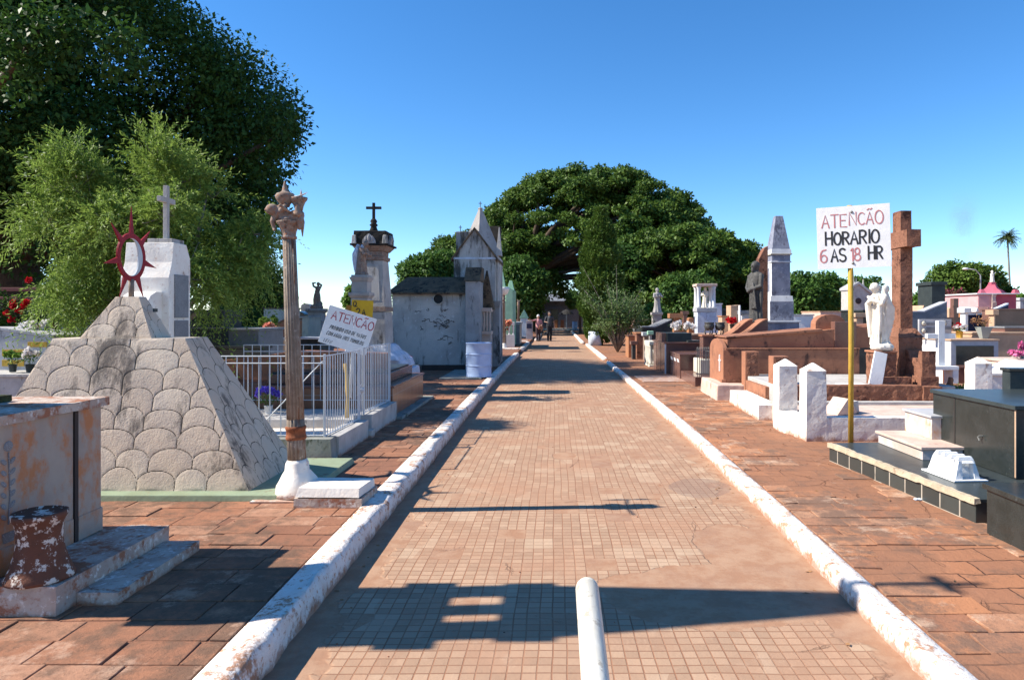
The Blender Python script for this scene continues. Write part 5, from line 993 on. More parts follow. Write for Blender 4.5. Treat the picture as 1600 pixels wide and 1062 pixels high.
b = B(); b.box(-.003, .004, -.003, .012, .19, .73); b.obj('corner_strip', 'tan', t, .002); b = B(); b.box(.6, .75, .25, .45, .7655, .768); b.obj('inset', 'palepink', t, 0)
slabtomb('tomb', 'upper dark granite block behind the big black tomb at the right edge', 4.42, 6.5, 6.64, 6.76, .18, .965, 'darkgrey', 'blackgranite', (), None, .015, .03)
slabtomb('tomb', 'low black granite tomb with thick lid in the bottom right, nearest the camera', 2.93, 5.2, 3.1, 4.64, -.03, .345, 'blackgranite', 'blackgranite', (), None, .02, .04)
t = thing('marble_steps', 'two-tier block of orange-stained marble on the dark platform, left of the big black tomb', 'steps', (3.30, 6.14, ZR + .18)); b = B(); b.box(0, .9, 0, .84, 0, .095); b.obj('lower_block', 'pinkmarble', t, .003); B().box(-.025, .9, -.025, .86, .096, .122).obj('lower_slab', 'palepink', t, .004)
B().box(.27, .9, .34, .84, .123, .325).obj('upper_block', 'pinkmarble', t, .003); B().box(.25, .9, .32, .86, .326, .35).obj('upper_slab', 'lightgrey', t, .004)
# white miniature house (candle house)
ch = G(1493, 751, .263); t = thing('candle_house', 'small white brick-patterned candle house with a notched roof and open front, on the dark platform', 'grave ornament', (ch.x, ch.y, ZR + .18), R(4))
b = B(); b.box(-.03, .25, -.03, .40, 0, .012); b.obj('base', 'whiteclean', t, .002)
b = B(); w0, w1, hh = .19, .12, .15
b.fr(0, .205, .05, .36, .012, .035, .165, .07, .33, .155); b.hexa([(0, 0, .012), (.06, 0, .012), (.06, .055, .012), (0, .055, .012), (.035, .012, .155), (.06, .012, .155), (.06, .055, .155), (.035, .055, .155)]); b.hexa([(.16, 0, .012), (.205, 0, .012), (.205, .055, .012), (.16, .055, .012), (.145, .012, .155), (.165, .012, .155), (.165, .055, .155), (.145, .055, .155)])
b.fr(.061, .159, .0, .05, .14, .061, .144, .012, .05, .155); b.rough(.02, .0015, 20, 3, 3); b.obj('walls', 'whiteclean', t, 0)
for k in range(4): B().fr(.028, .172, .02 + k * .085, .065 + k * .085, .156, .045, .155, .03 + k * .085, .055 + k * .085, .187).obj('roof_notch', 'whiteclean', t, .005)
b = B(); [b.box(.0075 + .008 * i - .001, .0075 + .008 * i + .003, .06, .345, .035 + i * .03, .038 + i * .03) for i in range(4)]; b.obj('brick_courses', 'lightgrey', t, 0)

# --- red rough-hewn cross complex with angel ---
t = thing('red_stone_plot', 'rough red stone kerb and floor surrounding the tall red cross', 'kerb', (0, 0, ZR)); b = B(); b.box(3.32, 5.28, 9.84, 10.06, .1, .46); b.rough(.05, .010, 9, 2); b.obj('front_kerb', 'redgranite', t, 0)
b = B(); b.box(5.285, 5.55, 9.80, 10.1, .1, .45); b.rough(.04, .012, 9, 4); b.obj('corner_block', 'redgranite', t, 0); b = B(); b.box(3.24, 3.42, 10.54, 11.62, -.04, .37); b.rough(.06, .004, 9, 5); b.obj('side_kerb', 'terracotta', t, 0)
B().box(3.3, 5.9, 10.07, 12.1, .0, .43).obj('floor', 'concrete', t, .01)
def rpost(x, y, label):
    t = thing('stone_post', label, 'post', (x, y, ZR)); b = B(); b.box(-.12, .12, -.12, .12, -.05, .85); b.rough(.2, .001, 5, 3); b.obj('post', 'terracotta', t, .006); b = B(); b.box(-.095, .095, -.132, -.119, .22, .83); b.rough(.025, .010, 14, x + y); b.obj('rough_panel', 'redgranite', t, 0)
rpost(3.38, 11.85, 'left red stone post of the red plot, beside the terracotta tomb'); rpost(3.43, 10.5, 'red stone post just behind the rear white pillar')
t = thing('red_stone_cross', 'tall rough red stone cross on a stepped base, the highest thing in the right half', 'cross', (5.49, 10.82, ZR)); b = B(); zt = Z(330, 10.75) - ZR
za, zb_ = Z(387, 10.7) - ZR, Z(361, 10.7) - ZR
b.box(-.095, .095, -.14, .14, 1.2, za); b.box(-.085, .085, -.125, .125, za, zt); b.rough(.05, .004, 7, 3); b.obj('shaft', 'redgranite', t, 0)
b = B(); b.box(-.11, .11, -.36, .36, za + .002, zb_); b.rough(.045, .006, 8, 5); b.obj('arms', 'redgranite', t, 0)
z1 = Z(513, 10.6) - ZR; z2 = Z(527, 10.5) - ZR; b = B(); b.fr(-.20, .18, -.30, .26, z2, -.15, .11, -.20, .2, z1); b.rough(.04, .013, 9, 7); b.obj('sloped_block', 'redgranite', t, 0)
b = B(); b.box(-.20, .15, -.32, .28, .42, z2 - .001); b.rough(.045, .010, 9, 8); b.obj('lower_block', 'redgranite', t, 0)
t = thing('rough_block', 'hollow-topped rough red block in front of the tall red cross base', 'block', (5.41, 10.02, ZR)); zt = Z(549, 10) - ZR; b = B(); b.prism([(.0, .58), (.48, .58), (.48, zt), (.40, zt), (.34, zt - .10), (.12, zt - .12), (.08, zt - .0), (0, zt)], -.03, .17, 'x'); b.rough(.045, .010, 9, 9); b.obj('block', 'redgranite', t, 0); b = B(); b.box(-.06, .20, -.03, .50, .445, .578); b.rough(.045, .008, 9, 9); b.obj('foot', 'redgranite', t, 0)
t = thing('angel_pedestal', 'square rough red stone pedestal under the ivory angel', 'pedestal', (4.80, 10.25, ZR)); zt = Z(548, 10.25) - ZR; b = B(); b.box(0, .32, 0, .30, .43, zt - .03); b.rough(.04, .010, 9, 3); b.obj('block', 'redgranite', t, 0); B().box(-.025, .33, -.02, .31, zt - .029, zt).obj('top_slab', 'terracotta', t, .006)
b = B(); b.box(-.04, .46, -.16, -.015, .431, .56); b.rough(.04, .009, 9, 3); b.obj('step', 'redgranite', t, 0)
t = thing('angel_statue', 'ivory stone angel bowing over crossed arms, long folded wings, before the red cross', 'statue', (4.955, 10.39, ZR + zt), R(-74)); b = B(); sc = 1.0
b.ball((0, .02, .05), .165, 1.05, 1.0, .55); b.ball((.03, -.08, .05), .11, 1.2, 1, .6)
robe(b, [(.06, .12, .12, 0, .02), (.14, .10, .095, 0, .02), (.30, .09, .085, 0, .01), (.50, .09, .08, .0, .0), (.64, .082, .07, 0, -.02), (.74, .10, .068, 0, -.045), (.83, .105, .06, 0, -.07), (.875, .055, .045, 0, -.08)], 9, .17)
b.limb([(-.12, -.04, .81), (-.15, -.12, .70), (-.03, -.19, .74), (.05, -.19, .79)], [.045, .038, .032, .024], 9); b.limb([(.12, -.04, .81), (.15, -.12, .71), (.04, -.20, .76), (-.05, -.19, .81)], [.045, .038, .030, .024], 9); b.tube([(-.12, -.14, .72), (-.11, -.13, .5), (-.10, -.11, .2)], [.045, .04, .03], 8); b.tube([(.11, -.13, .72), (.10, -.11, .45), (.07, -.10, .25)], [.04, .03, .02], 8)
for k in range(5): b.tube([(-.07 + .03 * k, -.095, .68), (-.075 + .037 * k, -.10, .42), (-.09 + .042 * k, -.115, .08)], [.012, .016, .018], 6)
b.limb([(0, -.05, .86), (0, -.10, .91)], [.045, .04]); head(b, (0, -.13, .955), .068, R(-38)); b.obj('body', 'angelwhite', t, remesh=.0062)
for s_ in (-1, 1): b = B(); wing(b, (s_ * .075, .0, .95), (s_ * .05, .10, .10), .15, .026, s_, 8); b.ball((s_ * .08, .02, .93), .05, .6, 1.2, 1.2); b.obj('wing', 'angelwhite', t, remesh=.0065)
t = tag(B().fr(-.10, .10, -.014, .014, 0, -.095, .095, -.014, .014, .50).obj('leaning_slab', 'whiteclean', None, .004), 'blank white marble slab leaning against the angel pedestal', 'slab'); c = G(1357, 598, .54); t.location = (c.x, 10.06, ZR + .445); t.rotation_euler = (R(-8), R(14), 0)
t = tag(B().box(-.19, .19, -.1, .1, 0, .02).obj('fallen_slab', 'whiteclean', None, .004, loc=(X(1332, 10.2), 10.25, ZR + .433)), 'small white marble slab lying flat left of the leaning one', 'slab')

# --- terracotta tomb ---
TX, TYY = 3.05, 12.2; t = thing('tomb', 'long terracotta tomb with small white cross on its rounded end, behind red stone posts', 'tomb', (TX, TYY, ZR)); zt = zr(546, 12.2); W_ = X(1343, 12.2) - TX
b = B(); b.hexa([(-.27, -.4, -.04), (3, -.4, -.04), (3, .0, -.04), (-.22, 1.15, -.04), (-.25, -.38, .27), (3, -.38, .27), (3, .0, .27), (-.2, 1.13, .27)]); b.rough(.08, .012, 3, 4); b.obj('pink_kerb', 'palepink', t, .03)
b = B(); b.box(0, W_, 0, 1.05, .1, zt); b.rough(.3, .003, 4, 2); b.obj('body', 'terracotta', t, .01); B().box(-.012, W_ + .01, -.012, 1.06, zt + .001, zt + .025).obj('ledge', 'terracotta', t, .005)
b = B(); b.box(.02, .55, -.03, .0, .1, .32); b.rough(.05, .012, 8, 4); b.obj('rough_foot', 'redgranite', t, 0)
b = B(); z0 = zt + .026; b.prism([(.05, z0), (2.75, z0), (2.75, zr(508, 12.5)), (.05, zr(529, 12.3))], .12, .95, 'y'); b.rough(.3, .003, 4, 7); b.obj('sloping_cover', 'terracotta', t, .008)
b = B(); b.prism([(.02, zr(528, 12.3)), (1.75, zr(518, 12.4)), (1.75, zr(513.5, 12.4)), (.02, zr(526, 12.3))], .08, .99, 'y'); b.obj('raised_panel', 'terracotta', t, .004); b = B(); b.prism([(1.76, zr(518, 12.4)), (2.85, zr(510, 12.4)), (2.85, zr(506, 12.4)), (1.76, zr(513.5, 12.4))], .3, .99, 'y'); b.obj('upper_panel', 'terracotta', t, .004)
b = B(); b.prism([(0, .1), (1.06, .1)] + [(.53 + .53 * math.cos(R(a)), zt - .02 + .2 * math.sin(R(a))) for a in range(0, 181, 15)], -.055, .02, 'x'); b.obj('rounded_end', 'terracotta', t, .006)
b = B(); cross(b, -.065, .22, .46, .30, .16, .02, .035, .62, axis='y'); b.obj('white_cross', 'whiteclean', t, .002); B().box(-.09, 0.0, -.015, .09, .02, .33).obj('corner_foot', 'terracotta', t, .01)
hx = X(1268, 12.7) - TX; hw = X(1322, 12.7) - X(1268, 12.7); zh = zr(491, 12.7); b = B(); b.prism([(hx, zt), (hx + hw * .86, zt)] + [(hx + hw * .43 + hw * .43 * math.cos(R(a)), zh - .17 + .17 * math.sin(R(a))) for a in range(0, 181, 18)], .3, .55, 'y'); b.rough(.12, .006, 5, 3); b.obj('headstone', 'terracotta', t, .006)
b = B(); b.box(hx + hw * .42, hx + hw + .02, .10, .29, zt, zh - .13); b.obj('head_block', 'browngranite', t, .008)
# --- iron fence with step ---
t = thing('brown_step', 'brown stone step carrying the small iron fence', 'step', (2.88, 14.1, ZR)); B().box(0, 1.3, 0, 1.6, -.03, .20).obj('step', 'browngranite', t, .01)
t = thing('iron_fence', 'small grey iron fence with pointed bars and a scrolled top rail, on the brown step', 'fence', (2.93, 14.25, ZR + .20)); x0, x1 = X(1082, 14.25) - 2.93, X(1104, 14.25) - 2.93 + .05; zt = zr(545, 14.2) - .20; b = B(); n = 6
for k in range(n + 1):
    x = .03 + (x1 - .03) * k / n * 1.0; b.cb(x, 0, 0, zt, .014, .014); b.lathe([(.014, 0), (.002, .045)], 6, (x, 0, zt))
b.box(.0, x1 + .02, -.012, .012, zt * .93, zt * .95); b.box(0, x1 + .02, -.012, .012, zt * .74, zt * .77); b.box(0, x1 + .02, -.012, .012, .04, .06)
for k in range(n): x = .03 + (x1 - .03) * (k + .5) / n; b.tube([(x - .014, 0, zt * .8), (x, 0, zt * .9), (x + .014, 0, zt * .8)], .004, 5)
b.obj('front_panel', 'iron', t, 0); b = B(); [b.cb(x1 + .04, .22 + k * .24, 0, zt * .9, .012, .012) for k in range(5)]; b.box(x1 + .03, x1 + .05, 0, 1.2, zt * .88, zt * .9); b.obj('side_panel', 'iron', t, 0)
tag(B().box(0, .55, 0, .7, 0, .32).obj('cream_box', 'cream', None, .02, loc=(X(1092, 14.7) + .02, 14.7, ZR + .2)), 'cream stone box behind the bars of the small iron fence', 'box')
# --- brown polished tombs ---
t = slabtomb('tomb', 'smaller brown polished tomb with pale streaks on its end, left of the small iron fence', 2.86, 3.75, 15.7, 17.0, -.03, zr(553, 15.7), 'browngranite', 'browngranite', (.75,), .04, .01)
b = B(); [b.fr(-.003, 0, .1 + k * .42, .3 + k * .42, .38, -.003, 0, .2 + k * .42, .42 + k * .42, .45) for k in range(3)]; b.obj('pale_letters', 'whitemarble', t, 0)
t = slabtomb('tomb', 'long dark brown granite tomb with steel-edged corner, behind the smaller brown one', 2.74, 2.74 + (X(1100, 17.2) - X(1041, 17.2)) * 1.15, 17.1, 19.1, -.03, zr(535, 17.1), 'browngranite', 'browngranite', (.7, 1.4), .05, .03)
b = B(); b.box(-.006, .03, -.012, 0, 0, .75); b.obj('corner_strip', 'steel', t, 0); B().box(.12, .75, .4, 1.4, zr(535, 17.1), zr(521, 17.1)).obj('head_block', 'darkgrey', t, .008); B().box(-.01, .11, .5, 1.5, zr(535, 17.1), zr(521, 17.1)).obj('head_block', 'browngranite', t, .008)
B().box(.6, 1.05, .1, .35, zr(535, 17.1), zr(532, 17.1)).obj('cover', 'darkgrey', t, .004)
t = thing('balustrade', 'short cream balustrade of plump balusters beside the long brown tomb', 'balustrade', (X(1008, 20.2), 19.3, ZR)); b = B(); b.box(0, .3, 0, 1.1, 0, .06); b.box(0, .3, 0, 1.1, .62, .72); b.obj('rails', 'cream', t, .008)
for k in range(4): B().lathe([(.075, .06), (.05, .12), (.085, .26), (.05, .48), (.06, .56), (.075, .62)], 14, (.06, .12 + k * .28, 0)).obj('baluster', 'cream', t, 0, True)
B().box(.18, .22, .0, 1.1, .06, .62).obj('backing', 'concrete', t, 0)
tag(B().hexa([(0, 0, 0), (1.35, .1, 0), (1.0, 1.6, 0), (-.05, 1.5, 0), (0, 0, .012), (1.35, .1, .012), (1.0, 1.6, .012), (-.05, 1.5, .012)]).obj('pale_paving_slab', 'concrete', None, .004, loc=(X(1012, 15.2) - .12, 15.0, ZR)), 'pale concrete slab set across the right walkway before the brown tombs', 'slab')

# --- generic background tombs from a table ---
def bt(label, pxl, pxr, ptop, Y, depth, mat, lid=None, kind='box', name='tomb', cat='tomb', ext=None, z0=-.05, plq=None, pbot=None):
    x0, x1 = X(pxl, Y), X(pxr, Y); g_ = ZR if x0 > 0 else ZL; zt = Z(ptop, Y) - g_; t = thing(name, label, cat, (x0, Y, g_)); W_ = x1 - x0; lid = lid or mat
    if pbot: z0 = Z(pbot, Y) - g_
    if kind == 'box':
        B().box(0, W_, 0, depth, z0, zt - .04).obj('body', mat, t, .006); B().box(-.025, W_ + .025, -.025, depth + .02, zt - .039, zt).obj('lid', lid, t, .005)
    elif kind == 'slope':   # ext = top pixel at the left end
        zl = Z(ext, Y) - g_; B().prism([(0, z0), (W_, z0), (W_, zt), (W_ * .42, zl), (0, zl)], 0, depth, 'y').obj('body', mat, t, .006); B().prism([(0, zl + .001), (W_ * .42, zl + .001), (W_, zt + .001), (W_, zt + .04), (W_ * .41, zl + .04), (0, zl + .04)], -.01, depth + .01, 'y').obj('coping', lid, t, .004)
    elif kind == 'stele':
        B().box(0, W_, 0, depth, z0, zt - .12).obj('slab', mat, t, .01); B().box(-.05, W_ + .05, -.05, depth + .05, zt - .118, zt).obj('cap', lid, t, .008)
    elif kind == 'arch':
        B().prism([(0, z0), (W_, z0)] + [(W_ / 2 + W_ / 2 * math.cos(R(a)), zt - W_ * .3 + W_ * .3 * math.sin(R(a))) for a in range(0, 181, 15)], 0, depth, 'y').obj('slab', mat, t, .008); B().box(-.05, W_ + .05, -.05, depth + .06, z0, z0 + .1).obj('foot', lid, t, .006)
    elif kind == 'cross':
        b = B(); cross(b, W_ / 2, depth / 2, z0 + .2, zt - z0 - .2, W_, W_ * .24, depth * .6, .62); b.obj('cross', mat, t, .005); B().box(-.05, W_ + .05, -.05, depth + .05, z0, z0 + .199).obj('foot', lid, t, .01)
    elif kind == 'roof':
        B().box(0, W_, 0, depth, z0, zt - (zt - z0) * .3).obj('body', mat, t, .008); zz = zt - (zt - z0) * .3; B().prism([(-.06, zz + .001), (W_ + .06, zz + .001), (W_ / 2, zt)], -.06, depth + .06, 'y').obj('roof', lid, t, .006)
    if plq: B().box(W_ * plq[0], W_ * plq[1], -.02, .0, z0 + (zt - z0) * plq[2], z0 + (zt - z0) * plq[3]).obj('plaque', plq[4], t, .004)
    return t
# right, beyond the brown tombs
bt('patterned brown tile ledge under the white flowers, behind the long brown tomb', 1052, 1180, 522, 20.5, 1.2, 'browntile', 'tan')
bt('small brown pedestal block carrying the left bronze urn', 1098.5, 1115, 523, 14.9, .35, 'browngranite', 'terracotta', 'box')
bt('small brown pedestal block carrying the right bronze urn', 1115.5, 1138, 523, 14.9, .35, 'browngranite', 'terracotta', 'box')
for i, (px, lb) in enumerate(((1108, 'left of the twin dark bronze urns on short legs'), (1125, 'right of the twin dark bronze urns on short legs'))):
    t = thing('bronze_urn', lb, 'urn', (X(px, 15.08), 15.08, zr(523, 14.9) + ZR), group='twin bronze urns'); b = B(); b.lathe([(.05, .09), (.10, .13), (.115, .19), (.095, .235), (.105, .25), (.11, .27), (.09, .272)], 24, flute=.06, nf=9); b.rough(.03, .006, 16, i + 2, 2); b.obj('bowl', 'bronze', t, 0, True)
    for k in range(3): a = 2 * PI * k / 3 + .5; B().tube([(.08 * math.cos(a), .08 * math.sin(a), .13), (.10 * math.cos(a), .10 * math.sin(a), .06), (.075 * math.cos(a), .075 * math.sin(a), .0)], [.014, .012, .018], 8).obj('leg', 'bronze', t, 0, True)
for (pa, pb, Yw, lb) in ((1137, 1162, 15.6, 'left curved brown stone scroll at the feet of the bronze figure'), (1158, 1186, 15.2, 'right curved brown stone scroll beside the obelisk base')):
    x0, x1 = X(pa, Yw), X(pb + 14, Yw); W_ = x1 - x0; z0, z1 = zr(524, Yw), zr(500, Yw); pts = [(W_ * q, z0 + (z1 - z0) * (q * q * (3 - 2 * q))) for q in [k / 10 for k in range(11)]]
    t = thing('scroll', lb, 'scroll', (x0, Yw, ZR)); B().prism([(W_, .0), (0, 0)] + pts, 0, .5, 'y').obj('slab', 'browngranite', t, .008)
    b = B(); [b.prism([pts[k], pts[k + 1], (pts[k + 1][0], pts[k + 1][1] + .03), (pts[k][0], pts[k][1] + .03)], -.02, .52, 'y') for k in range(10)]; b.obj('coping', 'terracotta', t, 0)
# bronze robed figure
BX = X(1181, 16.2); zf = zr(514, 16.2); Hs = zr(409, 16.2) - zf
bt('brown block under the robed bronze statue', 1168, 1197, 514, 15.95, .6, 'browngranite', 'browngranite', 'box', 'pedestal', 'pedestal')
t = thing('robed_statue', 'dark bronze robed bearded figure standing with folded hands, left of the obelisk', 'statue', (BX, 16.2, ZR + zf), R(-60)); b = B(); q = Hs
robe(b, [(0, .185, .15, 0, 0), (.08 * q, .17, .14, 0, 0), (.35 * q, .155, .125, 0, 0), (.52 * q, .165, .13, 0, 0), (.66 * q, .17, .125, 0, -.01), (.78 * q, .195, .12, 0, -.0), (.83 * q, .17, .10, 0, 0), (.86 * q, .07, .06, 0, -.01)], 10, .10, 60)
b.limb([(-.17, 0, .79 * q), (-.21, -.06, .62 * q), (-.05, -.19, .56 * q)], [.06, .055, .045]); b.limb([(.17, 0, .79 * q), (.21, -.06, .63 * q), (.02, -.20, .58 * q)], [.06, .055, .045])
for k in range(4): b.tube([(-.16 + k * .03, -.09, .80 * q), (-.05 + k * .05, -.165, .60 * q), (.02 + k * .045, -.15, .30 * q)], [.02, .024, .018], 6)
b.tube([(.19, -.02, .62 * q), (.19, -.03, .4 * q), (.17, -.03, .15 * q)], [.05, .04, .02], 8); b.limb([(0, 0, .85 * q), (0, -.02, .89 * q)], [.06, .055]); head(b, (0, -.03, .935 * q), .105, R(-8), True, True); b.obj('body', 'bronze', t, remesh=.013)
b = B(); y_ = 16.6; b.prism([(X(1183, y_), zr(505, y_)), (X(1200, y_), zr(505, y_)), (X(1200, y_), zr(384, y_)), (X(1194, y_), zr(388, y_)), (X(1186, y_), zr(404, y_)), (X(1183.5, y_), zr(425, y_))], y_, y_ + .25, 'y')
t = thing('curved_stele', 'tall red-brown curved slab rising behind the robed bronze statue', 'stele', (0, 0, ZR)); b.obj('slab', 'redgranite', t, .01)
# obelisk
OX0, OX1, OY = X(1200, 17), X(1250, 17), 17.0; t = thing('obelisk', 'white and blue-grey marble obelisk on stepped blocks', 'obelisk', ((OX0 + OX1) / 2, OY + .45, ZR)); w_ = OX1 - OX0; zo = lambda py: Z(py, OY) - ZR
def two(b0, zA, wA, zB, wB, nm, front='bluemarble'):
    b = B(); b.cf(0, 0, zA, wA, wA, zB, wB, wB); b.obj(nm, front, t, .006)
two(0, 0, w_, zo(504), w_, 'base_block'); two(0, zo(504) + .001, w_ + .07, zo(501), w_ + .07, 'base_slab', 'whitemarble'); sw = (1239 - 1202) * 17.2 / F; two(0, zo(501) + .001, sw, zo(471), sw * .99, 'pedestal'); two(0, zo(471) + .001, sw * .99, zo(462), sw * .92, 'white_band', 'whitemarble'); sw2 = (1234 - 1205) * 17.2 / F; two(0, zo(462) + .001, sw2, zo(409), sw2 * .98, 'shaft'); two(0, zo(409) + .001, sw2 * 1.10, zo(407), sw2 * 1.10, 'fillet', 'whitemarble'); two(0, zo(407) + .001, sw2, zo(397), sw2, 'neck'); two(0, zo(397) + .001, sw2 * 1.14, zo(395), sw2 * 1.18, 'cornice', 'cream'); two(0, zo(395) + .001, sw2 * 1.1, zo(388), sw2 * 1.06, 'upper_band', 'whitemarble'); two(0, zo(388) + .001, sw2 * .98, zo(334), sw2 * .40, 'spire')
for (a0, a1, ww) in ((501, 471, sw), (462, 409, sw2), (525, 504, w_)):
    b = B(); za_, zb2 = zo(a0) + .004, zo(a1) - .004; b.box(-ww / 2 - .006, -ww / 2 + .004, -ww / 2 + .002, ww / 2 - .01, max(0, za_), zb2); b.obj('white_facing', 'whitemarble', t, .002)
b = B(); pts = [(-.07, zo(455)), (.07, zo(455)), (.07, zo(425)), (.05, zo(419)), (0, zo(416)), (-.05, zo(419)), (-.07, zo(425))]; b.prism(pts, -sw2 / 2 - .010, -sw2 / 2 - .002, 'x'); b.obj('niche', 'bluemarble', t, 0)
b = B(); b.box(-sw / 2 - .012, -sw / 2 - .004, -.07, .05, zo(494), zo(478)); b.obj('plaque', 'lightgrey', t, 0)
# columned shrine
KX, KY = X(1104.5, 24), 24.0; zk = lambda py: Z(py, KY) - ZR; t = thing('columned_shrine', 'small white open shrine of four columns on a pale mauve block, a pale statue inside', 'shrine', (KX, KY + .35, ZR)); w_ = 29 * KY / F
b = B(); b.cb(0, 0, 0, zk(487), w_, w_); b.obj('block', 'bluewhite', t, .01); b = B(); b.cb(0, 0, zk(487) + .001, zk(481), w_ * 1.08, w_ * 1.08); b.obj('slab', 'lightgrey', t, .008); B().cb(0, 0, zk(447), zk(443), w_ * 1.12, w_ * 1.12).obj('roof_slab', 'palepink', t, .01)
for sx in (-1, 1):
    for sy in (-1, 1): B().lathe([(.085, zk(481)), (.085, zk(479)), (.07, zk(478)), (.062, zk(452)), (.085, zk(449)), (.085, zk(447))], 16, (sx * w_ * .40, sy * w_ * .38, 0)).obj('column', 'whitemarble', t, 0, True)
t = thing('statue', 'pale cream figure standing between the columns of the small open shrine', 'statue', (KX, KY + .35, ZR + zk(480.5)), R(-30)); b = B(); q = (zk(449) - zk(480.5)); robe(b, [(0, .12, .1, 0, 0), (.1, .10, .09, 0, 0), (.4 * q, .085, .08, .01, 0), (.7 * q, .10, .07, .02, 0), (.82 * q, .1, .06, .02, 0), (.86 * q, .04, .04, .02, 0)], 8, .1); b.limb([(.1, 0, .8 * q), (.13, -.05, .62 * q), (.03, -.1, .6 * q)], [.035, .03, .025], 8); b.limb([(-.07, 0, .8 * q), (-.1, -.05, .62 * q), (.0, -.1, .65 * q)], [.035, .03, .025], 8); head(b, (.02, -.01, .93 * q), .058); b.obj('body', 'angelwhite', t, remesh=.011)
flowers('white_flowers', 'mound of white flowers on the tile ledge behind the long brown tomb', (X(1067, 20.6), 20.7, zr(522, 20.5) + ZR), 'petalw', 16, .42, .3, 'pot', .11, potr=.06, poth=.1)
# orange pedestal pair, flowers, tan stele group
bt('orange granite pulpit-shaped headstone behind the white flowers', 1053, 1063, 491, 22.5, .3, 'orange', 'orange', 'stele'); 
t = thing('orange_shelf', 'orange granite shelf topping the pulpit-shaped stone', 'headstone', (X(1046, 22.45), 22.4, ZR)); B().box(0, X(1067, 22.4) - X(1046, 22.4), 0, .45, zr(497, 22.4) + .0, zr(491, 22.4) + .03).obj('shelf', 'orange', t, .006)
bt('slim orange granite stele left of the columned shrine', 1076, 1084, 496, 23, .35, 'orange', 'orange', 'arch')
bt('tall dark brown stele between the orange stones', 1068, 1074, 486, 24.5, .3, 'browngranite', 'browngranite', 'stele')
bt('dark terraced tomb in shade behind the bush', 1005, 1050, 500, 27, 2, 'darkgrey', 'greygranite', 'slope', ext=512)  # coping colour darkened in place of the shade here
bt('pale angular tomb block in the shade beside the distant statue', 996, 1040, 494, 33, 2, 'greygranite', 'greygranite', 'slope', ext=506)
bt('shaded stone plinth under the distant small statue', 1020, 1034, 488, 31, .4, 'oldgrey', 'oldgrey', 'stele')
t = thing('statue', 'distant grey statue in tree shade between bush and columned shrine', 'statue', (X(1027, 31.2), 31.2, Z(488, 31)), R(10)); b = B(); robe(b, [(0, .2, .18, 0, 0), (.3, .14, .12, 0, 0), (.6, .13, .11, 0, 0), (.85, .15, .1, 0, 0), (.92, .06, .06, 0, 0)], 8, .1); head(b, (0, 0, 1.02), .09); b.limb([(.14, 0, .85), (.2, -.1, .7), (.05, -.18, .75)], [.05, .045, .035], 8); b.limb([(-.14, 0, .85), (-.2, -.1, .7), (-.05, -.18, .72)], [.05, .045, .035], 8); b.obj('body', 'oldgrey', t, remesh=.02)  # statue coloured darker to imitate the tree shade
bt('low red-brown box tomb with an orange corner, left of the painted post', 995, 1006, 520, 23.0, 1.2, 'redgranite', 'orange')
bt('squat orange-brown block tomb nearest the bush', 982, 993, 524, 23.6, 1.0, 'orange', 'browngranite')
bt('small dark pedestal between the two orange tombs', 988, 993.5, 533, 22.6, .3, 'darkgrey', 'browngranite', 'stele')
bt('red and white striped upright slab left of the cream balustrade', 1006.5, 1013, 519, 22, .3, 'cherub', 'lightgrey', 'stele')
bt('thin green-streaked white post above the cream balustrade', 1014.5, 1018.5, 517, 21.8, .12, 'oldwhite', 'mint', 'stele')
bt('tan brick-faced stele stepped at one side, behind the red flowers', 1142, 1156, 478, 22, .6, 'tan', 'tan', 'slope', ext=479)
bt('low tan granite block left of the red flowers', 1128, 1138, 493, 21.5, .5, 'tan', 'orange')
bt('grey-brown plaque stele right of the thin white cross', 1159, 1171, 485, 21, .3, 'lightgrey', 'greygranite', 'stele', plq=(.3, .7, .6, .8, 'browngranite'))
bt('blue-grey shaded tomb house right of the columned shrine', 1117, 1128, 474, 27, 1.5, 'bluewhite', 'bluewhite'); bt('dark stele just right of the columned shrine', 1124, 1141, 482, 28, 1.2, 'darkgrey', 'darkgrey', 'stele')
bt('thin white cross on a flared foot, left of the bronze statue', 1153, 1161, 477, 20.8, .2, 'whiteclean', 'whiteclean', 'cross', 'stone_cross', 'cross')
flowers('red_flowers', 'red flowers in a dark pot between tan stones, left of the bronze statue', (X(1144, 20.6), 20.6, zr(513, 20.6) + ZR), 'petalr', 12, .16, .22, 'darkgrey', .09, potr=.08, poth=.13)
bt('low white-tiled wall between the obelisk and the signpost', 1240, 1271, 491, 20, 1.2, 'whiteclean', 'lightgrey', plq=None)
bt('low white-tiled bench tomb right of the obelisk foot', 1245, 1280, 519, 18.5, .8, 'whiteclean', 'whitemarble')
bt('pink wall tomb low behind the signpost', 1282, 1326, 486, 26, 2, 'palepink', 'tan')
bt('brown-lettered beige headstone right of the mustard pole', 1338, 1349, 489, 19, .25, 'tan', 'tan', 'stele')
bt('black polished tomb with a white rim, right of the mustard pole', 1349, 1395, 484, 19.2, 1.5, 'blackgranite', 'darkgrey')
bt('dark green-grey low tomb between pole and angel', 1322, 1372, 523, 15.5, 1.3, 'darkgrey', 'greygranite')
bt('dark brown tomb row behind the angel pedestal', 1325, 1372, 508, 17, 1.0, 'greygranite', 'lightgrey')
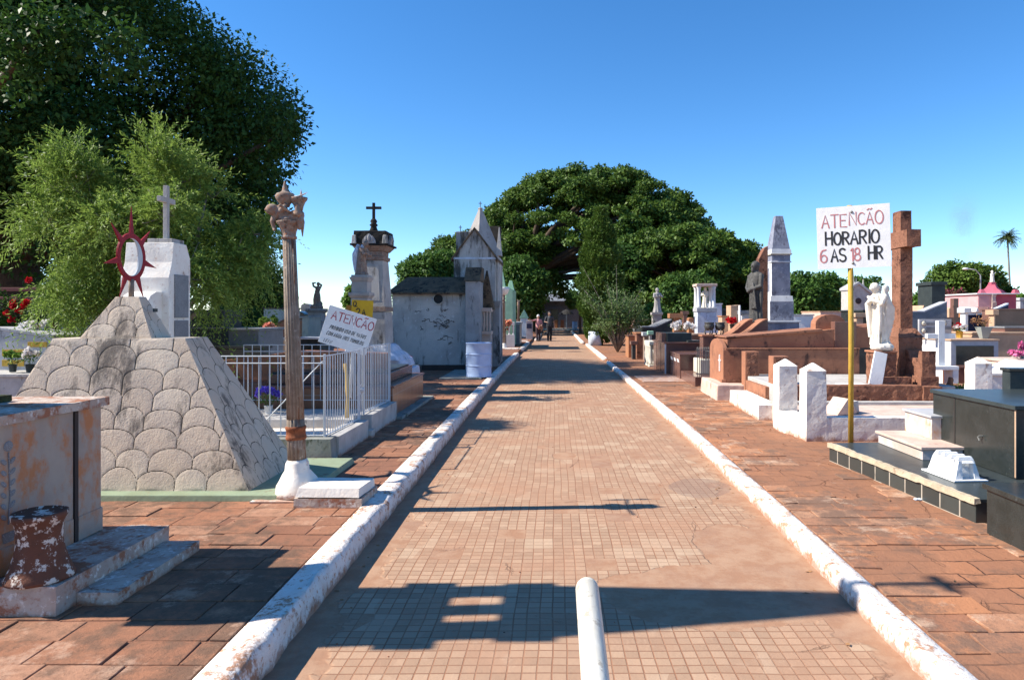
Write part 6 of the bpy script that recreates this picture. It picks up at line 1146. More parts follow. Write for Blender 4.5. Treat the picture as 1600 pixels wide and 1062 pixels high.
# white gabled chapel far behind the angel
Y_ = 34; t = thing('white_chapel', 'small cream gabled chapel with pinnacles behind the white angel', 'building', (X(1337, Y_), Y_, ZR)); W_ = X(1371, Y_) - X(1337, Y_); ze, zg = zr(466, Y_), zr(452, Y_)
b = B(); b.prism([(-.35, 0), (W_, 0), (W_, ze), (W_ * .12, zr(444, Y_)), (-.35, ze + .5)], 0, .9, 'y'); b.obj('walls', 'concrete', t, .01); b = B(); b.prism([(W_ * .12, zr(444, Y_)), (W_ + .08, ze - .08), (W_ + .08, ze + .04), (W_ * .12, zr(440, Y_))], -.08, .98, 'y'); b.prism([(W_ * .12, zr(444, Y_)), (-.4, ze + .4), (-.4, ze + .52), (W_ * .12, zr(440, Y_))], -.08, .98, 'y'); b.obj('roof', 'lightgrey', t, .004)
for px_, pt_ in ((1334, 420), (1339, 434), (1350, 436)): B().cf(X(px_, Y_) - X(1337, Y_), .1, ze, .2, .2, zr(pt_, Y_), .03, .03).obj('pinnacle', 'cream', t, .004)
b = B(); c = Vector((X(1341, Y_) - X(1337, Y_), 0, zr(470, Y_))); b.lathe([(.15, 0), (.15, .03)], 20); b.xf(Matrix.Translation(c) @ Matrix.Rotation(R(90), 4, 'X')); b.obj('round_vent', 'glassdark', t, 0)

# --- right of the red cross ---
t = slabtomb('tomb', 'white tiled tomb with a large black marble front panel, right of the red cross', X(1486, 14), X(1560, 14), 14.0, 15.4, -.03, zr(530, 14), 'lightgrey', 'tan', (), None, .02, .03)
W_ = X(1560, 14) - X(1486, 14); B().box(.10, W_ - .10, -.012, .0, .08, zr(540, 14)).obj('black_panel', 'blackgranite', t, .003); B().box(-.008, -.001, .01, 1.39, .0, zr(534, 14)).obj('white_side', 'whiteclean', t, 0)
bt('dark low block at the foot of the black-panelled tomb', 1495, 1584, 573, 13.5, .5, 'browngranite', 'browngranite')
t = thing('plaque_board', 'pale grey memorial board with oval portraits standing on the black-panelled tomb', 'memorial board', (X(1440, 14.8), 14.9, zr(530, 14) + ZR)); W_ = X(1491, 14.8) - X(1440, 14.8); h_ = Z(500, 14.8) - Z(529, 14.8); B().box(0, W_, 0, .06, 0, h_).obj('board', 'lightgrey', t, .006)
for (u, v) in ((.14, .78), (.14, .38), (.78, .80)):
    b = B(); b.lathe([(.055, 0), (.05, .015), (.004, .017)], 20, sx=.85); b.xf(Matrix.Translation((W_ * u, 0, h_ * v)) @ Matrix.Rotation(R(90), 4, 'X')); b.obj('portrait_oval', 'cream', t, 0, True); b = B(); b.lathe([(.066, 0), (.066, .006)], 8, sx=.85); b.xf(Matrix.Translation((W_ * u, 0, h_ * v)) @ Matrix.Rotation(R(90), 4, 'X')); b.obj('portrait_frame', 'bronze', t, 0)
for (u0, u1, v0, v1) in ((.24, .48, .68, .84), (.22, .50, .18, .58), (.66, .98, .45, .62)): B().box(W_ * u0, W_ * u1, -.008, 0, h_ * v0, h_ * v1).obj('name_plate', 'greygranite', t, .001)
x = X(1469, 12.2); t = thing('white_cross', 'plain white cross on a white block in front of the memorial board', 'cross', (x, 12.2, ZR)); b = B(); z0, z1 = zr(571, 12.2), zr(501, 12.2); b.cb(0, 0, z0, z1, .12, .10); za, zb_ = zr(529, 12.2), zr(521, 12.2); aw = .25; b.box(-aw, -.06, -.045, .045, za, zb_); b.box(.06, aw, -.045, .045, za, zb_); b.obj('cross', 'whiteclean', t, .005)
b = B(); b.box(-.25, .25, -.15, .15, z0 - .07, z0); b.box(-.25, -.15, -.14, .15, .2, z0 - .07); b.box(.15, .25, -.14, .15, .2, z0 - .07); b.obj('block', 'whiteclean', t, .008)
for i, (px, rz, tl) in enumerate(((1482, 8, 12), (1492, 50, 55))):
    c = A(px, 590, 10.8); t = tag(B().lathe([(.035, 0), (.04, .02), (.037, .18), (.03, .2)], 14).obj('clay_pot', 'pot', None, 0, True, loc=(c.x, 10.8 + i * .15, ZR + .30 + .03 * i)), ('upright', 'toppled')[i] + ' small clay pot behind the lone white pillar', 'pot'); t.rotation_euler = (0, R(tl), R(rz))
tag(B().fr(-.9, 1.1, 0, 1.1, 0, -.9, 1.1, 0, 1.1, .32).obj('earth_bed', 'earth', None, .02, loc=(X(1500, 10.6) - .1, 10.5, ZR)), 'earth bed with a few weeds behind the lone white pillar', 'planting bed')
gr = thing('weeds', 'low green weeds growing on the bed behind the lone white pillar', 'weeds', (X(1500, 10.6), 10.55, ZR + .32)); P = np.stack([rng.uniform(-.6, 1.0, 500), rng.uniform(0, .6, 500), np.zeros(500)], 1); V, Fq = leaf_quads(P, unit(500) * .5 + np.array([0, 0, 1.]), unit(500), rng.uniform(.03, .09, 500), np.full(500, .012)); npmesh('blades', V, Fq, 'leaflime', gr)
flowers('red_white_flowers', 'red and white flowers in a yellow pot, right of the memorial board', (X(1498, 14.9), 14.9, zr(529, 14.5) + ZR), 'petalr', 9, .13, .17, 'yellow', .055, potr=.06, poth=.16)
flowers('white_bouquet', 'white blossoms mixed into the red flowers by the memorial board', (X(1501, 14.8), 14.8, zr(529, 14.5) + ZR), 'petalw', 8, .11, .15, 'yellow', .055, potr=.05, poth=.15)
t = thing('vase', 'square flared greenish vase with dried orange stems on the black-panelled tomb', 'vase', (X(1537, 14.3), 14.3, zr(529, 14.2) + ZR)); b = B(); b.cf(0, 0, 0, .11, .11, .24, .25, .22); b.obj('vase_body', 'vase', t, .004); b = B()
for k in range(16): a = random.uniform(-1, 1); b.tube([(0, 0, .2), (a * .1, .02, .34), (a * .28 - .05, random.uniform(-.1, .1), .30 + random.random() * .2)], .005, 4)
b.obj('dried_stems', 'straw', t, 0); P = np.array([[-.16 + random.gauss(0, .05), random.gauss(0, .04), .38 + random.gauss(0, .04)] for _ in range(60)]); V, Fq = leaf_quads(P, unit(60), unit(60), np.full(60, .06), np.full(60, .02)); npmesh('dried_blooms', V, Fq, 'straw', t)
bt('grey granite tomb with a wing-shaped sloping top, behind the memorial board', 1418, 1480, 473, 18, .35, 'greygranite', 'lightgrey', 'slope', ext=488)
bt('tall dark green-grey pillar tomb with overhanging cap', 1456, 1477, 440, 23, .9, 'darkgrey', 'darkgrey', 'stele')
bt('tan granite gable peeping over the wing-shaped grey tomb', 1434, 1450, 477, 22, .8, 'tan', 'tan', 'roof')
bt('tan upright slab behind the red and white flowers', 1483, 1493, 480, 20, .4, 'tan', 'tan', 'arch')
bt('dark brown cross standing behind the flowers, left of the navy tomb', 1480, 1512, 466, 19.5, .3, 'browngranite', 'browngranite', 'cross', 'stone_cross', 'cross')
bt('white marbled post left of the navy tomb', 1508, 1513, 481, 16.3, .2, 'whitemarble', 'whitemarble', 'stele'); bt('low white marbled ledge at the left foot of the navy tomb', 1494, 1519, 522, 16, .3, 'whitemarble', 'lightgrey')
bt('navy granite tomb with a pale blue sloping edge', 1512, 1576, 476, 16.6, .12, 'navy', 'bluewhite', 'slope', ext=492)
bt('dark brown granite wall tomb at the right edge, above the tan one', 1555, 1640, 482, 15.9, .5, 'browngranite', 'browngranite', 'box'); bt('thin tan strip edging the dark brown wall tomb', 1553, 1555.5, 484, 15.85, .2, 'tan', 'tan', 'stele', pbot=515)
bt('tan granite box tomb at the right edge, behind the pink flowers', 1520, 1650, 519, 15.0, .9, 'tan', 'tan')
bt('brown block lying on the tan tomb at the right edge', 1570, 1640, 510, 15.3, .5, 'browngranite', 'greygranite'); 
bt('orange roofed block behind the navy tomb', 1512, 1536, 487, 20, 1, 'orange', 'tan', 'box'); bt('white gable-shaped headstone behind the navy tomb', 1519, 1532, 480, 22, .5, 'whitemarble', 'whitemarble', 'roof'); bt('brown gable headstone left of the pink tomb house base', 1534, 1552, 479, 23, .6, 'terracotta', 'browngranite', 'roof'); bt('grey pointed headstone between white post and white gable', 1508, 1517, 479, 24, .5, 'lightgrey', 'lightgrey', 'roof')
bt('white low kerb tomb left of the pink roses at the right edge', 1585, 1660, 566, 11.5, .8, 'whiteclean', 'whiteclean', 'roof'); bt('long white kerb wall behind the lone white pillar', 1548, 1640, 583, 10.4, .3, 'whitewash', 'whitewash')
flowers('pink_roses', 'cluster of pink artificial roses at the right edge above the white kerb', (X(1585, 12.6), 12.6, zr(553, 12.6) + ZR - .12), 'petalp', 9, .12, .1, 'whiteclean', .07, potr=.05, poth=.08); flowers('pink_rose', 'single higher pink rose at the extreme right edge', (X(1597, 12.7), 12.7, zr(553, 12.6) + ZR - .1), 'petalp', 4, .05, .22, 'vase', .07, potr=.04, poth=.08); bt('pale block carrying the pink roses at the right edge', 1572, 1640, 562, 12.3, .8, 'palepink', 'palepink')
Y_ = 27; t = thing('pink_tomb_house', 'pink tomb house with a stepped ornamental top and battered side wall', 'building', (X(1526, Y_), Y_, ZR)); W_ = X(1588, Y_) - X(1526, Y_); zt = zr(460, Y_); xs = X(1548, Y_) - X(1526, Y_); b = B(); b.box(0, xs, -.1, 2.5, 0, zt); b.obj('side_block', 'pinklit', t, .01); B().box(xs + .001, W_, 0, 2.5, 0, zt).obj('main_block', 'pinkpaint', t, .01); B().box(-.08, W_ + .05, -.15, 2.6, zt + .001, zt + .05).obj('cornice', 'whiteclean', t, .005)
b = B(); mx = W_ * .80; b.lathe([(.62, 0), (.5, .12), (.3, .22), (.2, .34), (.2, .38), (.08, .40)], 4, (mx, 1.0, zt + .05)); b.obj('pyramidal_top', 'pinkpaint', t, .01); B().cb(mx, 1, zt + .42, zt + .52, .2, .2).obj('finial', 'pinkpaint', t, .01)
for s_ in (-1, 1): B().cf(mx + s_ * .68, .6, zt + .05, .25, .25, zt + .22, .12, .12).obj('corner_knob', 'pinkpaint', t, .01)
b = B(); b.box(xs - .04, xs + .12, -.16, -.1, .3, zt); b.rough(.06, .04, 5, 3); b.obj('peeled_render', 'palepink', t, 0)
t = thing('statue', 'tiny white figure on top of the pink tomb house', 'statue', (X(1526, Y_) + mx, Y_ + 1, ZR + zt + .53), R(10)); b = B(); robe(b, [(0, .1, .08, 0, 0), (.2, .07, .06, 0, 0), (.34, .08, .05, 0, 0), (.38, .03, .03, 0, 0)], 6, .1); head(b, (0, 0, .43), .05); b.limb([(.07, 0, .34), (.16, 0, .4)], [.025, .02], 6); b.obj('body', 'angelwhite', t, remesh=.014)
bt('white monument spike at the right edge beyond the pink tomb house', 1594, 1600, 465, 30, .3, 'lightgrey', 'lightgrey', 'stele')
t = thing('street_lamp', 'slender street lamp with a curved arm before the rounded dark tree', 'street lamp', (X(1532, 55), 55, 0)); zt = Z(420, 55); B().tube([(0, 0, 0), (0, 0, zt * .9), (-.4, 0, zt * .985), (-1.0, 0, zt)], [.07, .05, .04, .035], 8).obj('pole', 'lightgrey', t, 0, True); B().ball((-1.2, 0, zt), .22, 1.2, .6, .45).obj('lamp_head', 'whiteclean', t, 0, True)
# ================= FAR LEFT BACKGROUND =================
def zl(py, Y): return Z(py, Y) - ZL
t = bt('grey columbarium wall tomb with brass plates, behind the left slope of the pyramid', -60, 84, 528, 9.2, .6, 'lightgrey', 'lightgrey', 'slope', ext=516); o = t
for (a, b_, c, d) in ((4, 38, 546, 556), (4, 38, 562, 572), (44, 74, 534, 542), (42, 62, 548, 556)): B().box(X(a, 9.2) - o.location.x, X(b_, 9.2) - o.location.x, -.012, 0, zl(d, 9.2), zl(c, 9.2)).obj('brass_plate', 'yellow', t, .002)
bt('stone ledge at the foot of the columbarium wall tomb', -80, 60, 584, 8.6, .6, 'concrete', 'concrete')
flowers('white_roses', 'white roses and leaves in a dark pot before the columbarium wall', (X(47, 8.8), 8.8, ZL + zl(583, 8.6)), 'petalw', 7, .09, .22, 'darkgrey', .05, potr=.055, poth=.10)
flowers('green_posy', 'pale green foliage in a dark pot at the far left ledge', (X(20, 8.8), 8.8, ZL + zl(583, 8.6)), 'leaflime', 8, .09, .16, 'darkgrey', .05, potr=.05, poth=.10)
flowers('pink_white_flowers', 'large spray of white and pink flowers above the columbarium wall', (X(46, 9.5), 9.6, ZL + .95), 'petalw', 18, .17, .36, 'pot', .07); flowers('magenta_flowers', 'magenta and pink flowers left of the white spray on the wall', (X(32, 9.45), 9.5, ZL + .98), 'petalp', 12, .15, .12, 'pot', .06)
t = thing('red_flowering_shrub', 'dark shrub with red blossoms under the dark red pergola beam', 'shrub', (X(48, 10.6), 10.6, ZL)); cl = [(random.uniform(-.5, .55), random.uniform(-.3, .3), random.uniform(.9, 1.75), .24) for _ in range(16)]; V, Fq = clumps_leaves(cl, 5200, .065, .9); npmesh('foliage', V, Fq, 'leafdark', t)
b = B(); wood(b, (0, 0, 0), 1.0, .04, [c[:3] for c in cl], .1); b.obj('stems', 'bark', t, 0, True); Q = np.array([A(px_, py_, 10.25) - Vector(t.location) for px_, py_ in ((20, 473), (21, 479), (10, 488), (17, 499), (41, 471), (38, 476), (45, 438), (55, 512), (63, 511), (74, 509), (30, 486), (68, 520))]); Q = np.repeat(Q, 40, 0) + rng.normal(0, .012, (480, 3)); V, Fq = leaf_quads(Q, unit(480), unit(480), np.full(480, .05), np.full(480, .045)); npmesh('blossoms', V, Fq, 'petalr', t)
t = thing('pergola', 'dark red metal frame of posts and beams at the far left', 'frame', (X(86, 11), 11, ZL)); zt = zl(455, 11); b = B(); b.cb(0, 0, 0, zt, .055, .055); b.cb(.12, .1, 0, zt, .04, .04); b.obj('post', 'redwood', t, .003); B().box(-3.0, .3, -.03, .03, zt, zt + .06).obj('beam', 'redwood', t, .004); B().box(-3.0, .3, -.03, .03, zt - .14, zt - .09).obj('beam', 'redwood', t, .004); B().cb(-2.6, 0, 0, zt, .06, .06).obj('post', 'redwood', t, .003)
Y_ = 30; t = thing('house', 'cream house with a brown tiled roof glimpsed at the far left behind the red flowers', 'building', (X(-60, Y_), Y_, ZL)); W_ = X(60, Y_) - X(-60, Y_); B().box(0, W_, 0, 5, 0, zl(488, Y_)).obj('walls', 'cream', t, .01); b = B(); b.hexa([(-.4, -.5, zl(486, Y_)), (W_ + .4, -.5, zl(486, Y_)), (W_ + .4, 5.5, zl(486, Y_)), (-.4, 5.5, zl(486, Y_)), (1.5, 2, zl(462, Y_)), (W_ - .8, 2, zl(462, Y_)), (W_ - .8, 3, zl(462, Y_)), (1.5, 3, zl(462, Y_))]); b.obj('roof', 'rooftile', t, .01); B().box(W_ * .55, W_ * .78, -.02, .02, .6, 1.5).obj('window', 'glassdark', t, 0)
t = thing('utility_pole', 'thin grey utility pole with wires at the far left, over the house roof', 'pole', (X(17, 45), 45, 0)); zt = Z(412, 45); B().tube([(0, 0, 0), (0, 0, zt)], .09, 8).obj('pole', 'greygranite', t, 0); B().tube([(0, 0, zt - .3), (-.5, 0, zt + .5), (-.9, 0, zt + .4)], .04, 6).obj('arm', 'greygranite', t, 0)
b = B(); [b.tube([(-30, 3, zt - k * .7 + .3), (0, 0, zt - .3 - k * .7), (2.5, -.3, zt - .2 - k * .7)], .02, 4) for k in range(4)]; b.obj('wire', 'iron', t, 0)
# dark granite tombs between pyramid and column
bt('tall dark granite headstone right of the white curved headstone', 296, 347, 484, 11.2, .7, 'darkgrey', 'darkgrey', 'stele'); bt('long light grey granite tomb over the white bars', 353, 404, 513, 11.0, 1.0, 'greygranite', 'greygranite')
bt('dark granite front block left of the light grey tomb', 300, 352.5, 512, 10.9, 1.0, 'darkgrey', 'darkgrey'); bt('black slab between the light grey tomb and the bar fence', 330, 410, 541, 10.5, .3, 'blackgranite', 'blackgranite')
bt('small pale tomb house behind the fluted column', 412, 436, 480, 17, 1.4, 'cream', 'darkroof'); bt('brown tomb with a tapering top behind the fluted column', 426, 446, 500, 15, 1.0, 'browntile', 'browngranite', 'slope', ext=506)
bt('cream block tomb with tiles, left of the fluted column', 414, 434, 529, 13.5, .8, 'tan', 'concrete'); bt('beige tiled tomb between fluted column and dark pedestal', 466, 482, 494, 19, 1.0, 'cream', 'concrete')
bt('grey rounded stele left of the dark pedestal', 470, 484, 474, 26, .4, 'lightgrey', 'lightgrey', 'arch'); bt('dark arched tomb cover behind the fluted column', 452, 476, 486, 22, 1, 'blackgranite', 'blackgranite', 'arch'); bt('black low tomb at the pedestal foot behind the fence', 462, 500, 527, 14, .6, 'blackgranite', 'lightgrey')
t = flowers('orange_flowers', 'orange and pink flowers before the cream tomb, left of the fluted column', (X(420, 13.2), 13.2, ZL + zl(529, 13.4)), 'petalo', 10, .13, .2, 'vase', .08, potr=.06)
flowers('small_flowers', 'blue-green plant in a pot behind the orange flowers', (X(424, 14), 14.0, ZL + zl(520, 14)), 'leafgrey', 10, .2, .24, 'pot', .08)
# ================= FAR END OF THE PATH =================
Y_ = 30.5; t = thing('green_mausoleum', 'mint green mausoleum with a pointed front beside the lamp with a white bowl', 'building', (X(783, Y_), Y_, ZL)); W_ = X(801, Y_) - X(783, Y_); b = B(); b.prism([(-.9, 0), (W_, 0), (W_, zl(452, Y_)), (W_ * .45, zl(447, Y_)), (.2, zl(470, Y_)), (-.9, zl(470, Y_))], 0, 2.6, 'y'); b.obj('walls', 'mint', t, .01); B().cf(X(784.5, Y_) - X(783, Y_), .3, zl(470, Y_), .5, .5, zl(424, Y_), .03, .03).obj('pinnacle', 'mint', t, .01); B().cf(W_ - .1, .3, zl(455, Y_), .35, .35, zl(438, Y_), .12, .12).obj('turret', 'mint', t, .01)
b = B(); b.box(W_ - .35, W_ + .12, -.6, -.45, zl(508, Y_), zl(503, Y_)); [b.lathe([(.045, 0), (.03, .1), (.05, .3), (.03, .55)], 10, (W_ - .3 + .18 * k, -.52, zl(522, Y_))) for k in range(3)]; b.box(W_ - .35, W_ + .12, -.6, -.45, 0, zl(522, Y_)); b.obj('front_rail', 'whiteclean', t, .004)
def lampcol(px, py, ptop, label, bowl, foot=True):
    p = G(px, py, ZL); Y = p.y; h = Z(ptop, Y) - ZL; t = thing('fluted_lamp_column', label, 'column', tuple(p)); k = h / 2.5
    b = B(); b.lathe([(.17, -.02), (.15, .08), (.10, .17), (.08, .24)], 18); b.rough(.07, .008, 6, px, 2); b.obj('plaster_foot', 'whitewash', t, 0, True)
    B().lathe([(.068, .2), (.06, h * .8), (.072, h * .805), (.06, h * .82)], 48, flute=.12, nf=12).obj('shaft', 'rust', t, 0, True); B().lathe([(.06, h * .82), (.07, h * .85), (.09, h * .88), (.06, h * .9), (.085, h * .92), (.06, h * .95)], 20, flute=.1, nf=6).obj('capital', 'cherub', t, 0, True)
    if bowl: B().lathe([(.06, h * .93), (.17, h * .96), (.235, h * 1.03), (.25, h * 1.07), (.23, h * 1.07), (.15, h * .99)], 28).obj('lamp_bowl', 'lampglass', t, 0, True)
    else: b = B(); b.ball((0, 0, h * .95), .07); [b.cap((0, 0, h * .94), (.15 * math.cos(a), .15 * math.sin(a), h * 1.0), .03, .02, 6) for a in (0, 2, 4)]; b.obj('ornament', 'cherub', t, remesh=.02)
    return t
lampcol(787, 545, 455, 'fluted column with an upturned milky-white lamp bowl, beside the green mausoleum', True); lampcol(810, 533, 468, 'second fluted column beyond the white-bowled one, topped by a leafy ornament', False); lampcol(828, 521, 478, 'farthest fluted column, a slim pale shaft against dark shade left of the path', False)
tag(B().fr(-.5, .40, -.3, .3, -.04, -.48, .38, -.28, .28, .05).obj('white_footing', 'whitewash', None, .01, loc=(X(796, 28.3), 28.3, ZL)), 'whitewashed slab at the foot of the white-bowled lamp column', 'slab')
tag(B().fr(-.4, .35, -.25, .25, -.04, -.38, .33, -.23, .23, .05).obj('white_footing', 'whitewash', None, .01, loc=(X(815, 36.5), 36.5, ZL)), 'whitewashed slab at the foot of the second far column', 'slab')
def bin_(px, py, w, h, label):
    p = G(px, py, ZL if px < 868 else ZR); s = p.y / F; r = w * s / 2; H_ = h * s; t = thing('drum', label, 'drum', tuple(p)); B().lathe([(r, 0), (r, H_ * .33), (r * 1.05, H_ * .34), (r, H_ * .35), (r, H_ * .66), (r * 1.05, H_ * .67), (r, H_ * .68), (r, H_), (r * .9, H_), (r * .9, H_ * .8)], 24).obj('shell', 'drum', t, 0, True); return t
bin_(821, 524, 10, 19, 'white drum standing beyond the second fluted column, left of the path')
bin_(898, 516, 8, 14, 'small white drum under the round-topped tree near the path end')
t = thing('planter', 'white-painted planter ring round the foot of the cypress', 'planter', (X(928, 33.4), 32.6, ZR)); zt = zr(517, 33.4); B().lathe([(.32, 0), (.31, zt), (.26, zt), (.26, zt - .1), (.01, zt - .1)], 24).obj('ring', 'bluewhite', t, 0, True)
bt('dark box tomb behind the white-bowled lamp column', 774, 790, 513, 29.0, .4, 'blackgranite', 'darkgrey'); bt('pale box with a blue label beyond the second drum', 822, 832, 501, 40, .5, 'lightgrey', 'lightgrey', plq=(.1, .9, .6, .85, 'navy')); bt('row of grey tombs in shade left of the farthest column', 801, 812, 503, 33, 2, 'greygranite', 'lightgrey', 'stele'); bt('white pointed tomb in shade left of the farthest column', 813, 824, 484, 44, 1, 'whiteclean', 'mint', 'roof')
flowers('peach_flowers', 'peach-orange flowers on the dark box tomb by the white-bowled column', (X(793, 29.6), 29.6, ZL + .1 + zl(520, 29)), 'petalo', 12, .22, .3, 'pot', .14)
Y_ = 78; t = thing('end_building', 'pale corrugated building closing the far end of the path, with a dark doorway', 'building', (X(843, Y_), Y_, 0)); W_ = X(935, Y_) - X(843, Y_); zt = Z(470, Y_); B().box(0, W_, 0, 5, 0, zt).obj('wall', 'greygranite', t, .02); b = B(); [b.box(.3 * k, .3 * k + .06, -.03, 0, 0, zt) for k in range(int(W_ / .3))]; b.obj('battens', 'greygranite', t, 0); b = B(); b.prism([(-.6, zt - .1), (5.4, zt - .1), (5.4, zt), (2.4, zt + .9), (-.6, zt)], -.3, W_ + .3, 'x'); b.obj('roof', 'greygranite', t, .01); B().box(X(861, Y_) - X(843, Y_), X(872, Y_) - X(843, Y_), -.05, 0, 0, Z(484, Y_)).obj('doorway', 'glassdark', t, 0); B().box(X(857, Y_) - X(843, Y_), X(876, Y_) - X(843, Y_), -.5, 0, Z(482, Y_), Z(480, Y_)).obj('awning', 'greygranite', t, 0)  # dark stone colour imitates tree shade on the pale walls
t = thing('parasol', 'dark closed-up parasol on a pole before the end building', 'parasol', (X(885, 66), 66, 0)); B().tube([(0, 0, 0), (0, 0, Z(484, 66))], .04, 6).obj('pole', 'steel', t, 0); B().lathe([(.75, Z(491, 66)), (.5, Z(487, 66)), (.05, Z(483, 66))], 12).obj('canopy', 'darkcloth', t, 0)
for px_, c_, lb in ((866, 'orange', 'left orange chair-like block by the far doorway'), (876, 'redgranite', 'right brown chair-like block by the far doorway')): bt(lb, px_, px_ + 5, 500, 70, .5, c_, c_)
tag(B().box(-3.2, 5, -.3, .3, -.03, .22).obj('cross_kerb', 'whitewash', None, .02, loc=(0, 66, 0)), 'whitewashed cross kerb at the far end of the path', 'kerb')
# ================= FOREGROUND PIPE =================
t = thing('handrail_pipe', 'worn cream-painted steel pipe pointing up the path at the bottom of the photo', 'pipe', (0, 0, 0)); tip = A(920, 914, 1.72); xt = tip.x; zt = tip.z - .0; d = .47
pts = [(xt - .005, 1.70, zt - .002), (xt - .003, 1.3, zt - .068), (xt, .95, zt - .15), (xt, .80, zt - .24), (xt, .74, zt - .38), (xt, .73, -.02)]; b = B(); b.tube(pts, .029, 28); b.ball((xt - .005, 1.70, zt - .002), .029, seg=24); b.obj('pipe', 'pipe', t, 0, True); B().lathe([(.06, 0), (.06, .012), (.03, .014)], 20, (xt, .73, 0)).obj('floor_flange', 'iron', t, 0)
# ================= PEOPLE =================
def person(label, p, H_, rz, shirt, trousers, hair, pose, extras=None):
    t = thing('person', label, 'person', tuple(p), rz); k = H_ / 1.7; V_ = lambda *a: Vector(a) * k
    b = B(); st = pose['step']
    for s, (fy, fx) in zip((-1, 1), st):
        b.limb([V_(s * .085, 0, .90), V_(s * .09 + fx * .5, fy * .5 - .02, .50), V_(s * .09 + fx, fy, .09)], [.082 * k, .056 * k, .036 * k], 12); b.limb([V_(s * .09 + fx, fy + .03, .045), V_(s * .095 + fx, fy - .14, .03)], [.038 * k, .028 * k], 8)
    b.limb([V_(0, 0, .93), V_(0, .01, 1.10), V_(0, 0, 1.30), V_(0, .01, 1.42)], [.125 * k, .118 * k, .125 * k, .07 * k], 12); b.limb([V_(-.15, .01, 1.38), V_(.15, .01, 1.38)], [.06 * k, .06 * k], 10); b.limb([V_(0, .01, 1.42), V_(0, -.01, 1.50)], [.05 * k, .048 * k], 10)
    for s, arm in zip((-1, 1), pose['arms']):
        a0 = V_(s * .18, .01, 1.38); a1, a2 = V_(*arm[0]), V_(*arm[1]); b.limb([a0, a1, a2], [.048 * k, .038 * k, .026 * k], 10); hand(b, a2, a2 - a1, (0, -.3, 1), k, s, .45)
    head(b, tuple(V_(0, -.02, 1.60)), .098 * k, R(pose.get('tilt', 0)), False); b.obj('body', 'skin', t, remesh=.009 * k)
    b = B(); c = V_(0, -.02, 1.60); b.ball(c + V_(0, .025, .03), .108 * k, .92, .95, .98, 16); b.ball(c + V_(0, .06, -.02), .09 * k, .95, .7, 1, 14); b.rough(.02, .005, 22, 3, 2); b.obj('hair', hair, t, 0, True)
    b = B(); b.limb([V_(0, 0, .93), V_(0, .005, 1.10), V_(0, 0, 1.30), V_(0, .01, 1.41)], [.148 * k * pose.get('fat', 1), .142 * k * pose.get('fat', 1), .142 * k, .078 * k], 14); b.limb([V_(-.155, .01, 1.375), V_(.155, .01, 1.375)], [.070 * k, .070 * k], 12)
    for s, arm in zip((-1, 1), pose['arms']):
        a0 = V_(s * .18, .01, 1.38); a1, a2 = V_(*arm[0]), V_(*arm[1]); q = a1.lerp(a2, pose['sleeve']); b.limb([a0, a1, q] if pose['sleeve'] > 0 else [a0, a0.lerp(a1, .75)], [.062 * k, .052 * k, .042 * k] if pose['sleeve'] > 0 else [.064 * k, .056 * k], 12)
    b.obj('top', shirt, t, remesh=.011 * k)
    b = B()
    for s, (fy, fx) in zip((-1, 1), st): b.limb([V_(s * .08, 0, .92), V_(s * .09 + fx * .5, fy * .5 - .02, .50), V_(s * .09 + fx, fy + .005, .10)], [.108 * k, .080 * k, .060 * k], 12)
    b.limb([V_(0, 0, .90), V_(0, 0, .99)], [.138 * k, .134 * k], 12); b.obj('trousers', trousers, t, remesh=.011 * k)
    for s, (fy, fx) in zip((-1, 1), st): b = B(); b.limb([V_(s * .09 + fx, fy + .04, .048), V_(s * .093 + fx, fy - .05, .045), V_(s * .097 + fx, fy - .15, .032)], [.048 * k, .046 * k, .036 * k], 10); b.box(*sorted(((s * .09 + fx - .045) * k, (s * .09 + fx + .045) * k)), (fy - .18) * k, (fy + .085) * k, 0, .02 * k); b.obj('shoe', 'shoe', t, 0, True)
    return t
p = G(858.5, 532.5, 0); person('man in a charcoal T-shirt and black trousers walking towards the camera on the path', p, 1.72, R(8), 'greycloth', 'darkcloth', 'hairb', dict(step=((-.10, 0), (.12, 0)), arms=(((-.27, .04, 1.12), (-.19, -.18, 1.10)), ((.26, .05, 1.12), (.27, -.04, .86))), sleeve=0))
p = G(841, 533, 0); t = person('white-haired woman in a dusty pink top and dark trousers, one arm stretched out', p, 1.53, R(20), 'pinkcloth', 'plum', 'hairw', dict(step=((-.04, 0), (.06, 0)), arms=(((-.36, -.02, 1.34), (-.56, -.08, 1.38)), ((.24, -.05, 1.12), (.14, -.24, 1.06))), sleeve=.5, fat=1.15, tilt=-6))
t = thing('handbag', 'brown handbag hanging from the white-haired woman', 'bag', (p.x + .16, p.y - .17, .70), R(20)); B().fr(-.14, .14, -.05, .05, 0, -.11, .11, -.04, .04, .2).obj('bag_body', 'bagc', t, .02); B().tube([(-.09, 0, .19), (-.05, 0, .32), (.05, 0, .32), (.09, 0, .19)], .01, 6).obj('strap', 'bagc', t, 0)
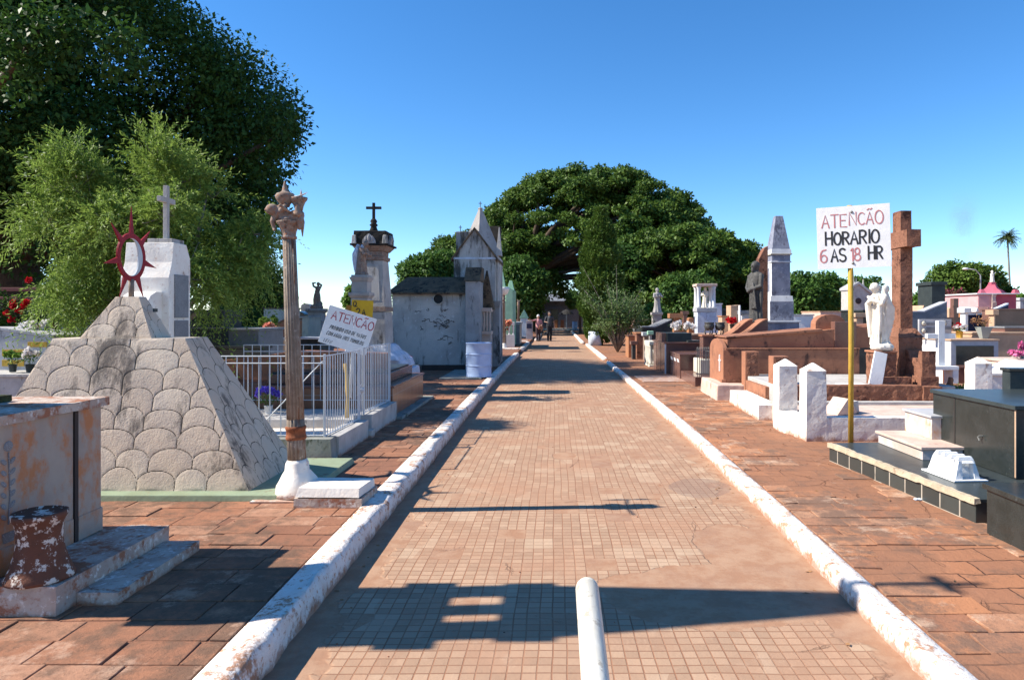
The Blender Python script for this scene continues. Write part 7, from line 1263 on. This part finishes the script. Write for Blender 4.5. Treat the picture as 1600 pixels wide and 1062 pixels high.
# ================= SMOKE =================
def smoke():
    m = bpy.data.materials.new('thin_grey_smoke'); m.use_nodes = True; nt = m.node_tree; nt.nodes.remove(nt.nodes['Principled BSDF']); g = node(nt, 'TexCoord')
    n = tnoise(nt, g.outputs['Object'], .16, 4); sp = node(nt, 'SeparateXYZ', {0: g.outputs['Object']}); z_ = sp.outputs[2]
    rr = mth(nt, 'SQRT', mth(nt, 'ADD', mth(nt, 'POWER', sp.outputs[0], 2.), mth(nt, 'POWER', mth(nt, 'MULTIPLY', sp.outputs[1], 2.), 2.)))
    fall = mth(nt, 'MULTIPLY', ramp(nt, mth(nt, 'DIVIDE', rr, mth(nt, 'ADD', 1.0, mth(nt, 'MULTIPLY', z_, .19))), .95, .15), ramp(nt, z_, 20., 12.))
    dn = mth(nt, 'MULTIPLY', mth(nt, 'MULTIPLY', ramp(nt, n, .36, .60), fall), .20); v = node(nt, 'VolumePrincipled', {'Color': (.42, .38, .36), 'Density': dn}); nt.links.new(v.outputs[0], nt.nodes['Material Output'].inputs['Volume']); m.cycles.volume_step_rate = 6
    Y = 130; b = B(); c = A(1505, 425, Y); zz = lambda py: Z(py, Y) - 6; s = Y / F
    b.lathe([(12 * s, zz(425)), (22 * s, zz(390)), (28 * s, zz(350)), (34 * s, zz(315)), (26 * s, zz(290)), (6 * s, zz(280))], 20, sy=.5); o = b.obj('smoke_plume', m, None, 0, True, loc=(c.x, Y, 6)); tag(o, 'faint grey smoke plume rising behind the rounded dark tree', 'smoke', kind='stuff')
smoke()
# ================= SMALL LITTER =================
for i, (px, py, s, lb) in enumerate(((1434, 781, .03, 'crumpled pale blue scrap of paper on the right walkway by the tiled platform'),)):
    c = G(px, py, ZR); t = B(); t.ball((0, 0, .008), s, 1.2, .8, .3, 10); t.rough(.01, .006, 40, 3, 3); tag(t.obj('paper_scrap', 'bluewhite', None, 0, loc=tuple(c)), lb, 'litter')
n_ = 110; yy = rng.uniform(2.6, 16, n_); sd_ = rng.random(n_); xx = np.where(sd_ < .4, [lx(v) + .03 for v in yy] + rng.exponential(.10, n_), np.where(sd_ < .7, [rx(v) - .03 for v in yy] - rng.exponential(.12, n_), rng.uniform(1.9, 2.8, n_)))
zz = np.where(xx > 1.75, ZR + .014, .004); P = np.stack([xx, yy, zz], 1); D = unit(n_) * np.array([1, 1, .12]); V, Fq = leaf_quads(P, D, np.array([[0, 0, 1.]]) + unit(n_) * .3, rng.uniform(.02, .05, n_), rng.uniform(.012, .024, n_)); tag(npmesh('fallen_leaves', V, Fq, 'straw'), 'scattered dry brown leaves along both kerbs and the right walkway', 'fallen leaves', kind='stuff')
b = B()
for k in range(130):
    left = random.random() < .35; y = random.uniform(2.3, 12); x = random.uniform(-2.3, -1.5) if left else (random.uniform(1.8, 2.8) if random.random() < .6 else random.uniform(-1.2, 1.5)); z = ZL + .004 if left else (ZR + .004 if x > 1.7 else .003); s = random.uniform(.003, .008)
    b.mi = 0; q = [(x + s * random.uniform(.6, 1.4) * math.cos(a), y + s * random.uniform(.6, 1.4) * math.sin(a), z - .003) for a in (0, 1.57, 3.14, 4.71)]; b.hexa(q + [(u * .8 + x * .2, v * .8 + y * .2, w + s * .8) for u, v, w in q])
tag(b.obj('grit', ['terracotta', 'tan'], None, 0), 'small crumbs of mortar and grit scattered over path and walkways', 'debris', kind='stuff')
